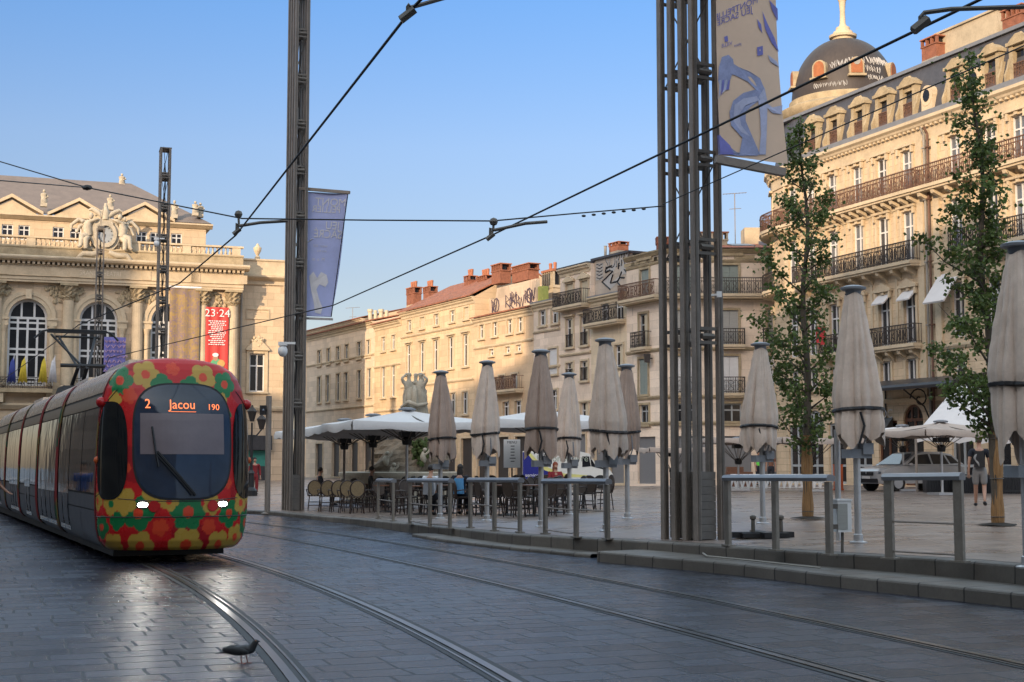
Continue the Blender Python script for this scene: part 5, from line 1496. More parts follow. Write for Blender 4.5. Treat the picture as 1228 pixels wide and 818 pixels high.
# ================================================================ the tram
TF = Vector((.4, -.917, 0)).normalized()            # forward
TR = Vector((.917, .4, 0)).normalized()             # to the right as we look at its face
TO = Vector((-5.27, 22.15, 0))                        # centre of the plane where nose meets body
def TP(a, b, z): v = TO + TR * a - TF * b; return Vector((v.x, v.y, z))
TRAM = thing('tram', 'red tram painted with big yellow and green flowers, headlights lit, showing 2 Jacou', 'tram', tuple(TP(0, 8, 0)))
ZS = [.20, .24, .34, .5, .75, 1.0, 1.3, 1.6, 1.9, 2.2, 2.45, 2.65, 2.82, 2.95, 3.05, 3.11, 3.14]
HWS = [h_ * .92 for h_ in [1.02, 1.10, 1.18, 1.22, 1.25, 1.26, 1.26, 1.255, 1.245, 1.225, 1.19, 1.14, 1.06, .95, .76, .5, .2]]
DPS = [d_ * .70 for d_ in [.80, .88, .96, 1.0, 1.02, 1.0, .96, .91, .85, .77, .68, .58, .47, .36, .23, .11, .03]]
def nose(u, z, o=0.0):
    """u from -1 (left edge) to 1 (right edge) around the nose; o pushes outwards"""
    hw = np.interp(z, ZS, HWS); dp = np.interp(z, ZS, DPS); n = 2.15
    ph = u * pi / 2; sn, cs = math.sin(ph), math.cos(ph)
    a = hw * math.copysign(abs(sn) ** (2 / n), sn); f = dp * abs(cs) ** (2 / n)
    return Vector((a, f, z))
def nosep(u, z, o=0.0):
    p = nose(u, z)
    if o:
        e = .004
        du = nose(min(1, u + e), z) - nose(max(-1, u - e), z); dz = nose(u, min(3.13, z + .02)) - nose(u, max(.22, z - .02))
        nn = du.cross(dz); nn.normalize()
        if nn.y < 0 and abs(nn.y) > abs(nn.x) or nn.x * p.x < 0 and abs(nn.x) > abs(nn.y): nn = -nn
        p = p + nn * o
    return TP(p.x, -p.y, p.z)
def u_of(a, z):
    hw = np.interp(z, ZS, HWS); q = max(-1, min(1, a / hw))
    return math.copysign(math.asin(abs(q) ** (2.15 / 2)), q) / (pi / 2)
RED, DRED, YEL, GRN, PNK = (.50, .012, .014), (.33, .006, .012), (.47, .29, .05), (.008, .16, .05), (.62, .055, .02)
# flowers: photo position relative to the nose, converted to arc position and height
FL = []
def fl(x, y, r, col, ctr, petals=5, rot=0.3): FL.append(((x - 440) / 262 + .05, 1.5 + (556 - (420 + y / 3.27)) / 78.5, r / 258, col, ctr, petals, rot))
fl(290, 95, 62, YEL, PNK, 5, .2); fl(528, 102, 60, YEL, PNK, 5, .9); fl(172, 120, 66, GRN, PNK, 6, 0); fl(630, 128, 58, GRN, PNK, 5, .4)
fl(355, 135, 48, GRN, GRN, 4, .1); fl(470, 138, 44, GRN, GRN, 4, .5); fl(405, 70, 30, PNK, PNK, 5, 0); fl(110, 80, 40, YEL, GRN, 5, .2); fl(215, 180, 36, PNK, PNK, 5, .3); fl(145, 195, 34, YEL, YEL, 4, .1); fl(610, 190, 30, YEL, PNK)
fl(250, 635, 72, GRN, PNK, 5, .1); fl(456, 632, 76, GRN, PNK, 6, .2); fl(652, 640, 62, GRN, PNK, 5, .6)
fl(310, 568, 46, YEL, YEL, 4, .7); fl(380, 590, 40, YEL, PNK, 5, .2); fl(560, 605, 46, YEL, YEL, 5, .3); fl(182, 590, 62, YEL, YEL, 5, 1.0); fl(118, 600, 46, YEL, GRN, 4, .4)
fl(452, 760, 74, YEL, PNK, 6, .25); fl(602, 762, 62, YEL, PNK, 5, .5); fl(262, 762, 64, YEL, PNK, 5, .1); fl(130, 760, 55, YEL, YEL, 5, .8); fl(345, 690, 36, PNK, PNK, 5, .2); fl(150, 665, 40, GRN, GRN, 4, .2); fl(548, 690, 34, PNK, PNK, 5, .9); fl(60, 690, 50, GRN, PNK, 5, .2); fl(30, 590, 40, YEL, PNK); fl(730, 600, 50, YEL, PNK)
fl(245, 300, 20, GRN, GRN, 4, .2); fl(245, 360, 18, YEL, PNK, 4, .2); fl(248, 440, 20, YEL, YEL, 4, .7); fl(620, 330, 22, YEL, YEL, 4, .2); fl(625, 430, 22, YEL, PNK, 4, .3); fl(88, 300, 22, GRN, YEL, 4, .1); fl(85, 430, 24, YEL, GRN, 4, .5); fl(70, 520, 26, GRN, YEL, 4, .5); fl(640, 520, 26, PNK, PNK, 5, .2); fl(200, 460, 20, PNK, PNK); fl(640, 250, 24, GRN, GRN, 4, .3)
fl(780, 680, 60, GRN, PNK, 5, .2); fl(700, 735, 55, YEL, PNK, 5, .1); fl(800, 560, 50, YEL, PNK); fl(-20, 760, 50, YEL, PNK)
def arc_of(u, z):
    p = nose(u, z); return math.copysign(1, u) * (abs(p.x) + max(0, (np.interp(z, ZS, DPS) - p.y)) * .62)
def paint(s, z):
    col = RED
    if math.sin(s * 3.1 + 1) * math.sin(z * 3.7 + s) > .55: col = DRED
    for (fx, fz, r, c, ctr, k, rot) in FL:
        dx, dz = s - fx, (z - fz)
        d = math.hypot(dx, dz)
        if d > r * 1.05: continue
        th = math.atan2(dz, dx)
        if d < r * (.70 + .27 * abs(math.cos(k * th / 2 + rot)) ** .7):
            col = ctr if d < r * .30 else c
    return col
NU, NZ = 230, 170
zl = [.20 + (3.14 - .20) * (1 - (1 - j / NZ) ** 1.25) for j in range(NZ + 1)]
vs, fs, cl = [], [], []
for j, z in enumerate(zl):
    for i in range(NU + 1):
        u = -1 + 2 * i / NU
        p = nose(u, z); vs.append(TP(p.x, -p.y, p.z)); cl.append(paint(arc_of(u, z), z))
for j in range(NZ):
    for i in range(NU):
        a = j * (NU + 1) + i; fs.append((a, a + 1, a + NU + 2, a + NU + 1))
b0 = len(vs)
mb = MB(); mb.add(vs, fs)
mb.add([vs[i] for i in range(0, NU + 1)], [tuple(range(NU, -1, -1))])
cl += [(.02, .02, .02)] * (NU + 1)
top = [vs[NZ * (NU + 1) + i] for i in range(NU + 1)]
mb.add(top, [tuple(range(NU + 1))]); cl += [RED] * (NU + 1)
FLOWER = vcol('flower_livery', 'livery', .32, .35, .0)
cab = mb.build('cab_nose', FLOWER, TRAM, smooth=50)
ca = cab.data.color_attributes.new('livery', 'FLOAT_COLOR', 'POINT')
ca.data.foreach_set('color', [x for c in cl for x in (*c, 1)])

def patch(name, uc, zc, hu, hz, ex, o, m, parent, inu=False, n=44, skew=0.0, smooth=True):
    """rounded-square patch lying on the nose; centre and half sizes in metres across (or in u when inu)"""
    mb = MB(); rings = 10; vs = []
    for r in range(1, rings + 1):
        for k in range(n):
            t = 2 * pi * k / n; c, s_ = math.cos(t), math.sin(t)
            x = math.copysign(abs(c) ** (2 / ex), c) * hu * r / rings; y = math.copysign(abs(s_) ** (2 / ex), s_) * hz * r / rings
            z = zc + y; xx = uc + x + skew * y
            vs.append(nosep(xx if inu else u_of(xx, z), z, o))
    vs.append(nosep(uc if inu else u_of(uc, zc), zc, o)); ctr = len(vs) - 1
    fs = [(ctr, k, (k + 1) % n) for k in range(n)]
    for r in range(rings - 1):
        for k in range(n): fs.append((r * n + k, (r + 1) * n + k, (r + 1) * n + (k + 1) % n, r * n + (k + 1) % n))
    mb.add(vs, fs)
    return mb.build(name, m, parent, smooth=smooth)
WS = glassy('tram_windscreen', (.022, .034, .062), .06, .5)
CABGL = glassy('tram_cab_glass', (.006, .007, .009), .06, .35)
WSC, WSZ = .045, 1.84
patch('windscreen_seal', WSC, WSZ, .755, .895, 3.4, .006, M['black_rubber'], TRAM)
ws = patch('windscreen', WSC, WSZ, .728, .865, 3.4, .012, WS, TRAM)
mb = MB(); K = 16
def wsq(x0, x1, z0, z1, o):
    return [[nosep(u_of(WSC + x0 + (x1 - x0) * i / K, z0 + (z1 - z0) * j / 6), z0 + (z1 - z0) * j / 6, o) for i in range(K + 1)] for j in range(7)]
def grid(mb, rows, mi=0):
    w_ = len(rows[0]); mb.add([p for r in rows for p in r], [(j * w_ + i, j * w_ + i + 1, (j + 1) * w_ + i + 1, (j + 1) * w_ + i) for j in range(len(rows) - 1) for i in range(w_ - 1)], mi)
grid(mb, wsq(-.64, .62, 1.64, 2.26, .016)); mb.build('sun_blind', mat('mauve_blind', (.17, .135, .145), .3, var=.1), ws, fix=False)
AMB = emit('amber_display', (1.0, .22, .07), 1.3)
mb = MB()
def wst(dx, dz): return lambda x, y: nosep(u_of(WSC + dx + x, dz + y), dz + y, .02)
put_text(mb, 'Jacou', .20, wst(-.02, 2.39), sx=.92); put_text(mb, '2', .20, wst(-.53, 2.395), sx=.9); put_text(mb, '190', .13, wst(.46, 2.36))
mb.tube([nosep(u_of(WSC + x, 2.285), 2.285, .02) for x in [-.2 + .035 * i for i in range(12)]], .004, 3)
mb.build('destination_display', AMB, ws, fix=False)
mb = MB()
mb.tube([nosep(u_of(WSC + a, z), z, .045) for a, z in ((.16, 1.02), (-.1, 1.33), (-.40, 1.68))], .022, 5)
mb.tube([nosep(u_of(WSC + a, z), z, .06) for a, z in ((.11, 1.02), (-.15, 1.33), (-.42, 1.64))], .012, 5)
mb.tube([nosep(u_of(WSC + a, z), z, .05) for a, z in ((-.47, 2.05), (-.42, 1.68), (-.38, 1.45))], .016, 5)
mb.build('wiper', M['black'], ws)
for sg in (-1, 1):
    patch('cab_side_window', sg * .715 + .02, 1.70, .245, .74, 2.9, .010, CABGL, TRAM, inu=True, skew=sg * .02)
LED = emit('lit_headlamp', (1.0, .97, .9), 30)
for sg in (-1, 1):
    a = WSC + sg * .60; z = .885
    p = nosep(u_of(a, z), z, .0)
    hd = patch('headlight', a, z, .07, .036, 2.6, .012, LED, TRAM, n=20)
    patch('headlight_bezel', a, z, .095, .058, 2.6, .006, M['black'], hd, n=20)
    a2 = WSC + sg * .44
    patch('fog_lamp', a2, .86, .085, .085, 2, .012, mat('red_lens', (.45, .012, .015), .15), TRAM, n=20)
    mb = MB(); mb.ball(nosep(sg * .955, 2.43, .02), (.085, .085, .085), n=12); mb.build('marker_lamp', mat('red_gloss', (.42, .01, .012), .22), TRAM, smooth=True)
    mb = MB(); mb.ball(nosep(sg * .965, 1.55, .01), (.05, .05, .06), n=8); mb.build('turn_signal', M['orange'], TRAM, smooth=True)
    lp = bpy.data.lights.new('headlamp_beam', 'SPOT'); lp.energy = 12; lp.spot_size = R(75); lp.spot_blend = .8; lp.color = (1, .95, .86); lp.shadow_soft_size = .06
    lo = bpy.data.objects.new('headlamp_beam', lp); COL.objects.link(lo)
    lo.location = nosep(u_of(a, z), z, .05); lo.rotation_euler = (TF * 1 + Vector((0, 0, -.12))).to_track_quat('-Z', 'Y').to_euler()
mb = MB()
for z in (.70,): mb.tube([nosep(-1 + 2 * i / 60, z, .001) for i in range(61)], .008, 4)
for z in (1.0,): mb.tube([nosep(-.98 + .0 * i + (.42) * i / 30, 1.0 - .0 * i + .10 * math.sin(i / 30 * pi / 2), .001) for i in range(31)], .007, 4)
for sg in (-1, 1): mb.tube([nosep(sg * (1.0 - .36 * t), 2.42 + .02 * t + .42 * max(0, t - .55), .002) for t in [i / 14 for i in range(15)]], .008, 4)
mb.tube([nosep(u_of(-.9 + 1.8 * i / 30, 1.01 - .05 * math.cos((i / 15 - 1) * 1.5)), 1.01 - .05 * math.cos((i / 15 - 1) * 1.5) - .03, .001) for i in range(31)], .006, 4)
mb.build('panel_seams', M['black'], TRAM)
mb = MB(); mb.hexa([TP(-.95, 26, .04), TP(.95, 26, .04), TP(.85, .2, .08), TP(-.85, .2, .08), TP(-.95, 26, .3), TP(.95, 26, .3), TP(.85, .2, .3), TP(-.85, .2, .3)])
for b in (3.0, 4.8, 13.0, 14.6, 23, 24.6):
    for sg in (-.72, .72):
        mb.prism([TP(sg - .06, b + .29 * math.cos(t), .30 + .29 * math.sin(t)) for t in [2 * pi * k / 16 for k in range(16)]], TR * .12)
mb.build('underframe', M['black'], TRAM)
# ---- body modules behind the cab
PROF = [(z, h) for z, h in zip(ZS, HWS)]
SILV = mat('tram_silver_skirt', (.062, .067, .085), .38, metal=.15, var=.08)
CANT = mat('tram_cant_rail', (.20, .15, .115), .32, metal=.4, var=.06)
ROOFM = mat('tram_roof_reflect_tint', (.46, .33, .235), .28, metal=.6, var=.06)  # silver roof; warm tint stands in for reflected sunlit facades
SIDEGL = glassy('tram_side_glass', (.006, .006, .008), .06, .2)
def band(mb, b0, b1, z0, z1, o, mi, n=6):
    for sg in (-1, 1):
        rows = []
        for j in range(n + 1):
            z = z0 + (z1 - z0) * j / n; h = np.interp(z, ZS, HWS) + o
            rows.append([TP(sg * h, b0, z), TP(sg * h, b1, z)])
        grid(mb, rows, mi)
joints = [.06, 5.6, 9.6, 14.3, 18.9, 24.5]
for k in range(5):
    b0, b1 = joints[k] + (.0 if k == 0 else .17), joints[k + 1] - .17
    mb = MB()
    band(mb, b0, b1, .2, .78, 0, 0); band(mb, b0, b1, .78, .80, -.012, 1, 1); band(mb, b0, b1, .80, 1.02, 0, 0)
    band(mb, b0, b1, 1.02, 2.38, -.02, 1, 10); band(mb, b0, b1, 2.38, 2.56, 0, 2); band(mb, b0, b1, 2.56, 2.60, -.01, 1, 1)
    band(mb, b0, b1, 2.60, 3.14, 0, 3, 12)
    mb.quad(TP(-.2, b0, 3.14), TP(.2, b0, 3.14), TP(.2, b1, 3.14), TP(-.2, b1, 3.14), 3)
    for b in (b0, b1):
        mb.add([TP(h, b, z) for z, h in PROF] + [TP(-h, b, z) for z, h in reversed(PROF)], [tuple(range(2 * len(PROF)))], 1)
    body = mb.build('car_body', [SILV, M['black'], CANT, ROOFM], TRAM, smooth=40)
    L = b1 - b0; nwin = 3 if L > 4.2 else 2
    doorat = {0: [2], 1: [0, 1], 2: [1], 3: [0, 1], 4: [1]}[k]
    for i in range(nwin):
        a, b = b0 + .06 + (L - .12) * i / nwin, b0 + .06 + (L - .12) * (i + 1) / nwin
        for sg in (-1, 1):
            isd = i in doorat
            def pane(a_, b_, z0, z1, nm, m, par, o):
                q = MB(); rows = []
                for j in range(9):
                    z = z0 + (z1 - z0) * j / 8; h = np.interp(z, ZS, HWS) + o; rows.append([TP(sg * h, a_, z), TP(sg * h, b_, z)])
                grid(q, rows); return q.build(nm, m, par, smooth=True)
            if isd:
                d1 = pane(a + .04, (a + b) / 2 - .012, .34, 2.36, 'door', SIDEGL, TRAM, .006); d2 = pane((a + b) / 2 + .012, b - .04, .34, 2.36, 'door', SIDEGL, TRAM, .006)
                for dd, (x0, x1) in ((d1, (a + .12, (a + b) / 2 - .1)), (d2, ((a + b) / 2 + .1, b - .12))): pane(x0, x1, .42, .98, 'door_panel', SILV, dd, .010)
            else:
                pane(a + .03, b - .03, 1.05, 2.36, 'window', SIDEGL, TRAM, .004)
            if not isd: pane(a + .1, a + .75, .26, .72, 'skirt_panel', SILV, body, .004)
STRIPM = vcol('painted_bellows', 'livery', .6, .2)
# painted strips at the joints and on the cab edge
for k, b in enumerate(joints[1:-1] + [.0]):
    vs, fs, cl = [], [], []; W0, W1 = (b - .23, b + .23) if b > 0 else (-.001, .14)
    NZ2 = 90
    for sg in (-1, 1):
        o0 = len(vs)
        for j in range(NZ2 + 1):
            z = .22 + (3.13 - .22) * j / NZ2; h = np.interp(z, ZS, HWS) + (.016 if b > 0 else .008)
            for i in range(5):
                bb = W0 + (W1 - W0) * i / 4; vs.append(TP(sg * h, bb, z))
                c = paint(((bb * 1.0 + k * .7) % 1.6) - .8, .6 + (z * .55 + k * .31) % 1.0); cl.append(tuple(x * .38 for x in c))
        for j in range(NZ2):
            for i in range(4): a = o0 + j * 5 + i; fs.append((a, a + 1, a + 6, a + 5))
    mb = MB(); mb.add(vs, fs); st = mb.build('joint_strip', STRIPM, TRAM, smooth=True, fix=False)
    ca = st.data.color_attributes.new('livery', 'FLOAT_COLOR', 'POINT'); ca.data.foreach_set('color', [x for c in cl for x in (*c, 1)])
# pantograph on the roof
def tb(path, r, m_=None): return [TP(*p) for p in path], r
pb = 12.9
mb = MB()
mb.hexa([TP(-.45, pb - .9, 3.14), TP(.45, pb - .9, 3.14), TP(.45, pb + .6, 3.14), TP(-.45, pb + .6, 3.14), TP(-.4, pb - .85, 3.32), TP(.4, pb - .85, 3.32), TP(.4, pb + .55, 3.32), TP(-.4, pb + .55, 3.32)])
for sg in (-1, 1):
    mb.tube([TP(sg * .12, pb + .3, 3.3), TP(sg * .10, pb - 1.0, 3.75)], .045, 6)
    mb.tube([TP(sg * .12, pb - 1.0, 3.75), TP(sg * .42, pb + .35, 4.55)], .03, 6)
    mb.tube([TP(sg * .62, pb + .35, 4.72), TP(sg * .80, pb + .35, 4.68), TP(sg * .98, pb + .35, 4.5)], .025, 5)
mb.tube([TP(0, pb - 1.0, 3.75), TP(-.6, pb + .3, 4.6)], .028, 5); mb.tube([TP(-.5, pb - .95, 3.78), TP(.5, pb - .95, 3.78)], .05, 6)
mb.tube([TP(-.5, pb + .35, 4.56), TP(.5, pb + .35, 4.56)], .03, 5)
for db in (.2, .5):
    mb.hexa([TP(-.68, pb + db - .04, 4.66), TP(.68, pb + db - .04, 4.66), TP(.68, pb + db + .04, 4.66), TP(-.68, pb + db + .04, 4.66), TP(-.68, pb + db - .04, 4.73), TP(.68, pb + db - .04, 4.73), TP(.68, pb + db + .04, 4.73), TP(-.68, pb + db + .04, 4.73)])
mb.build('pantograph', M['black'], TRAM)
for b, l in ((2.6, 2.6), (7.6, 2.2), (17, 2.6)):
    mb = MB(); mb.hexa([TP(-.55, b - l / 2, 3.1), TP(.55, b - l / 2, 3.1), TP(.55, b + l / 2, 3.1), TP(-.55, b + l / 2, 3.1), TP(-.5, b - l / 2 + .05, 3.2), TP(.5, b - l / 2 + .05, 3.2), TP(.5, b + l / 2 - .05, 3.2), TP(-.5, b + l / 2 - .05, 3.2)]); mb.build('roof_unit', ROOFM, TRAM)
# ================================================================ lattice pylons, banners, overhead line
def pylon(px_, base, e1, label, H=16.0, panel=True, SEP=.40):
    """two rows of four flat steel posts tied by ladders and rods; e1 runs along a row"""
    e1 = Vector((e1[0], e1[1], 0)).normalized(); e2 = Vector((-e1.y, e1.x, 0))
    if e2.x < 0: e2 = -e2
    o = Vector(base)
    root = thing('lattice_pylon', label, 'pylon', tuple(o), 'lattice pylons along the tracks')
    SP, z0 = .285, o.z
    def P(a, b, z): v = o + e1 * a + e2 * b; return Vector((v.x, v.y, z))
    for r_ in (0, 1):
        for k in range(4):
            a = (k - 1.5) * SP; b = (r_ - .5) * SEP
            mb = MB()
            q = [P(a + i, b + j, z0 + zz) for zz in (-.05, H) for i, j in ((-.05, -.045), (.05, -.045), (.05, .045), (-.05, .045))]
            mb.hexa(q, 0)
            q = [P(a + i, b + (j if r_ else -j), z0 + zz) for zz in (0, H - .05) for i, j in ((.051, -.02), (.066, -.02), (.066, .02), (.051, .02))]
            mb.hexa(q, 1)
            mb.build('post', [M['dark_steel'], M['dark_steel2']], root)
    mb = MB(); z = z0 + 3.1 if panel else z0 + 1.4; i = 0
    A = 1.5 * SP
    while z < z0 + H:
        for zz in (0, .22):
            mb.bar(P(-A, 0, z + zz), P(A, 0, z + zz), .05, .05)
            for k in range(4): mb.bar(P((k - 1.5) * SP, -SEP / 2, z + zz), P((k - 1.5) * SP, SEP / 2, z + zz), .035, .05)
        s_ = 1 if i % 2 else -1
        mb.tube([P(-A * s_, -.15, z), P(A * s_, .15, z + 1.42)], .014, 4); mb.tube([P(A * s_, .1, z), P(-A * s_, -.1, z + 1.42)], .014, 4)
        mb.ball(P(A - .1, .05, z + .1), .07, n=6); mb.tube([P(A, -.12, z + .1), P(A, .12, z + .1)], .05, 6)
        z += 1.42; i += 1
    mb.build('cross_bracing', M['dark_steel2'], root)
    mb = MB()
    for a in (-.12, .1): mb.tube([P(a + .03 * math.sin(k * .8), .03 * math.cos(k * 1.3 + a * 9), z0 + .8 + k * .4) for k in range(int((H - 1) / .4))], .022, 5)
    mb.build('cables', M['black_rubber'], root)
    mb = MB()
    for k in range(9):
        zb_ = z0 + .02 + k * .117
        mb.hexa([P(i, j, zb_ + zz) for zz in (0, .112) for i, j in ((-A + .06, -SEP / 2 + .06), (A - .06, -SEP / 2 + .06), (A - .06, SEP / 2 - .06), (-A + .06, SEP / 2 - .06))])
        if k > 2: mb.hexa([P(A + i, b, zb_ + zz) for zz in (0, .108) for i, b in ((-.059, -SEP / 2 + .06), (.02, -SEP / 2 + .06), (.02, SEP / 2 - .06), (-.059, SEP / 2 - .06))]) if False else None
    mb.build('base_cladding', mat('grey_base_slabs', (.145, .135, .125), .7, var=.25, scale=2), root)
    if H < 20:
        mb = MB(); mb.hexa([P(i, j, z0 + H + zz) for zz in (0, .05) for i, j in ((-A - .06, -SEP / 2 - .06), (A + .06, -SEP / 2 - .06), (A + .06, SEP / 2 + .06), (-A - .06, SEP / 2 + .06))]); mb.build('top_plate', M['dark_steel2'], root)
    return root, P
p1 = onp(829, 648); e1d = (.50, -.866)
PY1, P1f = pylon(829, p1 + Vector((.06, 0, 0)) + Vector((0, .25, 0)), e1d, 'tall lattice pylon nearest the camera, in front of the corner house, with the tan banner', 15.5, SEP=.47)
p2 = onp(351, 612)
PY2, P2f = pylon(351, p2, (.40, -.917), 'tall lattice pylon at the left end of the terrace, carrying the blue banner', 16, SEP=.36)
p3_ = on(198.5, 586.3, .05); p3_ = at(198.5, 172, 64); p3_.z = 0
PY3, P3f = pylon(198, p3_, (.30, -.95), 'lattice pylon behind the tram roof, middle height of the three on the left', 16 - .2)
p4_ = at(121, 275, 87); p4_.z = 0
PY4, P4f = pylon(121, p4_, (.28, -.96), 'farthest and smallest lattice pylon, in front of the opera clock', 15.9)
# white cameras clamped to pylons
for Y, x, y, lab in ((39.4, 339, 421, 'white dome camera on the pylon with the blue banner'), (63.5, 188, 292, 'white dome camera on the pylon behind the tram roof')):
    p = at(x, y, Y); mb = MB(); mb.ball(tuple(p), (.14, .14, .17), n=10); mb.box((p.x, p.y, p.z + .2), (.22, .22, .1)); mb.bar((p.x, p.y, p.z + .22), (p.x + .35, p.y, p.z + .22), .06)
    mb.build('security_camera', M['sign_white'], label=lab, cat='camera', loc=tuple(p), smooth=40)
mb = MB(); p = at(862.5, 353, 21.5); mb.box(tuple(p), (.07, .06, .09)); mb.bar(p, p + Vector((-.1, .1, 0)), .03); mb.build('sensor_box', M['sign_white'], label='tiny white sensor box on the right edge of the near pylon', cat='sensor', loc=tuple(p))

# ---- banners
def sheet(mb, A, B, C, D, nu, nv, wave, mi=0, thick=.0):
    """cloth between four corners: A top-left, B top-right, C bottom-right, D bottom-left"""
    nrm = (B - A).cross(D - A).normalized()
    rows = []
    for j in range(nv + 1):
        v = j / nv; l, r_ = A.lerp(D, v), B.lerp(C, v)
        rows.append([l.lerp(r_, i / nu) + nrm * wave(i / nu, v) for i in range(nu + 1)])
    grid(mb, rows, mi)
    return lambda u, v, o=0.0: (A.lerp(D, v)).lerp(B.lerp(C, v), u) + nrm * (wave(u, v) + o)
def bar_h(root, nm, p, q, w_, m): mb = MB(); mb.bar(p, q, w_, w_); return mb.build(nm, m, root)
# blue banner, seen from behind so its lettering reads backwards
Y = p2.y - .1
A, B, C, D = at(363.5, 230, Y), at(418, 233, Y - .35), at(397, 380, Y - .1), at(363.5, 379, Y)
BB = thing('hanging_banner', 'blue banner on the left pylon, its pale lettering seen backwards through the cloth', 'banner', tuple(D))
mb = MB(); wv = lambda u, v: .07 * math.sin(u * 4 + v * 5) * u * (1 - .5 * v) + .10 * math.sin(pi * v) * u
S = sheet(mb, A, B, C, D, 14, 24, wv)
bcl = mat('blue_banner_cloth', (.36, .41, .68), .8, var=.10, scale=1.5)
bcl.node_tree.nodes['Principled BSDF'].inputs['Transmission Weight'].default_value = 0
mb.build('cloth', bcl, BB, smooth=True, fix=False)
bar_h(BB, 'top_arm', at(359, 226, Y + .02), at(419.5, 231, Y - .36), .09, M['dark_steel']); bar_h(BB, 'bottom_arm', at(359, 381.5, Y + .02), at(399, 383, Y - .12), .07, M['alu'])
mb = MB()
def bt(txt, u, v, size, sx=1.0):
    W_, H_ = (B - A).length, (D - A).length
    put_text(mb, txt, size, lambda x, y: S(max(0, min(1, u + x / W_)), max(0, min(1, v - y / H_)), -.012), 0, sx=sx, mirror=True)
    put_text(mb, txt, size, lambda x, y: S(max(0, min(1, u + x / W_)), max(0, min(1, v - y / H_)), .012), 0, sx=sx, mirror=True)
bt('MONT', .63, .075, .34, 1.05); bt('PELLIER', .54, .135, .30, 1.0); bt('JEU', .72, .265, .36, 1.0); bt('SACRÉ', .62, .335, .36, 1.0)
bt('festival · 2023', .45, .43, .10); bt('place de la', .5, .47, .09); bt('M  o  m', .42, .54, .16)
for r_ in ([(.2, .40), (.10, .37)],): mb.tube([S(u, v, -.012) for u, v in ((.12, .405), (.24, .375))], .015, 4)
fig = [(.18, .68), (.3, .64), (.42, .69), (.52, .64), (.68, .66), (.75, .72), (.68, .76), (.5, .74), (.42, .78), (.52, .86), (.66, .93), (.62, .98), (.42, .97), (.35, .88), (.26, .80), (.22, .74)]
mb.add([S(u, v, -.012) for u, v in fig] , [tuple(range(len(fig)))]); mb.add([S(u, v, .012) for u, v in fig], [tuple(range(len(fig)))])
mb.build('lettering', mat('pale_reverse_print', (.58, .58, .62), .8, var=.12), BB, fix=False)
mb = MB(); mb.tube([S(0, 0), S(1, 0), S(1, 1), S(0, 1)], .015, 4, closed=True); mb.build('hem', M['cloth_navy'], BB)
# tan banner on the near pylon, backs to us, drawn figure of an acrobat bending over
Y = 21.45
A, B, C, D = at(860, -95, Y), at(926, -150, Y + .6), at(946, 196, Y + .15), at(864, 186.5, Y)
TB = thing('hanging_banner', 'large tan banner with a blue bending figure, hanging from the near pylon against the sky', 'banner', tuple(D))
mb = MB(); wv = lambda u, v: .05 * math.sin(u * 5 + v * 4) * u + .06 * math.sin(pi * v)
S = sheet(mb, A, B, C, D, 16, 40, wv)
tcl = mat('tan_banner_cloth', (.60, .455, .35), .85, var=.06, scale=1.5)
mb.build('cloth', tcl, TB, smooth=True, fix=False)
bar_h(TB, 'bottom_arm', at(858, 191, Y + .02), at(941, 207, Y + .2), .12, M['dark_steel']); bar_h(TB, 'top_arm', at(852, -92, Y + .02), at(930, -150, Y + .6), .12, M['dark_steel'])
def uv_of(x, y): # photo pixel on this banner -> cloth coordinates
    best = None
    lo = [0, 0, 1, 1]
    bu, bv = .5, .5; st = .5
    def prj(p):
        d = Vector((p.x, p.y, p.z - CAMH)); yy = d.y * _c + d.z * _s; zz = -d.y * _s + d.z * _c
        return PCX + FPX * d.x / yy, PCY - FPX * zz / yy
    for _ in range(24):
        c = [(bu + i * st, bv + j * st) for i in (-1, 0, 1) for j in (-1, 0, 1)]
        c = [(max(-.02, min(1.02, a)), max(0, min(1, b))) for a, b in c]
        bu, bv = min(c, key=lambda q: (prj(S(*q))[0] - x) ** 2 + (prj(S(*q))[1] - y) ** 2); st *= .62
    return bu, bv
q7 = lambda x, y: uv_of(845 + x / 3.718, y / 3.718)
inkA, inkB, inkC = mat('blue_ink', (.24, .28, .46), .8, var=.25, scale=5), mat('light_blue_ink', (.36, .39, .55), .8, var=.2, scale=5), mat('deep_blue_ink', (.15, .16, .45), .8, var=.2)
mb = MB()
def shape(pts, mi, o):
    uv = [q7(x, y) for x, y in pts]
    for s_ in (-1, 1): mb.add([S(u, v, s_ * o) for u, v in uv], [tuple(range(len(uv)))], mi)
shape([(62, 300), (75, 255), (105, 245), (125, 265), (130, 300), (115, 350), (95, 390), (70, 400), (58, 360)], 0, .010)
shape([(110, 275), (150, 300), (200, 320), (245, 350), (262, 390), (270, 430), (240, 440), (225, 400), (190, 365), (130, 335), (100, 330)], 0, .012)
shape([(265, 390), (278, 460), (275, 560), (272, 640), (270, 690), (240, 690), (248, 600), (245, 520), (235, 440)], 1, .014)
shape([(225, 400), (170, 415), (125, 450), (108, 500), (115, 560), (160, 610), (210, 640), (245, 690), (200, 695), (140, 680), (90, 640), (65, 600), (62, 690), (100, 690), (150, 695), (235, 695), (205, 600), (180, 540), (180, 500), (210, 470), (245, 445)], 0, .016)
shape([(130, 470), (170, 440), (230, 430), (235, 450), (180, 470), (150, 510), (160, 560), (200, 610), (160, 590), (125, 540)], 1, .018)
for k in range(4): shape([(62 + k * 14, 360), (72 + k * 13, 355), (70 + k * 12, 400), (60 + k * 8, 445 - k * 14), (62 + k * 10, 400)], 2 if k % 2 else 1, .014)
shape([(60, 600), (110, 650), (130, 690), (65, 690)], 2, .020)
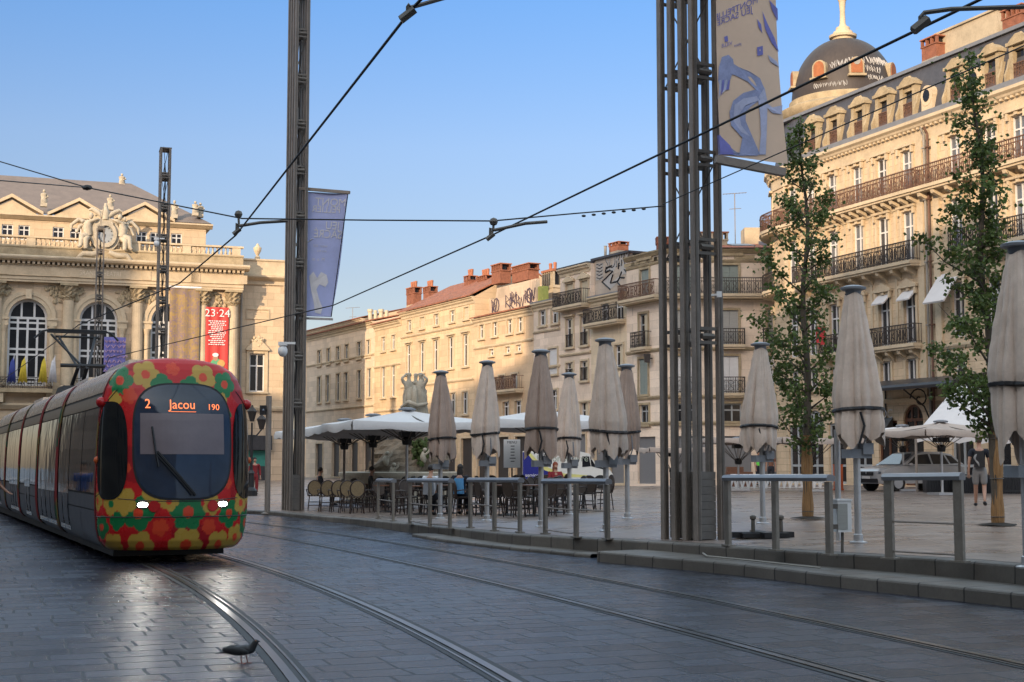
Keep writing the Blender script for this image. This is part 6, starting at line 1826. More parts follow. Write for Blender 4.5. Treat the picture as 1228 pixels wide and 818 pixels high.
for pts in ([(285, 0), (325, 40), (330, 95), (300, 50)], [(232, 85), (250, 110), (255, 150), (238, 120)], [(255, 50), (280, 110), (310, 170), (330, 235), (295, 190), (268, 130)], [(280, 245), (320, 275), (330, 300), (290, 275)], [(270, 455), (300, 480), (345, 470), (340, 510), (300, 505), (275, 480)]): shape(pts, 2 if pts[0][1] < 200 else 1, .012)
def bt7(txt, x, y, size, mi=2, sx=1.0):
    u, v = q7(x, y); W_, H_ = (C - D).length, (D - A).length
    for o in (-.012, .012): put_text(mb, txt, size, lambda a, b: S(max(0, min(1, u + a / W_)), max(0, min(1, v - b / H_)), o), mi, sx=sx, mirror=True)
bt7('MONTPELLIER', 128, 45, .13); bt7('JEU SACRÉ', 130, 75, .13); bt7('VILLE', 97, 200, .08); bt7('place', 145, 200, .06)
u0, v0 = q7(245, 228)
for o in (-.013, .013): mb.add([S(u0 + a, v0 + b, o) for a, b in ((-.05, -.016), (.05, -.016), (.05, .016), (-.05, .016))], [(0, 1, 2, 3)], 2)
bt7('M', 245, 228, .16, 3); shape([(85, 165), (100, 160), (103, 185), (88, 188)], 2, .012)
mb.build('print', [inkA, inkB, inkC, tcl], TB, fix=False)

# ---- overhead line
def wire(label, pts, r=.014, sag=.0, cat='wire', name='overhead_wire'):
    pts = [Vector(p) for p in pts]; path = []
    for a, b in zip(pts, pts[1:]):
        for i in range(16):
            t = i / 16; p = a.lerp(b, t); p.z -= sag * 4 * t * (1 - t); path.append(p)
    path.append(pts[-1])
    mb = MB(); mb.tube(path, r, 5)
    return mb.build(name, M['wire'], label=label, cat=cat, loc=tuple(path[0]), smooth=True)
ZW = 4.85
def yz(x, y, z):                            # pixel -> point at height z (above the eye)
    return on(x, y, z)
wa = [yz(528, -25, ZW + .02), yz(495, 10, ZW), yz(283, 282, ZW), yz(215, 340, ZW)]
wa += [TP(0, 12.9, ZW - .02), TP(0, 30, ZW), TP(0, 62, ZW + .1)]
wire('contact wire over the tram, running down to its pantograph', wa, .013)
wb = [yz(1300, -62, ZW), yz(1170, 2, ZW), yz(590, 282, ZW), yz(400, 366, ZW)]
e = (wb[-1] - wb[-2]).normalized(); wb += [wb[-1] + Vector((-9, 15, 0)), wb[-1] + Vector((-17, 40, 0))]
wire('contact wire of the empty track, rising to the upper right corner', wb, .013)
pyl = P1f(.43, -.2, 0); sp0 = at(797, 247, p1.y + .3)
sp1, sp2 = at(590, 265, 19.5), at(290, 262, 20.5); sp3 = at(104.5, 225, 23.5)
wire('cross-span wire from the near pylon over both tracks to the left edge', [sp0, at(690, 256, 21), sp1, at(440, 264, 20), sp2, sp3, at(-6, 192, 26)], .011, .0)
wire('second stay wire meeting the cross-span near the left edge', [sp3, at(-6, 216, 20)], .009)
wire('stay wire from the near pylon to the upper right edge', [at(795, 245, p1.y + .2), at(1262, 40, 15)], .009)
mb = MB()
for k in range(7): mb.ball(tuple(at(700 + k * 12, 259 - k * 1.4, 20.9)), (.035, .02, .02), n=6)
mb.ball(tuple(at(104.5, 225, 23.5)), (.09, .05, .05), n=6)
mb.build('wire_insulators', M['black'], label='string of small black insulators on the cross-span left of the near pylon', cat='insulator', loc=tuple(at(736, 255, 20.9)))
def steady(label, x0, y0, x1, y1, x2, y2, Ya, hang=None):
    """registration arm: short drop at the contact wire, bent tube to its end"""
    a = at(x0, y0, Ya); b = at(x1, y1, Ya); c = at(x2, y2, Ya + .1)
    mb = MB(); mb.tube([a, a + Vector((0, 0, .06 * (Ya / 10))), a.lerp(b, .12) + Vector((0, 0, .07)), b, c], .024 if Ya > 12 else .016, 6); mb.tube([a - Vector((.05, 0, .04)), a + Vector((.05, 0, .04))], .035, 5)
    if hang is not None:
        h = at(hang[0], hang[1], Ya); mb.tube([h, a.lerp(h, .45) + Vector((.02, 0, 0)), a], .018, 5); mb.ball(tuple(h), .06, n=6)
    mb.build('registration_arm', M['dark_steel2'], label=label, cat='wire arm', loc=tuple(a), group='steady arms holding the contact wires')
steady('bent steady arm hanging over the empty track, beneath the cross-span in mid sky', 588, 284, 630, 268, 656, 266, 19.3, (592, 266))
steady('bent steady arm left of the left pylon, holding the contact wire above the tram', 284, 278, 312, 267, 345, 265, 20.3, (286, 257))
steady('short steady arm at the top edge of the picture, left of centre', 489, 18, 493, 9, 535, -3, 10.2)
steady('steel steady arm at the upper right corner, above the domed building', 1104, 30, 1140, 11, 1235, 8, 9.2)
wire('thin upper cross-span hidden above the top edge', [at(525, -4, 10.3), at(1235, 8, 9.3)], .009) if False else None
# ================================================================ barriers along the kerb
def barrier(label, posts, top, rods, H=None):
    P = [onp(*p) for p in posts]
    h = H or (at(posts[0][0], top, P[0].y).z - P[0].z)
    root = thing('barrier', label, 'barrier', tuple(P[0]), 'steel barriers along the kerb')
    d = (P[-1] - P[0]).normalized(); rz = math.atan2(d.y, d.x)
    zt = P[0].z + h
    for p in P:
        mb = MB(); mb.box((p.x, p.y, (p.z + zt - .03) / 2), (.115, .05, zt - .03 - p.z), rz); mb.box((p.x, p.y, p.z + .012), (.2, .12, .02), rz)
        mb.build('post', M['steel'], root)
    a, b = P[0] - d * .06, P[-1] + d * .06
    mb = MB(); prof = [(-.06, -.045), (.06, -.045), (.065, 0), (.045, .035), (0, .045), (-.045, .035), (-.065, 0)]
    n = Vector((-d.y, d.x, 0))
    mb.prism([Vector((a.x, a.y, zt)) + n * x + Vector((0, 0, z)) for x, z in prof], b - a); mb.build('top_rail', M['steel_top'], root, smooth=35)
    for fz, i, j in rods:
        p, q = P[i], P[j]; z = p.z + h * fz
        mb = MB(); mb.tube([(p.x, p.y, z), (q.x, q.y, z)], .013, 6); mb.build('rod', M['dark_steel'], root)
    return root, P
barrier('two-post steel barrier furthest left on the kerb, in front of the rattan chairs', [(453.5, 622), (471.5, 625)], 576, [(.5, 0, 1), (.08, 0, 1)])
barrier('three-post steel barrier in front of the leftmost closed umbrella', [(491.5, 629), (515.5, 632.5), (539.5, 634)], 576, [(.48, 0, 1), (.48, 1, 2), (.08, 0, 1), (.08, 1, 2)])
barrier('three-post steel barrier in front of the second closed umbrella from the left', [(564, 633), (593, 637), (623.5, 639)], 575.5, [(.5, 0, 1), (.08, 1, 2)])
barrier('three-post steel barrier just left of the near lattice pylon', [(654, 640.5), (691, 645), (728.5, 647)], 577, [(.5, 0, 1), (.5, 1, 2), (.08, 0, 1)])
B5, B5P = barrier('wide three-post steel barrier with no rods, right of the near lattice pylon', [(873.5, 655), (930.5, 660.5), (995, 666)], 573, [])
B6, B6P = barrier('steel barrier with two dark rods at the far right, nearest the camera', [(1067.5, 670.7), (1151.5, 674.5)], 572, [(.46, 0, 1), (.10, 0, 1)])
p = B5P[2]
root = thing('utility_box', 'small white utility box fixed to the right post of the wide barrier', 'utility box', (p.x + .16, p.y + .12, p.z + .5))
mb = MB(); mb.box((p.x + .20, p.y + .14, p.z + .49), (.19, .16, .40), .2); mb.box((p.x + .20, p.y + .14, p.z + .70), (.215, .18, .02), .2); mb.build('case', M['sign_white'], root)
mb = MB(); mb.box((p.x + .185, p.y + .055, p.z + .49), (.14, .012, .33), .2); mb.build('door', M['shutter_grey'], root)
mb = MB()
for z in (.36, .62): mb.box((p.x + .05, p.y + .05, p.z + z), (.14, .06, .06), .2)
mb.tube([(p.x + .2, p.y + .14, p.z + .29), (p.x + .19, p.y + .12, p.z + .02)], .02, 6); mb.build('clamp', M['dark_steel2'], root)
# heavy black parasol foot left lying behind that barrier
p = onp(914, 645)
root = thing('parasol_foot', 'low black cross-shaped parasol foot with two bolts on the paving', 'parasol foot', tuple(p))
mb = MB(); mb.box((p.x, p.y, p.z + .05), (1.0, .16, .09), .1); mb.box((p.x, p.y, p.z + .055), (.16, .9, .09), .1)
for q in (-.22, .22): mb.box((p.x + q, p.y, p.z + .05), (.3, .5, .07), .1)
mb.build('base', M['black'], root)
for q in (-.14, .30): mb = MB(); mb.lathe([(.035, .09), (.03, .28), (.05, .30), (.05, .34), (.02, .36)], (p.x + q, p.y, p.z), 8); mb.build('bolt', M['dark_steel2'], root)
mb = MB(); cd = [on(x, y, .185) for x, y in ((843, 663.5), (848, 667), (900, 672), (950, 677.5), (984, 681))]; mb.tube(cd, .014, 6)
mb.build('cable_conduit', M['render_grey'], label='thin grey conduit clipped along the foot of the upper kerb below the wide barrier', cat='conduit', loc=tuple(cd[0]))
# ================================================================ closed umbrellas
def closed_umbrella(label, xb, yb, ytop, ystrap, ylow, wmax, canvas, seed, lean=0.0, hub=True, pole2=False):
    p = onp(xb, yb); Y = p.y
    zt, zs, zl = at(xb, ytop, Y).z - p.z, at(xb, ystrap, Y).z - p.z, at(xb, ylow, Y).z - p.z
    rm = wmax * Y / FPX / 2
    root = thing('closed_umbrella', label, 'umbrella', tuple(p), 'closed umbrellas on the square')
    q = random.Random(seed)
    mb = MB(); mb.lathe([(.052, 0), (.052, zt - .1)], p, 12); mb.lathe([(.13, 0), (.13, .015), (.07, .03), (.07, .12), (.055, .13)], p, 12); mb.build('pole', M['alu'], root, smooth=40)
    N, K = 112, 34; ph = [q.uniform(0, 6.3) for _ in range(6)]
    vs, mat_ = [], []
    def fold(th, t):                       # cloth folds: eight panels, each tucked unevenly
        cre = lambda x: 1 - 2 * abs(math.sin(x)) ** .55           # sharp valleys between rounded folds
        return -(.10 * cre(4 * th + ph[0] + .35 * math.sin(2.1 * t + ph[1])) + .07 * cre(6.5 * th + ph[2] + .8 * t) * (1 if th < 6.1 else .5)) + .05 * math.cos(3 * th + ph[3] - 2 * t) + .03 * math.cos(19 * th + ph[4] + 4 * t)
    for j in range(K + 1):
        t = j / K; z = zt - .10 - (zt - .10 - zs) * t
        base = .115 + (rm - .115) * (.30 * t + .70 * t ** .85) * (1 - .05 * max(0, t - .8) / .2)
        amp = .35 + .75 * min(1, t * 2.2)
        pinch = 1 - .10 * max(0, (t - .88) / .12)
        for i in range(N):
            th = 2 * pi * i / N
            r = base * pinch * (1 + fold(th, t) * amp)
            vs.append((p.x + r * math.cos(th) + lean * t, p.y + r * math.sin(th), p.z + z + .02 * math.sin(3 * th + j)))
    K2 = 14                                 # loose flaps under the strap, pointed, splaying
    for j in range(1, K2 + 1):
        t = j / K2
        for i in range(N):
            th = 2 * pi * i / N
            x5 = (6 * th / (2 * pi) + ph[5]) % 1.0; s_ = 1 - abs(2 * x5 - 1); drop = (zs - zl) * (.62 + .38 * s_) * (.88 + .12 * math.cos(3 * th + ph[1]))
            r = rm * .86 * (1 + fold(th, 1) * (1 + .3 * t)) * (1 + .05 * math.sin(pi * t) - .05 * t + .13 * t * math.cos(3 * th + ph[2]))
            vs.append((p.x + r * math.cos(th) + lean, p.y + r * math.sin(th), p.z + zs - drop * t))
    fs = [(j * N + i, j * N + (i + 1) % N, (j + 1) * N + (i + 1) % N, (j + 1) * N + i) for j in range(K + K2) for i in range(N)]
    mb = MB(); mb.add(vs, fs); can = mb.build('canopy', canvas, root, smooth=True)
    mb = MB(); k0 = (K - 1) * N
    rr = rm * .93
    mb.tube([(p.x + lean + rr * (1 + fold(2 * pi * i / 48, 1) * .75) * math.cos(2 * pi * i / 48), p.y + rr * (1 + fold(2 * pi * i / 48, 1) * .75) * math.sin(2 * pi * i / 48), p.z + zs + .03 + .03 * math.cos(2 * pi * i / 48 + ph[0])) for i in range(48)], .03, 5, closed=True)
    mb.tube([(p.x + lean - rr * .2, p.y - rr * 1.05, p.z + zs), (p.x + lean - rr * .05, p.y - rr * 1.12, p.z + zs - .2), (p.x + lean - rr * .25, p.y - rr * 1.0, p.z + zs - .45)], .018, 4)
    mb.build('strap', M['black'], root)
    mb = MB(); mb.lathe([(.10, zt - .12), (.12, zt - .05), (.12, zt - .045), (.185, zt - .03), (.19, zt), (.12, zt + .025), (.03, zt + .04)], p, 16); mb.build('cap', M['cap_grey'], root, smooth=40)
    if hub:
        z = zl + .02
        mb = MB(); mb.box((p.x, p.y, p.z + z - .07), (.34, .30, .13), .2); mb.box((p.x + .12, p.y - .1, p.z + z + .0), (.16, .14, .16), .2); mb.tube([(p.x + .05, p.y - .15, p.z + z + .03), (p.x + .10, p.y - .26, p.z + z + .2), (p.x + .08, p.y - .26, p.z + z + .5)], .014, 5)
        mb.build('crank_housing', M['cap_grey'], root)
    if pole2:
        mb = MB(); mb.lathe([(.045, 0), (.045, zl + .3)], (p.x - .18, p.y + .45, p.z + .01), 10); mb.build('pole', M['alu'], root, smooth=40)
    return root
TA, BE = M['canvas_taupe'], M['canvas_beige']
closed_umbrella('closed taupe umbrella furthest left, in front of the parasol row and statue', 528, 622, 446, 528, 557, 31, TA, 1, lean=0.03)
closed_umbrella('closed beige umbrella second from the left, between the two white parasols', 584, 624.5, 434, 522, 553, 33, BE, 2, lean=-0.05)
closed_umbrella('closed taupe umbrella third from the left, taller than the two beside it', 649, 632, 421, 517, 553, 37, TA, 3, lean=0.02)
closed_umbrella('short closed beige umbrella in front of the van cab, between two taller umbrellas', 683, 617, 448.5, 528, 556, 29, BE, 4, lean=-0.03)
closed_umbrella('big closed beige umbrella overlapping the darker one just left of the near pylon', 727, 637, 407.5, 519, 553, 43, BE, 5, lean=0.06)
closed_umbrella('closed taupe umbrella half hidden behind the big beige one near the pylon', 752.5, 622, 438.5, 519, 551, 30, TA, 6, lean=0)
closed_umbrella('closed beige umbrella right of the near pylon, beside the first tree', 915, 628, 412.5, 514, 547, 41, BE, 7, lean=-0.04)
closed_umbrella('tall closed beige umbrella between the two trees, with two poles', 1029.5, 651, 345, 495, 540, 57, BE, 8, lean=0.05, pole2=True)
closed_umbrella('closed beige umbrella cut off by the right edge of the picture', 1233, 681, 293, 467, 560, 70, BE, 9, lean=0)

# ================================================================ open parasols
def parasol(label, cx, cy, z0, size, rz, zr, ze, canvas, pole='alu', val=.24, cat='parasol', group='open parasols over the terraces'):
    root = thing('open_parasol', label, cat, (cx, cy, z0), group)
    cr, sr = math.cos(rz), math.sin(rz)
    def T(a, b, z): return Vector((cx + a * cr - b * sr, cy + a * sr + b * cr, z0 + z))
    h = size / 2; mb = MB(); n = 8
    for k in range(4):
        c0, s0 = math.cos(k * pi / 2), math.sin(k * pi / 2)
        rows = []
        for j in range(9):
            t = j / 8; row = []
            for i in range(n + 1):
                v = -1 + 2 * i / n; x, y = h * t, h * t * v
                z = zr + (ze - zr) * (t ** .78) - .05 * t * math.sin(pi * (i / n)) - .06 * math.sin(pi * t) * (1 - abs(v))
                row.append(T(x * c0 - y * s0, x * s0 + y * c0, z))
            rows.append(row)
        top = rows[-1]
        grid(mb, rows)
        lo = []
        for i, p in enumerate(top):
            v = -1 + 2 * i / n
            lo.append(Vector((p.x, p.y, p.z - val * (.75 + .25 * abs(math.cos(pi * v))))) + (T(c0, s0, 0) - T(0, 0, 0)) * .03)
        mid = [a.lerp(b, .5) + (T(c0, s0, 0) - T(0, 0, 0)) * .03 for a, b in zip(top, lo)]
        grid(mb, [top, mid, lo])
    can = mb.build('canopy', canvas, root, smooth=35, fix=False)
    mb = MB()
    mb.lathe([(.25, zr - .02), (.27, zr + .03), (.12, zr + .07)], (cx, cy, z0), 10); mb.build('cap', M['cap_grey'], root, smooth=True)
    mb = MB()
    for k in range(8):
        a = k * pi / 4; e = h * (1.38 if k % 2 else .98)
        zc = ze - .05
        a_ = a; mb.bar(T(0, 0, zr - .12), T(e * math.cos(a_) * .98, e * math.sin(a_) * .98, zc - .02), .03, .04)
        mb.bar(T(.07 * math.cos(a), .07 * math.sin(a), zr - .95), T(e * .5 * math.cos(a), e * .5 * math.sin(a), (zr + zc) / 2 - .12), .025)
    mb.build('ribs', M['dark_steel2'], root)
    mb = MB(); mb.lathe([(.045, 0), (.045, zr - .1)], (cx, cy, z0), 10); mb.box((cx, cy, z0 + .05), (.75, .75, .08), rz); mb.build('pole', M[pole], root)
    mb = MB(); mb.lathe([(.13, zr - 1.05), (.15, zr - .98), (.15, zr - .86), (.08, zr - .8)], (cx, cy, z0), 10); mb.box((cx, cy, z0 + ze - .35), (.42, .42, .16), rz); mb.build('hub', M['black'], root)
    return root
e_ang = math.atan2(.945, -.327)
CW = M['canvas_white']
ep, er_ = Vector((-.327, .945, 0)), Vector((.945, .327, 0))
P3c = Vector((-3.15, 42.6, 0))
PAR = [('white parasol nearest the left terrace statue, its flat side facing the camera', P3c, 4.3), ('white parasol second in the row, between the nearest one and the end one', P3c + ep * 4.35, 4.25), ('white parasol at the far left end of the terrace row, overlapping a pylon', P3c + ep * 8.7, 4.25), ('white parasol behind the second closed umbrella, right end of the terrace row', P3c + er_ * 4.4 + ep * .3, 4.25)]
for lab, c, sz in PAR: parasol(lab, c.x, c.y, zp(c.x), sz, e_ang, 2.95, 2.56, CW, val=.27, pole='alu' if c is P3c else 'dark_steel')
def par_px(lab, x, ytop, Y, sz, rz, ze, canvas, zr=None):
    p = at(x, ytop, Y); z0 = zp(p.x); parasol(lab, p.x, p.y, z0, sz, rz, p.z - z0, ze, canvas)
par_px('pale parasol with a pinkish valance behind the man with the backpack', 1128, 506, 50, 3.3, .28, 2.28, M['canvas_ecru'])
par_px('whitish parasol left of the one over the parked car', 1082, 511, 57, 3.0, .28, 2.42, CW)
par_px('cream parasol between the first tree and the tall closed umbrella', 972, 526, 56, 3.2, .1, 2.12, M['canvas_ecru'])
par_px('cream parasol half behind the closed umbrella right of the near pylon', 885, 526, 58, 3.2, .1, 2.15, M['canvas_ecru'])
par_px('cream parasol left of the near pylon beside the rolling shutters', 806, 540, 66, 2.6, .1, 1.85, M['canvas_ecru'])
# big white pitched awning tent behind the right-hand tree
p = at(1160, 462, 56)
root = thing('pitched_awning', 'large white pitched canvas awning behind the right-hand tree', 'awning', (p.x, p.y, .36))
mb = MB(); z1 = p.z; z0 = at(1160, 520, 54).z
f_ = lambda x, y, Y: at(x, y, Y)
a, b = f_(1148, 462, 57), f_(1225, 458, 55); c, d = f_(1232, 522, 52), f_(1098, 520, 54.5)
S2 = sheet(mb, a, b, c, d, 10, 8, lambda u, v: -.12 * math.sin(pi * u) * math.sin(pi * v))
mb.ribbon([S2(i / 10, 1) for i in range(11)], [S2(i / 10, 1) - Vector((0, 0, .3 + .05 * math.cos(i * pi))) for i in range(11)])
mb.build('canvas', M['canvas_white'], root, fix=False, smooth=30)
mb = MB()
for q in (a, b, c, d): mb.tube([(q.x, q.y, .36), (q.x, q.y, q.z - .02)], .05, 6)
mb.build('frame', M['dark_steel'], root)

# ================================================================ bistro chairs and tables
def make_chair(back='cane_back'):
    root = thing('bistro_chair', 'chair', 'chair', (0, 0, 0), 'bistro chairs on the terrace')
    mb = MB(); mb.lathe([(.20, .43), (.215, .445), (.215, .46), (.15, .467), (.0, .468)], (0, 0, 0), 14); mb.build('seat', M[back], root, smooth=50)
    mb = MB(); pts = [(.19 * math.cos(t), .20 + .03 * math.sin(t), .68 + .21 * math.sin(t)) for t in [2 * pi * k / 16 for k in range(16)]]
    mb.add(pts, [tuple(range(16))]); mb.add([(x, y + .02, z) for x, y, z in pts], [tuple(range(15, -1, -1))]); mb.build('backrest', M[back], root)
    mb = MB(); mb.tube([(.2 * math.cos(t), .21 + .03 * math.sin(t), .68 + .225 * math.sin(t)) for t in [2 * pi * k / 18 for k in range(18)]], .02, 6, closed=True)
    mb.tube([(.2 * math.cos(t), .2 * math.sin(t), .45) for t in [2 * pi * k / 16 for k in range(16)]], .018, 5, closed=True); mb.build('frame', M['cane_dark'], root, smooth=True)
    for sx in (-1, 1):
        for sy in (-1, 1):
            mb = MB(); mb.tube([(sx * .15, sy * .15, .44), (sx * .19, sy * .19, 0)], .016, 6)
            if sy > 0: mb.tube([(sx * .16, .17, .44), (sx * .19, .21, .60), (sx * .19, .215, .70)], .016, 5)
            mb.build('leg', M['cane_dark'], root)
    mb = MB()
    for z in (.16, .26): mb.tube([(.17 * math.cos(t), .17 * math.sin(t), z) for t in [2 * pi * k / 12 for k in range(12)]], .009, 4, closed=True)
    for sx in (-1, 1): mb.tube([(sx * .2, .2, .62), (sx * .25, .05, .64), (sx * .24, -.14, .62), (sx * .2, -.16, .46)], .015, 5)
    mb.build('arm_and_stretchers', M['cane_dark'], root)
    return root
def make_table():
    root = thing('bistro_table', 'table', 'table', (0, 0, 0), 'bistro tables on the terrace')
    mb = MB(); mb.lathe([(.30, .72), (.33, .725), (.33, .745), (.30, .75), (0, .751)], (0, 0, 0), 18); mb.build('top', M['wood'], root, smooth=40)
    mb = MB(); mb.lathe([(.03, .02), (.028, .72)], (0, 0, 0), 8); mb.lathe([(.23, 0), (.22, .025), (.05, .05)], (0, 0, 0), 12); mb.build('pedestal', M['black'], root)
    return root
CHS, TBL = {'rattan': make_chair('rattan'), 'cane_back': make_chair()}, make_table()
used = {'rattan': False, 'cane_back': False, 't': False}
q = random.Random(21)
def put_chair(x, y, rz, label, kind='cane_back'):
    z = zp(x); CH = CHS[kind]
    if not used[kind]:
        used[kind] = True; CH.location = (x, y, z); CH.rotation_euler = (0, 0, rz); CH['label'] = label; return CH
    return dup(CH, (x, y, z), rz, label)
def put_table(x, y, label):
    z = zp(x)
    if not used['t']:
        used['t'] = True; TBL.location = (x, y, z); TBL['label'] = label; return TBL
    return dup(TBL, (x, y, z), 0, label)
# five chairs with pale round backs to us at the left end, then tables two by two along the kerb
LBL = ['rattan chair with pale oval back, first from the left end of the terrace', 'rattan chair with pale oval back, second from the left end', 'rattan chair with pale oval back, third from the left end', 'rattan chair with pale oval back, fourth from the left end', 'rattan chair with pale oval back, fifth from the left end']
for k, xp in enumerate((377, 391, 404, 415, 428)):
    p = onp(xp, 612.5 + k * .9); put_chair(p.x, p.y, pi + .25 + q.uniform(-.15, .15), LBL[k], 'rattan')
def cluster(x, yb, lab, n=4, tl=None):
    p = onp(x, yb); put_table(p.x, p.y, 'round bistro table ' + lab)
    for i in range(n):
        a = .5 + 2 * pi * i / n + q.uniform(-.2, .2); r = .58
        side = ['far right', 'far left', 'near left', 'near right'][i % 4] if n == 4 else ['far', 'left', 'near'][i % 3]
        put_chair(p.x + r * math.cos(a), p.y + r * math.sin(a), a - pi / 2, '%s chair at the table %s' % (side, lab))
cluster(440, 609, "behind the furthest left barrier")
cluster(462, 614, "between the two left barriers")
cluster(505, 617, "behind the second barrier")
cluster(540, 616, "at the leftmost closed umbrella's foot")
cluster(578, 617, "behind the third barrier's left half")
cluster(608, 618, "behind the third barrier's right half")
cluster(640, 619, 'between the third and fourth barriers')
cluster(668, 615, "behind the fourth barrier's left half", 3)
cluster(700, 612, "at the right end of the terrace", 3)
cluster(470, 603, "in the back row near the pale parasol pole")
cluster(520, 604, "in the back row, under the leftmost umbrella")
cluster(600, 606, "in the back row, right of the blue backpack")
cluster(650, 606, "in the back row, before the blue-tailed van", 3)
# menu board
p = on(620, 603, .2)
p = at(620, 603, 47); root = thing('menu_board', 'white menu sheet on a stand between the second and third closed umbrellas', 'sign', (p.x, p.y, zp(p.x)))
mb = MB(); a, b = at(604, 527, 47), at(624, 561, 47)
mb.box(((a.x + b.x) / 2, 47, (a.z + b.z) / 2), (abs(b.x - a.x), .03, abs(a.z - b.z))); mb.build('board', M['sign_white'], root)
mb = MB(); mb.tube([((a.x + b.x) / 2, 47.02, zp(p.x)), ((a.x + b.x) / 2, 47.02, b.z)], .03, 6); mb.build('stand', M['black'], root)
mb = MB(); c = (a.x + b.x) / 2
for k in range(6):
    w_ = q.uniform(.08, .2); z = a.z - .22 - k * .1; mb.box((c + .02, 46.982, z), (w_, .004, .025))
put_text(mb, 'MENU', .12, lambda x, y: (c + x, 46.981, a.z - .1 + y)); mb.build('lettering', M['cloth_navy'], root, fix=False)

# ================================================================ trees
def tree(label, xb, yb, ytop, prof, seed, nleaf=3600, ybot=None, wrap=True, Y=None, lean=0.0):
    p = onp(xb, yb) if Y is None else at(xb, yb, Y)
    Y = p.y; q = random.Random(seed); H = at(xb, ytop, Y).z - p.z
    root = thing('street_tree', label, 'tree', tuple(p), 'young trees on the square')
    path, rad = [], []
    for i in range(15):
        t = i / 14; path.append((p.x + lean * t + .05 * math.sin(i * 1.1 + seed) * t * 2, p.y + .05 * math.cos(i * 1.7) * t, p.z + H * .985 * t)); rad.append(.085 * (1 - t) ** .8 + .008)
    mb = MB(); mb.tube(path, rad, 9); 
    def trunk_at(z):
        t = max(0, min(.999, z / (H * .985))) * 14; i = int(t); return Vector(path[i]).lerp(Vector(path[min(14, i + 1)]), t - i)
    tips = []
    zc0 = at(xb, prof[0][0], Y).z - p.z
    nb = 46
    for k in range(nb):
        t = (k + .5) / nb; zz = zc0 * .92 + (H * .97 - zc0 * .92) * t ** .95
        yy_z = zz + p.z
        # crown half-width (px) at this height, from the photograph's silhouette
        ypx = None
        lo, hi = 0, 700
        for _ in range(20):
            m_ = (lo + hi) / 2
            if at(xb, m_, Y).z > yy_z: lo = m_
            else: hi = m_
        ys = [a for a, b, c in prof]
        wl_ = np.interp(-lo, [-a for a, b, c in prof], [b for a, b, c in prof]); wr_ = np.interp(-lo, [-a for a, b, c in prof], [c for a, b, c in prof])
        a = k * 2.4 + q.uniform(-.4, .4)
        px_w = (wr_ if math.cos(a) > 0 else wl_)
        R_ = px_w * Y / FPX * (.75 + .45 * q.random())
        if abs(math.cos(a)) < .5: R_ = min(R_, (wl_ + wr_) / 2 * Y / FPX)
        o = trunk_at(max(.2, zz - R_ * .75))
        end = trunk_at(zz) + Vector((math.cos(a) * R_, math.sin(a) * R_, R_ * .12))
        mid = o.lerp(end, .5) + Vector((math.cos(a) * R_ * .12, math.sin(a) * R_ * .12, -.02 * R_))
        mb.tube([o, mid, end], [.022 * (1 - t) + .012, .013, .004], 5)
        tips.append((o, mid, end, R_))
        for j in range(3):
            b = o.lerp(end, q.uniform(.35, .9)); e = b + Vector((q.uniform(-1, 1), q.uniform(-1, 1), q.uniform(.1, .8))) * .32 * max(.5, R_)
            mb.tube([b, e], [.008, .003], 4); tips.append((b, (b + e) / 2, e, R_ * .5))
    mb.build('trunk', M['bark'], root, smooth=True)
    lm, nt, b = _new('leaves_%d' % seed)
    at_ = nd(nt, 'ShaderNodeVertexColor'); at_.layer_name = 'leaf'
    nt.links.new(at_.outputs[0], b.inputs['Base Color']); b.inputs['Roughness'].default_value = .5
    tr_ = nd(nt, 'ShaderNodeBsdfTranslucent'); nt.links.new(at_.outputs[0], tr_.inputs[0]); mx = nd(nt, 'ShaderNodeMixShader'); mx.inputs[0].default_value = .35
    nt.links.new(b.outputs[0], mx.inputs[1]); nt.links.new(tr_.outputs[0], mx.inputs[2]); nt.links.new(mx.outputs[0], nt.nodes['Material Output'].inputs[0])
    b.inputs['Specular IOR Level'].default_value = .35
    vs, fs, cl = [], [], []
    wts = [max(.12, t_[3]) for t_ in tips]
    clumps = []
    for t_ in q.choices(tips, wts, k=nleaf // 13):
        s_ = q.random() ** .6
        c = t_[0].lerp(t_[1], s_ * 2) if s_ < .5 else t_[1].lerp(t_[2], (s_ - .5) * 2)
        clumps.append((c + Vector((q.gauss(0, .05), q.gauss(0, .05), q.gauss(0, .05))), q.uniform(.05, .15), q.uniform(.6, 1.45)))
    for c, sp, br in clumps:
        for _ in range(13):
            o = c + Vector((q.gauss(0, sp), q.gauss(0, sp), q.gauss(0, sp * .8)))
            L = q.uniform(.06, .11); w_ = L * q.uniform(.38, .5)
            d = Vector((q.gauss(0, 1), q.gauss(0, 1), q.gauss(-.5, .6))).normalized(); n = d.cross(Vector((q.gauss(0, 1), q.gauss(0, 1), q.gauss(0, 1)))).normalized(); u = d.cross(n)
            k = len(vs)
            vs += [o, o + d * L * .45 + n * w_, o + d * L + u * .01, o + d * L * .45 - n * w_, o + d * L * .5 + u * L * .14]
            fs += [(k, k + 1, k + 4), (k + 1, k + 2, k + 4), (k + 2, k + 3, k + 4), (k + 3, k, k + 4)]
            g_ = br * q.uniform(.75, 1.25); yl = q.random()
            c_ = (.095 * g_ + (.04 if yl > .9 else 0), .138 * g_ + (.025 if yl > .9 else 0), .038 * g_)
            cl += [c_] * 5
    mb = MB(); mb.add(vs, fs); cr = mb.build('crown', lm, root, fix=False)
    ca = cr.data.color_attributes.new('leaf', 'FLOAT_COLOR', 'POINT'); ca.data.foreach_set('color', [x for c in cl for x in (*c, 1)])
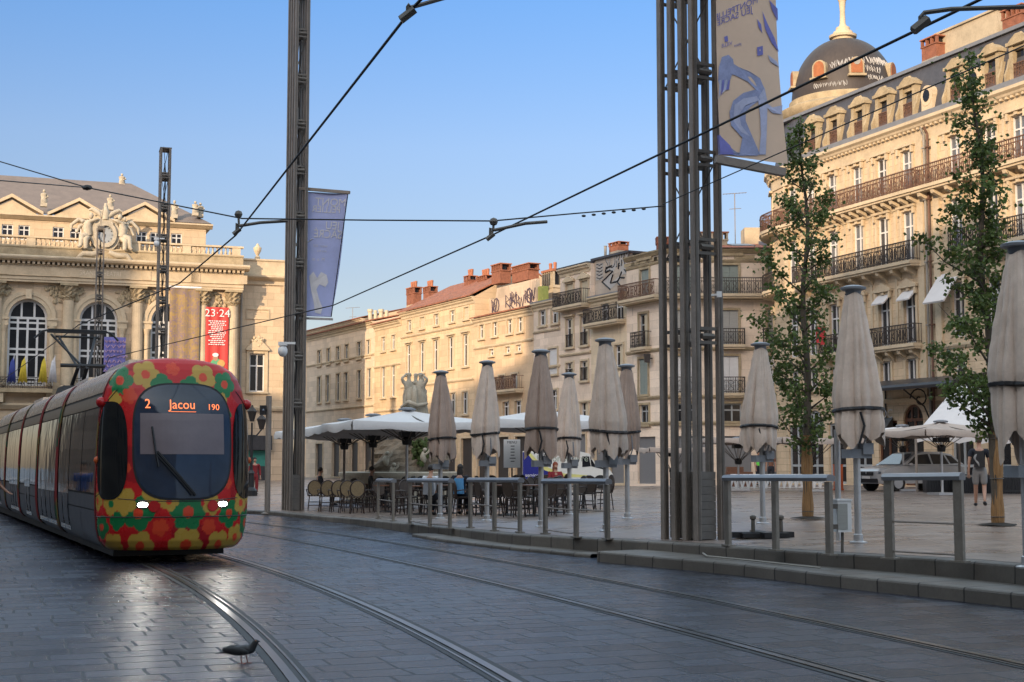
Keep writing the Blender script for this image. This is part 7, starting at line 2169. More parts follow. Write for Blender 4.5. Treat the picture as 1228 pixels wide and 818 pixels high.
    if wrap:
        zw = at(xb, ybot, Y).z - p.z
        mb = MB(); N = 22
        mb.lathe([(.10 + .012 * math.sin(k), zw * k / 12) for k in range(13)], p, N, rmod=lambda t, i: 1 + .07 * math.cos(11 * t) + .03 * math.sin(7 * t + i)); mb.build('reed_wrap', M['reed'], root, smooth=False)
        mb = MB()
        for z in (.15, zw * .5, zw - .12): mb.tube([(p.x + .118 * math.cos(t), p.y + .118 * math.sin(t), p.z + z) for t in [2 * pi * k / 14 for k in range(14)]], .008, 4, closed=True)
        mb.build('tie', M['dark_steel2'], root)
    return root, p
prof1 = [(540, 8, 8), (520, 25, 30), (490, 45, 40), (470, 60, 52), (440, 66, 42), (400, 72, 44), (370, 55, 30), (330, 48, 32), (290, 50, 36), (250, 44, 38), (220, 34, 24), (185, 30, 14), (150, 12, 8), (132, 3, 3)]
T1, T1p = tree('young tree with a reed-wrapped trunk, just right of the near pylon', 969, 622, 130, prof1, 3, nleaf=5600, ybot=522, lean=.05)
prof2 = [(512, 8, 6), (500, 34, 10), (470, 60, 22), (440, 80, 34), (400, 74, 36), (370, 70, 36), (340, 50, 34), (300, 66, 26), (270, 46, 30), (235, 44, 22), (200, 42, 20), (160, 30, 18), (120, 18, 14), (85, 10, 7), (52, 3, 3)]
T2, T2p = tree('taller tree with a reed-wrapped trunk at the right edge, beside the walking man', 1197, 630, 50, prof2, 9, nleaf=6400, ybot=518, lean=-.22)
for p, lab in ((T1p, 'metal grate and soil around the foot of the first tree'), (T2p, 'soil and dead leaves around the foot of the right-hand tree')):
    mb = MB(); rnd.seed(4); mb.lathe([(.34, .004), (.30, .02), (.2, .035), (.1, .05)], (p.x, p.y, p.z), 14, rmod=lambda t, i: 1 + .15 * math.sin(3 * t + i))
    mb.build('tree_pit', mat('dark_soil', (.03, .024, .018), .95, var=.5, scale=14, bump=1), label=lab, cat='tree pit', loc=tuple(p))
# ================================================================ people (skin-modifier bodies, turned into plain meshes)
def skin_mesh(name, chains, m, parent, sub=2, extra=None):
    """chains: lists of (point, radius) that share joints by position; first joint is the root"""
    key, pts, rad, ed = {}, [], [], []
    for ch in chains:
        prev = None
        for p, r in ch:
            k = tuple(round(c, 4) for c in p)
            if k not in key: key[k] = len(pts); pts.append(p); rad.append(r)
            i = key[k]
            if prev is not None and prev != i: ed.append((prev, i))
            prev = i
    base = Vector(parent.location)
    me = bpy.data.meshes.new(name); me.from_pydata([tuple(Vector(p)) for p in pts], ed, [])
    o = bpy.data.objects.new(name, me); COL.objects.link(o)
    o.modifiers.new('skin', 'SKIN').use_smooth_shade = True
    for i, v in enumerate(me.skin_vertices[0].data):
        r = rad[i]; v.radius = r if isinstance(r, tuple) else (r, r); v.use_root = (i == 0)
    s_ = o.modifiers.new('sub', 'SUBSURF'); s_.levels = sub; s_.render_levels = sub
    bpy.context.view_layer.update()
    m2 = bpy.data.meshes.new_from_object(o.evaluated_get(bpy.context.evaluated_depsgraph_get()))
    bpy.data.objects.remove(o); bpy.data.meshes.remove(me)
    m2.materials.clear(); m2.materials.append(m); m2.name = name
    m2.polygons.foreach_set('use_smooth', [True] * len(m2.polygons))
    o = bpy.data.objects.new(name, m2); COL.objects.link(o); o.parent = parent
    return o

def person(label, loc, rz, h, joints, top, bottom, hair, sleeves='short', legs='short', seat=None, group=None, shoes=None, long_hair=False, extras=None, bag=None):
    """joints in a 1.75 m frame, facing -y; parts: body, shirt, trousers, hair, shoes"""
    k = h / 1.75
    root = thing('person', label, 'person', tuple(loc), group)
    j = {n: Vector(p) * k for n, p in joints.items()}
    def R_(x): return x * k
    C = []
    hip, ch, nk, hd = j['hip'], j['chest'], j['neck'], j['head']
    tor = [(hip, (R_(.135), R_(.10))), ((hip.lerp(ch, .5)), (R_(.12), R_(.088))), (ch, (R_(.15), R_(.10))), (nk, R_(.055)), (nk.lerp(hd, .5), R_(.052)), (hd + Vector((0, R_(-.012), R_(-.06))), (R_(.062), R_(.07))), (hd, (R_(.074), R_(.088))), (hd + Vector((0, 0, R_(.075))), (R_(.055), R_(.065)))]
    C.append(tor)
    C.append([(hd + Vector((0, R_(-.012), R_(-.06))), (R_(.062), R_(.07)))] + [(hd + Vector((0, R_(-.098), R_(-.03))), R_(.014))])    # nose
    for s in 'LR':
        sg = -1 if s == 'L' else 1
        C.append([(ch, (R_(.15), R_(.10))), (j['sh' + s], R_(.058)), (j['el' + s], R_(.040)), (j['wr' + s], R_(.028)), (j['ha' + s], (R_(.034), R_(.018)))])
        d = (j['ha' + s] - j['wr' + s]).normalized()
        sd = d.cross(Vector((0, 1, .3))).normalized()
        for q_, ln in ((-.03, .07), (-.01, .085), (.012, .08), (.032, .06)):
            b = j['ha' + s] + sd * R_(q_); C.append([(j['ha' + s], (R_(.034), R_(.018))), (b + d * R_(.03), R_(.0095)), (b + d * R_(.03 + ln * .5) + Vector((0, -R_(.01), 0)), R_(.0085)), (b + d * R_(.03 + ln * .8) + Vector((0, -R_(.024), 0)), R_(.007))])
        C.append([(j['wr' + s], R_(.028)), (j['wr' + s] + d * R_(.04) + Vector((0, -R_(.035), 0)), R_(.011)), (j['wr' + s] + d * R_(.085) + Vector((0, -R_(.05), 0)), R_(.008))])
        C.append([(hip, (R_(.135), R_(.10))), (j['th' + s], R_(.088)), (j['kn' + s], R_(.056)), (j['an' + s].lerp(j['kn' + s], .62), R_(.054)), (j['an' + s], R_(.036)), (j['to' + s], R_(.03))])
    body = skin_mesh('body', C, M['skin'], root)
    # face: eyes, ears
    mb = MB()
    for sg in (-1, 1): mb.ball(hd + Vector((sg * R_(.03), R_(-.085), R_(.012))), R_(.010), n=6)
    e = mb.build('eyes', M['black'], body) if False else None
    sh = [[(hip + Vector((0, 0, R_(-.03))), (R_(.155), R_(.118))), (hip.lerp(ch, .5), (R_(.14), R_(.108))), (ch, (R_(.165), R_(.116))), (nk + Vector((0, 0, R_(-.045))), (R_(.075), R_(.075)))]]
    for s in 'LR':
        e_ = j['sh' + s].lerp(j['el' + s], .72 if sleeves == 'short' else 1)
        cl_ = [(ch, (R_(.165), R_(.116))), (j['sh' + s], R_(.074)), (e_, R_(.062))]
        if sleeves == 'long': cl_ += [(j['wr' + s], R_(.044))]
        sh.append(cl_)
    skin_mesh('shirt', sh, top, root)
    tr = [[(hip, (R_(.15), R_(.115))), (hip + Vector((0, 0, R_(.10))), (R_(.14), R_(.105)))]]
    for s in 'LR':
        cl_ = [(hip, (R_(.15), R_(.115))), (j['th' + s], R_(.105)), (j['kn' + s] if legs != 'short' else j['th' + s].lerp(j['kn' + s], .92), R_(.085))]
        if legs != 'short': cl_ += [(j['an' + s] + Vector((0, 0, R_(.03))), R_(.06))]
        tr.append(cl_)
    skin_mesh('shorts' if legs == 'short' else 'trousers', tr, bottom, root)
    mb = MB(); hv = []
    mb.ball(root.location + hd + Vector((0, R_(.016), R_(.03))), (R_(.083), R_(.092), R_(.092)), n=14)
    if long_hair: mb.ball(root.location + hd + Vector((0, R_(.05), R_(-.10))), (R_(.085), R_(.055), R_(.20)), n=12)
    else: pass
    hr = mb.build('hair', hair, root, smooth=True)
    if shoes:
        for s in 'LR':
            a, t = j['an' + s], j['to' + s]; d = (t - a); d.z = 0; d.normalize()
            mb = MB(); B = root.location
            z0 = min(a.z, t.z) - R_(.035)
            r_ = math.atan2(d.y, d.x)
            mb.ball(B + a.lerp(t, .55) + Vector((0, 0, R_(-.004))), (R_(.15), R_(.05), R_(.045)), n=10, rot=Matrix.Rotation(r_, 3, 'Z') @ Matrix.Rotation(math.atan2((a.z - t.z) * .5, .2 * k), 3, 'Y')); mb.build('shoe', shoes, root, smooth=True)
    if bag:
        mb = MB(); B = root.location; c = ch.lerp(hip, .35)
        mb.box(B + c + Vector((0, R_(.17), R_(.0))), (R_(.26), R_(.14), R_(.40)), 0, 0, .85); bg_ = mb.build('backpack', bag, root)
        mb = MB()
        for sg in (-1, 1): mb.tube([B + c + Vector((sg * R_(.09), R_(.12), R_(.16))), B + ch + Vector((sg * R_(.1), R_(.02), R_(.125))), B + ch + Vector((sg * R_(.11), R_(-.12), R_(.02))), B + c + Vector((sg * R_(.12), R_(-.02), R_(-.16)))], R_(.018), 5)
        mb.build('strap', bag, bg_)
    root.rotation_euler = (0, 0, rz)
    return root
STAND = dict(hip=(0, 0, .95), chest=(0, 0, 1.30), neck=(0, .0, 1.47), head=(0, -.01, 1.63), shL=(-.19, 0, 1.40), shR=(.19, 0, 1.40), elL=(-.24, .02, 1.12), elR=(.24, .02, 1.12), wrL=(-.25, -.05, .88), wrR=(.25, -.05, .88), haL=(-.25, -.07, .80), haR=(.25, -.07, .80),
             thL=(-.09, 0, .86), thR=(.09, 0, .86), knL=(-.10, -.01, .49), knR=(.10, -.01, .49), anL=(-.10, .02, .075), anR=(.10, .02, .075), toL=(-.12, -.13, .035), toR=(.12, -.13, .035))
WALK = dict(STAND, knL=(-.10, -.06, .50), anL=(-.10, .24, .16), toL=(-.11, .16, .04), knR=(.10, -.12, .50), anR=(.11, -.24, .08), toR=(.12, -.39, .05), elL=(-.23, -.04, 1.12), wrL=(-.24, -.20, .92), haL=(-.24, -.25, .85), elR=(.24, .10, 1.13), wrR=(.26, .10, .88), haR=(.26, .09, .80))
SIT = dict(hip=(0, 0, .52), chest=(0, .02, .88), neck=(0, .02, 1.05), head=(0, -.01, 1.21), shL=(-.18, .02, .98), shR=(.18, .02, .98), elL=(-.23, -.06, .74), elR=(.23, -.06, .74), wrL=(-.14, -.26, .76), wrR=(.14, -.26, .76), haL=(-.11, -.33, .77), haR=(.11, -.33, .77),
           thL=(-.09, -.06, .50), thR=(.09, -.06, .50), knL=(-.11, -.44, .50), knR=(.11, -.44, .50), anL=(-.11, -.40, .08), anR=(.11, -.40, .08), toL=(-.11, -.54, .035), toR=(.11, -.54, .035))
# the man walking away to the right
pm = onp(1176, 608); hm = at(1176, 523, pm.y).z - pm.z
man = person('man in a dark T-shirt, grey shorts and a black backpack walking beside the right-hand tree', pm, pi * .90, hm, WALK, M['cloth_navy'], M['cloth_grey'], M['hair_grey'], shoes=M['black'], bag=M['black'])
mb = MB(); B = man.location; k = hm / 1.75
mb.tube([B + Vector((.06 * k + .05 * math.sin(t * 5) * k, .255 * k, 1.30 * k - .3 * t * k)) for t in [i / 8 for i in range(9)]], [.01, .03, .035, .03, .02, .028, .03, .02, .01], 6); mb.build('pale_print', M['cloth_grey'], [c for c in man.children if c.name.startswith('backpack')][0])
def seated(label, x, yhead, Y, rz, top, hair, **kw):
    p = at(x, yhead, Y); z = zp(p.x); h = 1.70
    return person(label, Vector((p.x, p.y, z)), rz, h, SIT, top, M['cloth_navy'], hair, legs='long', shoes=M['black'], **kw)
seated('woman with long dark hair and a light blue backpack sitting at the terrace', 552, 553, 36.0, pi * .95, M['cloth_navy'], M['hair_dark'], sleeves='long', long_hair=True, bag=M['lightblue'])
seated('person in a white top with dark straps sitting behind the leftmost closed umbrella', 517, 552, 36.0, pi * .9, M['cloth_white'], M['hair_dark'], bag=M['cap_grey'])
seated('dark-clothed person sitting at the far left of the terrace under the end parasol', 384, 570, 47, pi * .6, M['cloth_navy'], M['hair_dark'], sleeves='long')
seated('red-haired person sitting in front of the white and blue van', 666, 566, 42, .3, M['cloth_red'], mat('auburn_hair', (.24, .05, .02), .6), sleeves='long', long_hair=True)
seated('dark-haired person sitting by the parasol pole left of the fountain', 446, 568, 44, pi * .5, M['black'], M['hair_dark'], sleeves='long')
p = at(305, 598, 66); p.z = .05
person('person in dark red standing by the opera wing, right of the tram', p, .4, 1.75, STAND, M['cloth_red'], M['cloth_red'], M['hair_dark'], sleeves='long', legs='long', shoes=M['black'])
p = at(910, 588, 72); p.z = zp(p.x)
person('worker in a bright green hi-vis vest behind the white rack row', p, .6, 1.75, STAND, M['hi_vis'], M['cloth_navy'], M['hair_dark'], sleeves='short', legs='long', shoes=M['black'])
p = at(925, 588, 73); p.z = zp(p.x)
person('person in brown standing right of the hi-vis worker', p, -.4, 1.72, STAND, mat('brown_cotton', (.18, .08, .05), .9), M['cloth_navy'], M['hair_dark'], sleeves='short', legs='long', shoes=M['black'])
# someone cut by the left edge: blue sleeve and a bare forearm
pl = at(-13, 620, 30); pl.z = .0
LE = dict(STAND, elR=(.26, -.06, 1.14), wrR=(.29, -.22, 1.00), haR=(.29, -.29, .97))
person('person in a blue top cut off by the left edge of the picture', pl, 1.2, 1.60, LE, M['cloth_blue'], M['cloth_navy'], M['hair_dark'], legs='long', shoes=M['black'])

# ================================================================ pigeon
p = on(292, 796, 0)
PG = thing('pigeon', 'dark grey pigeon standing on the setts beside the rail', 'pigeon', tuple(p))
def bp_(x, y, z): return Vector((x, y, z))
pgm = mat('pigeon_plumage', (.022, .021, .024), .55, var=.45, scale=30)
body = skin_mesh('body', [[(bp_(0, 0, .115), (.052, .050)), (bp_(-.07, .0, .11), (.044, .040)), (bp_(-.125, .01, .10), (.026, .018)), (bp_(-.185, .015, .088), (.022, .008)), (bp_(-.215, .018, .084), (.020, .005))],
    [(bp_(0, 0, .115), (.052, .050)), (bp_(.055, -.0, .135), (.042, .042)), (bp_(.078, -.004, .172), (.024, .024)), (bp_(.088, -.006, .205), (.021, .022)), (bp_(.092, -.007, .222), (.014, .016))],
    [(bp_(.088, -.006, .205), (.021, .022)), (bp_(.112, -.008, .203), .006), (bp_(.124, -.008, .199), .003)]], pgm, PG)
B = PG.location
mb = MB()
for sg in (-1, 1): mb.ball(B + Vector((-.045, sg * .045, .118)), (.105, .014, .038), n=10, rot=Matrix.Rotation(.13, 3, 'Y'))
mb.build('wing', mat('pigeon_wing', (.022, .023, .026), .6, var=.5, scale=40), PG, smooth=True)
mb = MB()
for sg in (-1, 1):
    mb.tube([B + Vector((.0 + sg * .012, sg * .02, .075)), B + Vector((.004 + sg * .014, sg * .022, .035)), B + Vector((.01 + sg * .014, sg * .022, .006))], .0045, 5)
    for a in (-.5, 0, .5, pi): mb.tube([B + Vector((.01 + sg * .014, sg * .022, .006)), B + Vector((.01 + sg * .014 + .028 * math.cos(a), sg * .022 + .028 * math.sin(a), .003))], .003, 4)
mb.build('leg', mat('pigeon_leg', (.30, .08, .06), .6), PG)
mb = MB(); 
for sg in (-1, 1): mb.ball(B + Vector((.096, -.006 + sg * .019, .209)), .004, n=6)
mb.build('eye', mat('pigeon_eye', (.5, .15, .02), .3), PG)
PG.rotation_euler = (0, 0, -.15); PG.scale = (1.06, 1.06, .84)

# ================================================================ statue and fountain
fx = at(497, 500, 55)
FT = thing('fountain', 'stone fountain with a mossy rock mound carrying the three-figure statue', 'fountain', (fx.x, 55, zp(fx.x)))
zb = zp(fx.x)
mb = MB(); c = at(480, 572, 55); mb.lathe([(2.15, 0), (2.15, .35), (2.25, .45), (2.3, .8), (2.38, .9), (2.38, 1.02), (2.1, 1.05), (2.0, .8)], (c.x, 55, zb), 32); mb.build('basin', M['statue_stone'], FT, smooth=40)
q = random.Random(12)
mb = MB(); rc = at(482, 550, 55.3)
vs = []; N, K = 40, 18
for j in range(K + 1):
    t = j / K; z = .5 + 2.75 * t
    for i in range(N):
        th = 2 * pi * i / N
        r = (1.45 * (1 - t) ** .75 + .35) * (1 + .16 * math.sin(3 * th + 5 * t) + .10 * math.sin(7 * th - 9 * t) + q.uniform(-.07, .07))
        vs.append((rc.x + r * math.cos(th) + .45 * t, 55.3 + r * math.sin(th), zb + z))
mb.add(vs, [(j * N + i, j * N + (i + 1) % N, (j + 1) * N + (i + 1) % N, (j + 1) * N + i) for j in range(K) for i in range(N)] + [tuple(K * N + i for i in range(N))])
mb.build('rock', M['rock'], FT)
mb = MB()
for k in range(60):
    p = at(503 + q.gauss(0, 4), 540 + q.gauss(0, 8), 53.8 + q.random() * .4); mb.ball(tuple(p), q.uniform(.05, .13), n=6, jit=.3)
mb.build('moss', M['moss'], FT)
for (x, y, Yd) in ((463, 552, 53.7), (508, 548, 53.8), (471, 566, 53.4)):
    p = at(x, y, Yd); mb = MB()
    mb.ball(tuple(p), (.13, .12, .22), n=10, jit=.1); mb.ball((p.x + .05, p.y - .05, p.z + .27), .085, n=8); mb.tube([(p.x + .08, p.y - .08, p.z + .1), (p.x + .2, p.y - .1, p.z + .2), (p.x + .24, p.y - .1, p.z + .32)], [.05, .04, .03], 6)
    mb.build('putto', M['statue_stone'], FT, smooth=50)
ST = thing('statue', 'pale stone statue of three draped standing women above the fountain', 'statue', (fx.x, 55, zb + 3.1))
zf = at(497, 512, 55).z; zt_ = at(497, 445, 55).z; hs = (zt_ - zf) / 1.75
def fig(ox, oy, rz, arms):
    J = {n: Matrix.Rotation(rz, 3, 'Z') @ (Vector(v) * hs) for n, v in dict(STAND, **arms).items()}
    o = Vector((ox, oy, zf - (zb + 3.1)))
    g_ = lambda n: o + J[n]
    out = [[(g_('hip'), (.15 * hs, .12 * hs)), (g_('hip').lerp(g_('chest'), .5), (.115 * hs, .10 * hs)), (g_('chest'), (.15 * hs, .11 * hs)), (g_('neck'), .05 * hs), (g_('head') - Vector((0, 0, .05 * hs)), .065 * hs), (g_('head'), .085 * hs), (g_('head') + Vector((0, 0, .07 * hs)), .07 * hs)]]
    for s in 'LR':
        out.append([(g_('chest'), (.15 * hs, .11 * hs)), (g_('sh' + s), .06 * hs), (g_('el' + s), .045 * hs), (g_('wr' + s), .032 * hs), (g_('ha' + s), .035 * hs)])
        out.append([(g_('hip'), (.15 * hs, .12 * hs)), (g_('th' + s), .10 * hs), (g_('kn' + s), .068 * hs), (g_('an' + s), .045 * hs), (g_('to' + s), .035 * hs)])
    return out
up = dict(elL=(-.25, -.06, 1.52), wrL=(-.13, -.06, 1.62), haL=(-.08, .0, 1.68), elR=(.26, 0, 1.16), wrR=(.24, -.10, .95), haR=(.22, -.12, .88))
dn = dict(elR=(.25, -.06, 1.50), wrR=(.14, -.06, 1.58), haR=(.10, .0, 1.64), elL=(-.24, 0, 1.14), wrL=(-.22, -.10, .95), haL=(-.2, -.12, .88))
for ox, oy, rz, ar in ((-.22, -.05, .4, up), (.24, -.05, -.4, dn), (.02, .28, 2.9, up)):
    skin_mesh('figure', fig(ox, oy, rz, ar), M['statue_stone'], ST)
mb = MB(); B = ST.location; n = 40
z_f = zf
mb.lathe([(.55, z_f - .3), (.58, z_f - .02), (.50, z_f + .0)], (fx.x, 55, 0), 18)
mb.lathe([(.34 * hs, z_f), (.40 * hs, z_f + .3 * hs), (.33 * hs, z_f + .65 * hs), (.34 * hs, z_f + .95 * hs), (.33 * hs, z_f + 1.15 * hs), (.22 * hs, z_f + 1.3 * hs)], (fx.x + .02, 55.1, 0), n, rmod=lambda t, i: 1 + .16 * math.sin(9 * t + i * .8) + .08 * math.sin(17 * t))
mb.tube([(fx.x - .5, 54.8, z_f + .75), (fx.x - .2, 54.5, z_f + .95), (fx.x + .15, 54.5, z_f + .8), (fx.x + .5, 54.8, z_f + .9)], [.06, .09, .09, .06], 7)
mb.build('drapery', M['statue_stone'], ST, smooth=60)

# ================================================================ car and van
def glassbox(mb, pts): mb.add(pts, [tuple(range(len(pts)))])
def car(label, c, rz, L=4.4, W=1.80, H=1.60, paint=None):
    root = thing('parked_car', label, 'car', tuple(c), None)
    root.rotation_euler = (0, 0, 0)
    # side outline, nose at -x
    low = [(-2.15, .30), (-2.20, .55), (-2.16, .80), (-1.98, .93), (-1.55, 1.00), (-1.05, 1.06), (0.6, 1.08), (1.9, 1.06), (2.15, .98), (2.2, .62), (2.12, .32)]
    cr, sr = math.cos(rz), math.sin(rz)
    def T(x, y, z): return Vector((c[0] + x * cr - y * sr, c[1] + x * sr + y * cr, c[2] + z))
    mb = MB(); ys = [(-1, .0), (-.97, .06), (-.85, .0), (0, 0), (.85, 0), (.97, .06), (1, 0)]
    secs = []
    for f_, ins in ((-1.0, .10), (-.93, .02), (-.7, .0), (0, -.02), (.7, .0), (.93, .02), (1.0, .10)):
        y = f_ * W / 2; rnd_ = 1 - .055 * abs(f_) ** 6
        secs.append([T(x * (rnd_ if abs(x) > 1.7 else 1) , y * (1 if .35 < z < .95 else .97), z - (.05 if z > .9 else 0) * abs(f_) ** 4) for x, z in low])
    n = len(low)
    for a, b in zip(secs, secs[1:]): mb.add(a + b, [(i, (i + 1) % n, n + (i + 1) % n, n + i) for i in range(n)])
    mb.add(secs[0], [tuple(range(n))]); mb.add(secs[-1], [tuple(range(n - 1, -1, -1))])
    mb.build('body', paint, root, smooth=35)
    cab = [(-1.08, 1.03), (-.35, 1.50), (.1, 1.585), (.9, 1.58), (1.55, 1.48), (2.08, 1.04)]
    mb = MB(); secs = []
    for f_ in (-1, -.92, 0, .92, 1):
        secs.append([T(x, f_ * (W / 2 - .03 - .20 * (z - 1.03) / .55), z - (.03 if abs(f_) == 1 and z > 1.2 else 0)) for x, z in cab])
    n = len(cab)
    for a, b in zip(secs, secs[1:]): mb.add(a + b, [(i, i + 1, n + i + 1, n + i) for i in range(n - 1)])
    mb.add(secs[0], [tuple(range(n))]); mb.add(secs[-1], [tuple(range(n - 1, -1, -1))]); mb.build('cabin', paint, root, smooth=30)
    GL = M['pane_dark']
    for sg in (-1, 1):
        yy = lambda z: sg * (W / 2 - .03 - .20 * (z - 1.03) / .55 + .004)
        for pts in ([(-.82, 1.08), (-.28, 1.44), (.32, 1.49), (.38, 1.08)], [(.46, 1.08), (.42, 1.49), (1.1, 1.47), (1.28, 1.08)], [(1.36, 1.10), (1.2, 1.45), (1.5, 1.40), (1.8, 1.12)]):
            mb = MB(); glassbox(mb, [T(x, yy(z), z) for x, z in pts]); mb.build('side_window', GL, root, fix=False)
        mb = MB(); mb.ball(T(-.75, sg * (W / 2 + .08), 1.06), (.10, .09, .07), n=10); mb.build('wing_mirror', paint, root, smooth=True)
        mb = MB(); glassbox(mb, [T(-2.17, sg * .48, .70), T(-2.15, sg * .80, .72), T(-1.98, sg * .86, .82), T(-2.10, sg * .50, .80)]); mb.box(T(-2.1, sg * .66, .74), (.08, .28, .09), rz); mb.build('headlight', M['pane_sky'], root)
        for x in (-1.35, 1.32):
            mb = MB(); mb.prism([T(x + .34 * math.cos(t), sg * (W / 2 - .20), .33 + .34 * math.sin(t)) for t in [2 * pi * k / 20 for k in range(20)]], (T(0, sg * .215, 0) - T(0, 0, 0)))
            wh = mb.build('wheel', M['black_rubber'], root, smooth=40)
            mb = MB(); mb.prism([T(x + .22 * math.cos(t), sg * (W / 2 + .016), .33 + .22 * math.sin(t)) for t in [2 * pi * k / 20 for k in range(20)]], (T(0, sg * .012, 0) - T(0, 0, 0))); mb.build('rim', M['alu'], wh)
    mb = MB(); glassbox(mb, [T(-1.03, -.72, 1.07), T(-1.03, .72, 1.07), T(-.38, .60, 1.49), T(-.38, -.60, 1.49)]); o_ = T(0, 0, 0)
    for i in range(len(mb.v)): v = Vector(mb.v[i]) + (T(-1, 0, .8) - o_) * .012; mb.v[i] = tuple(v)
    mb.build('windscreen', M['pane'], root, fix=False)
    mb = MB(); mb.box(T(-2.185, 0, .70), (.06, .80, .13), rz); mb.box(T(-2.17, 0, .42), (.08, 1.3, .16), rz); mb.build('grille', M['black'], root)
    mb = MB(); mb.box(T(-2.225, 0, .55), (.02, .5, .11), rz); mb.build('number_plate', M['sign_white'], root)
    mb = MB(); mb.ball(T(-2.215, 0, .72), (.02, .05, .05), n=8); mb.build('badge', M['alu'], root)
    return root
cp = at(1092, 590, 58); cp.z = zp(cp.x)
car('silver grey car parked at the back of the square under the pale parasols', cp, .42, paint=mat('silver_car_paint', (.45, .46, .48), .25, metal=.3, var=.04))
# white delivery van with blue and yellow sweep, cab to the right
vp = at(678, 588, 68); vz = zp(vp.x)
VAN = thing('delivery_van', 'white delivery van with a blue rear and yellow sweep, parked behind the terrace', 'van', (vp.x, 68, vz))
vx0, vx1 = at(627, 560, 67).x, at(735, 560, 67).x
Lv = vx1 - vx0; zt_ = at(680, 541, 67).z - vz
VW = mat('white_van_paint', (.66, .67, .64), .35, var=.05)
def V(x, y, z): return Vector((vx0 + x * Lv, 67 + y, vz + z))
side = [(0, .35), (0, zt_), (.62, zt_), (.74, zt_ - .12), (.82, zt_ * .62), (.97, zt_ * .50), (1.0, .7), (1.0, .35)]
mb = MB(); mb.prism([V(x, 0, z) for x, z in side], (0, 1.8, 0)); mb.build('body', VW, VAN)
blue, yel = mat('deep_blue_livery', (.012, .018, .20), .4, var=.08), mat('pale_yellow_livery', (.62, .60, .22), .4, var=.08)
mb = MB()
mb.add([V(x, -.006, z) for x, z in ((.0, .4), (.0, zt_ - .05), (.04, zt_ - .05), (.12, zt_ * .72), (.24, zt_ * .50), (.42, .62), (.46, .4))], [tuple(range(7))], 0)
mb.add([V(x, -.009, z) for x, z in ((.04, zt_ - .05), (.08, zt_ - .05), (.16, zt_ * .76), (.29, zt_ * .56), (.46, .74), (.72, .66), (.72, .56), (.46, .58), (.42, .62), (.24, zt_ * .50), (.12, zt_ * .72))], [tuple(range(11))], 1)
put_text(mb, 'le monde livré', .42, lambda x, y: V(.44 + x / Lv, -.010, zt_ * .80 + y), 2); put_text(mb, 'service', .22, lambda x, y: V(.1 + x / Lv, -.012, .66 + y), 3)
mb.build('livery', [blue, yel, mat('sage_lettering', (.30, .34, .28), .5), M['sign_white']], VAN, fix=False)
mb = MB(); mb.add([V(x, -.008, z) for x, z in ((.76, zt_ * .60), (.745, zt_ - .22), (.80, zt_ * .64), (.93, zt_ * .52), (.93, zt_ * .50))], [tuple(range(5))])
mb.add([V(x, -.008, z) for x, z in ((.66, zt_ * .58), (.66, zt_ - .25), (.735, zt_ - .25), (.755, zt_ * .6))], [tuple(range(4))]); mb.build('cab_window', M['pane_dark'], VAN, fix=False)
for x in (.18, .86):
    mb = MB(); mb.prism([V(x + .33 * math.cos(t) / Lv, -.02, .34 + .33 * math.sin(t)) for t in [2 * pi * k / 18 for k in range(18)]], (0, .25, 0)); mb.build('wheel', M['black_rubber'], VAN)

# ================================================================ posts, lamps, racks, planters
p = at(320.5, 612, 42); z = .02
root = thing('signal_post', 'plain grey post with a small black signal box, between tram and left pylon', 'post', (p.x, p.y, z))
zt_ = at(320.5, 475, 42).z; mb = MB(); mb.tube([(p.x, p.y, z), (p.x, p.y, zt_)], .085, 10); mb.lathe([(.18, 0), (.18, .03), (.1, .05)], (p.x, p.y, z), 10); mb.build('shaft', M['dark_steel'], root, smooth=40)
s_ = at(315.5, 492, 41.9); mb = MB(); mb.box(tuple(s_), (.17, .2, .28)); mb.bar(s_, (p.x, p.y, s_.z), .05); sb = mb.build('signal_box', M['black'], root)
mb = MB(); mb.ball((s_.x + .02, s_.y - .11, s_.z), (.04, .02, .04), n=8); mb.build('lens', M['pane_sky'], sb)
p = at(301, 585, 62); z = .03
root = thing('street_lamp', 'ornate black street lamp with lanterns beside the tram nose', 'street lamp', (p.x, p.y, z))
za = at(301, 522, 62).z
mb = MB(); mb.lathe([(.28, 0), (.28, .3), (.14, .45), (.12, 1.0), (.16, 1.05), (.07, 1.2), (.06, za - z)], (p.x, p.y, z), 10)
mb.tube([(p.x - .42, p.y, za + .25), (p.x - .2, p.y, za - .02), (p.x, p.y, za), (p.x + .2, p.y, za - .02), (p.x + .42, p.y, za + .25)], .035, 6); mb.tube([(p.x, p.y, za), (p.x, p.y, za + .55)], .04, 6); mb.build('shaft', M['black'], root)
for dx, dz in ((-.42, .25), (.42, .25), (0, .6)):
    mb = MB(); mb.lathe([(.09, 0), (.20, .42), (.23, .44), (.06, .62), (.03, .72)], (p.x + dx, p.y, za + dz), 6); mb.build('lantern', M['iron'], root)
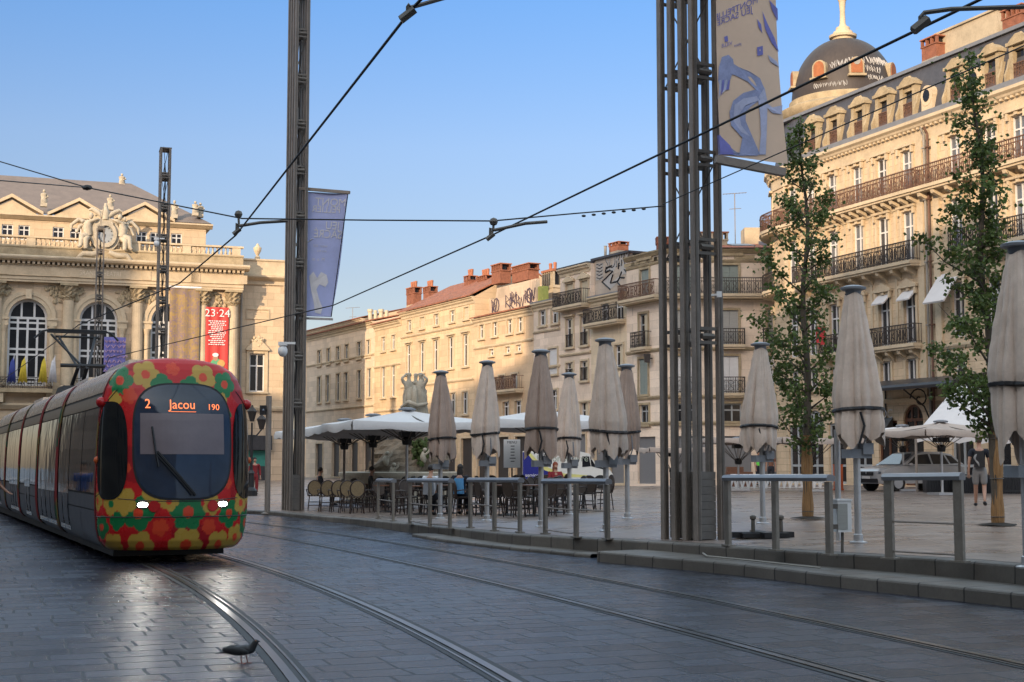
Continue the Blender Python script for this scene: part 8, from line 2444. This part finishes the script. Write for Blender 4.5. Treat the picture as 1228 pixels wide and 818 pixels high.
# white racks in a long row
rk0, rk1 = at(876, 592, 62), at(991, 592, 62); n = 16
first = None
for i in range(n):
    x = rk0.x + (rk1.x - rk0.x) * (i + .5) / n
    lab = 'white slanted tubular rack in the long row behind the wide barrier'
    if first is None:
        first = thing('cycle_rack', lab, 'cycle rack', (0, 0, 0), 'white racks in a row')
        mb = MB(); w_ = (rk1.x - rk0.x) / n * .92
        for o, s in ((0, 1), (.12, -1)):
            mb.tube([(-w_ / 2, o, .02), (-w_ * .25 * s, o, .62), (w_ * .25, o, .58), (w_ / 2, o, .02)], .028, 5)
        mb.tube([(-w_ / 2, .0, .62), (w_ / 2, .0, .62)], .024, 5); mb.tube([(-w_ / 2, .1, .06), (w_ / 2, .1, .06)], .024, 5); mb.tube([(-w_ * .4, .05, .05), (w_ * .3, .05, .6)], .02, 5); mb.tube([(-w_ * .1, .08, .6), (w_ * .42, .08, .1)], .02, 5)
        mb.build('frame', M['sign_white'], first); o_ = first; o_.location = (x, 62, zp(x))
    else: dup(first, (x, 62, zp(x)), 0)
p = at(1005.5, 591, 59); zt_ = at(1005, 558, 59).z; z = zp(p.x)
mb = MB(); mb.box((p.x, p.y, (z + zt_) / 2), (.36, .2, zt_ - z)); mb.box((p.x, p.y, zt_ + .02), (.4, .24, .04)); mb.box((p.x, p.y, z + .03), (.42, .26, .06)); mb.build('orange_totem', M['orange'], label='orange-red upright panel left of the tall closed umbrella', cat='panel', loc=(p.x, p.y, z))
# terrace screens behind the car: low dark railings with planting and a rail
sc = 0
for x0, x1, Y in ((1112, 1150, 54), (1150, 1190, 53), (1190, 1232, 52)):
    a, b = at(x0, 592, Y), at(x1, 592, Y); z = zp(a.x); zt_ = at(x0, 571, Y).z
    lab = ['dark terrace screen of upright bars, beside the silver car', 'dark terrace screen of upright bars, behind the walking man', 'dark terrace screen of upright bars, at the right edge behind the tree'][sc]; sc += 1
    root = thing('terrace_screen', lab, 'screen', (a.x, Y, z), 'dark terrace screens at the right')
    mb = MB(); mb.bar((a.x, Y, zt_), (b.x, Y, zt_), .06); mb.build('rail', M['steel'], root)
    mb = MB(); k = int((b.x - a.x) / .09)
    for i in range(k): x = a.x + (b.x - a.x) * (i + .5) / k; mb.bar((x, Y, z), (x, Y, zt_), .035)
    mb.bar((a.x, Y, z + .1), (b.x, Y, z + .1), .05); mb.build('bars', M['black'], root)
    mb = MB(); mb.box(((a.x + b.x) / 2, Y + .5, z + .35), (b.x - a.x - .1, .5, .7)); mb.build('planter', M['shop_dark'], root)
# delivery crates and dark bins by the shutters
p = at(886, 573, 70); z = zp(p.x)
mb = MB(); mb.box((p.x, p.y, z + .35), (1.3, .6, .7)); mb.box((p.x - .2, p.y, z + .82), (.8, .5, .24)); mb.box((p.x, p.y - .31, z + .36), (1.1, .02, .5)); mb.build('service_counter', M['wood'], label='dark wooden service counter under the cream parasol right of the near pylon', cat='counter', loc=(p.x, p.y, z))
# ================================================================ the houses whose shade covers the square
for p0, p1, H, t0, lab in ((-110, -73, 38.5, -20, 'tall house left of the camera, opposite the opera'), (-73.4, -40.4, 31, -16, 'house left of the camera across the tracks'),
                           (-40.8, -20.8, 37, -16, 'tall house left behind the camera'), (-21.2, -7.2, 29.5, -18, 'house behind the camera'), (-7.6, 12.6, 27.6, -20, 'house directly behind the camera'), (12.2, 45, 28, -22, 'house right behind the camera')):
    opposite(p0, p1, H, t0, lab)
side_house((-27, 30), (-33, 52), 14, 'house left of the picture facing the tram, nearer')
side_house((-33.3, 53), (-41, 78), 15, 'house left of the picture facing the tram, farther')
side_house((-41.3, 79), (-49, 100), 15, 'house left of the picture beside the opera')
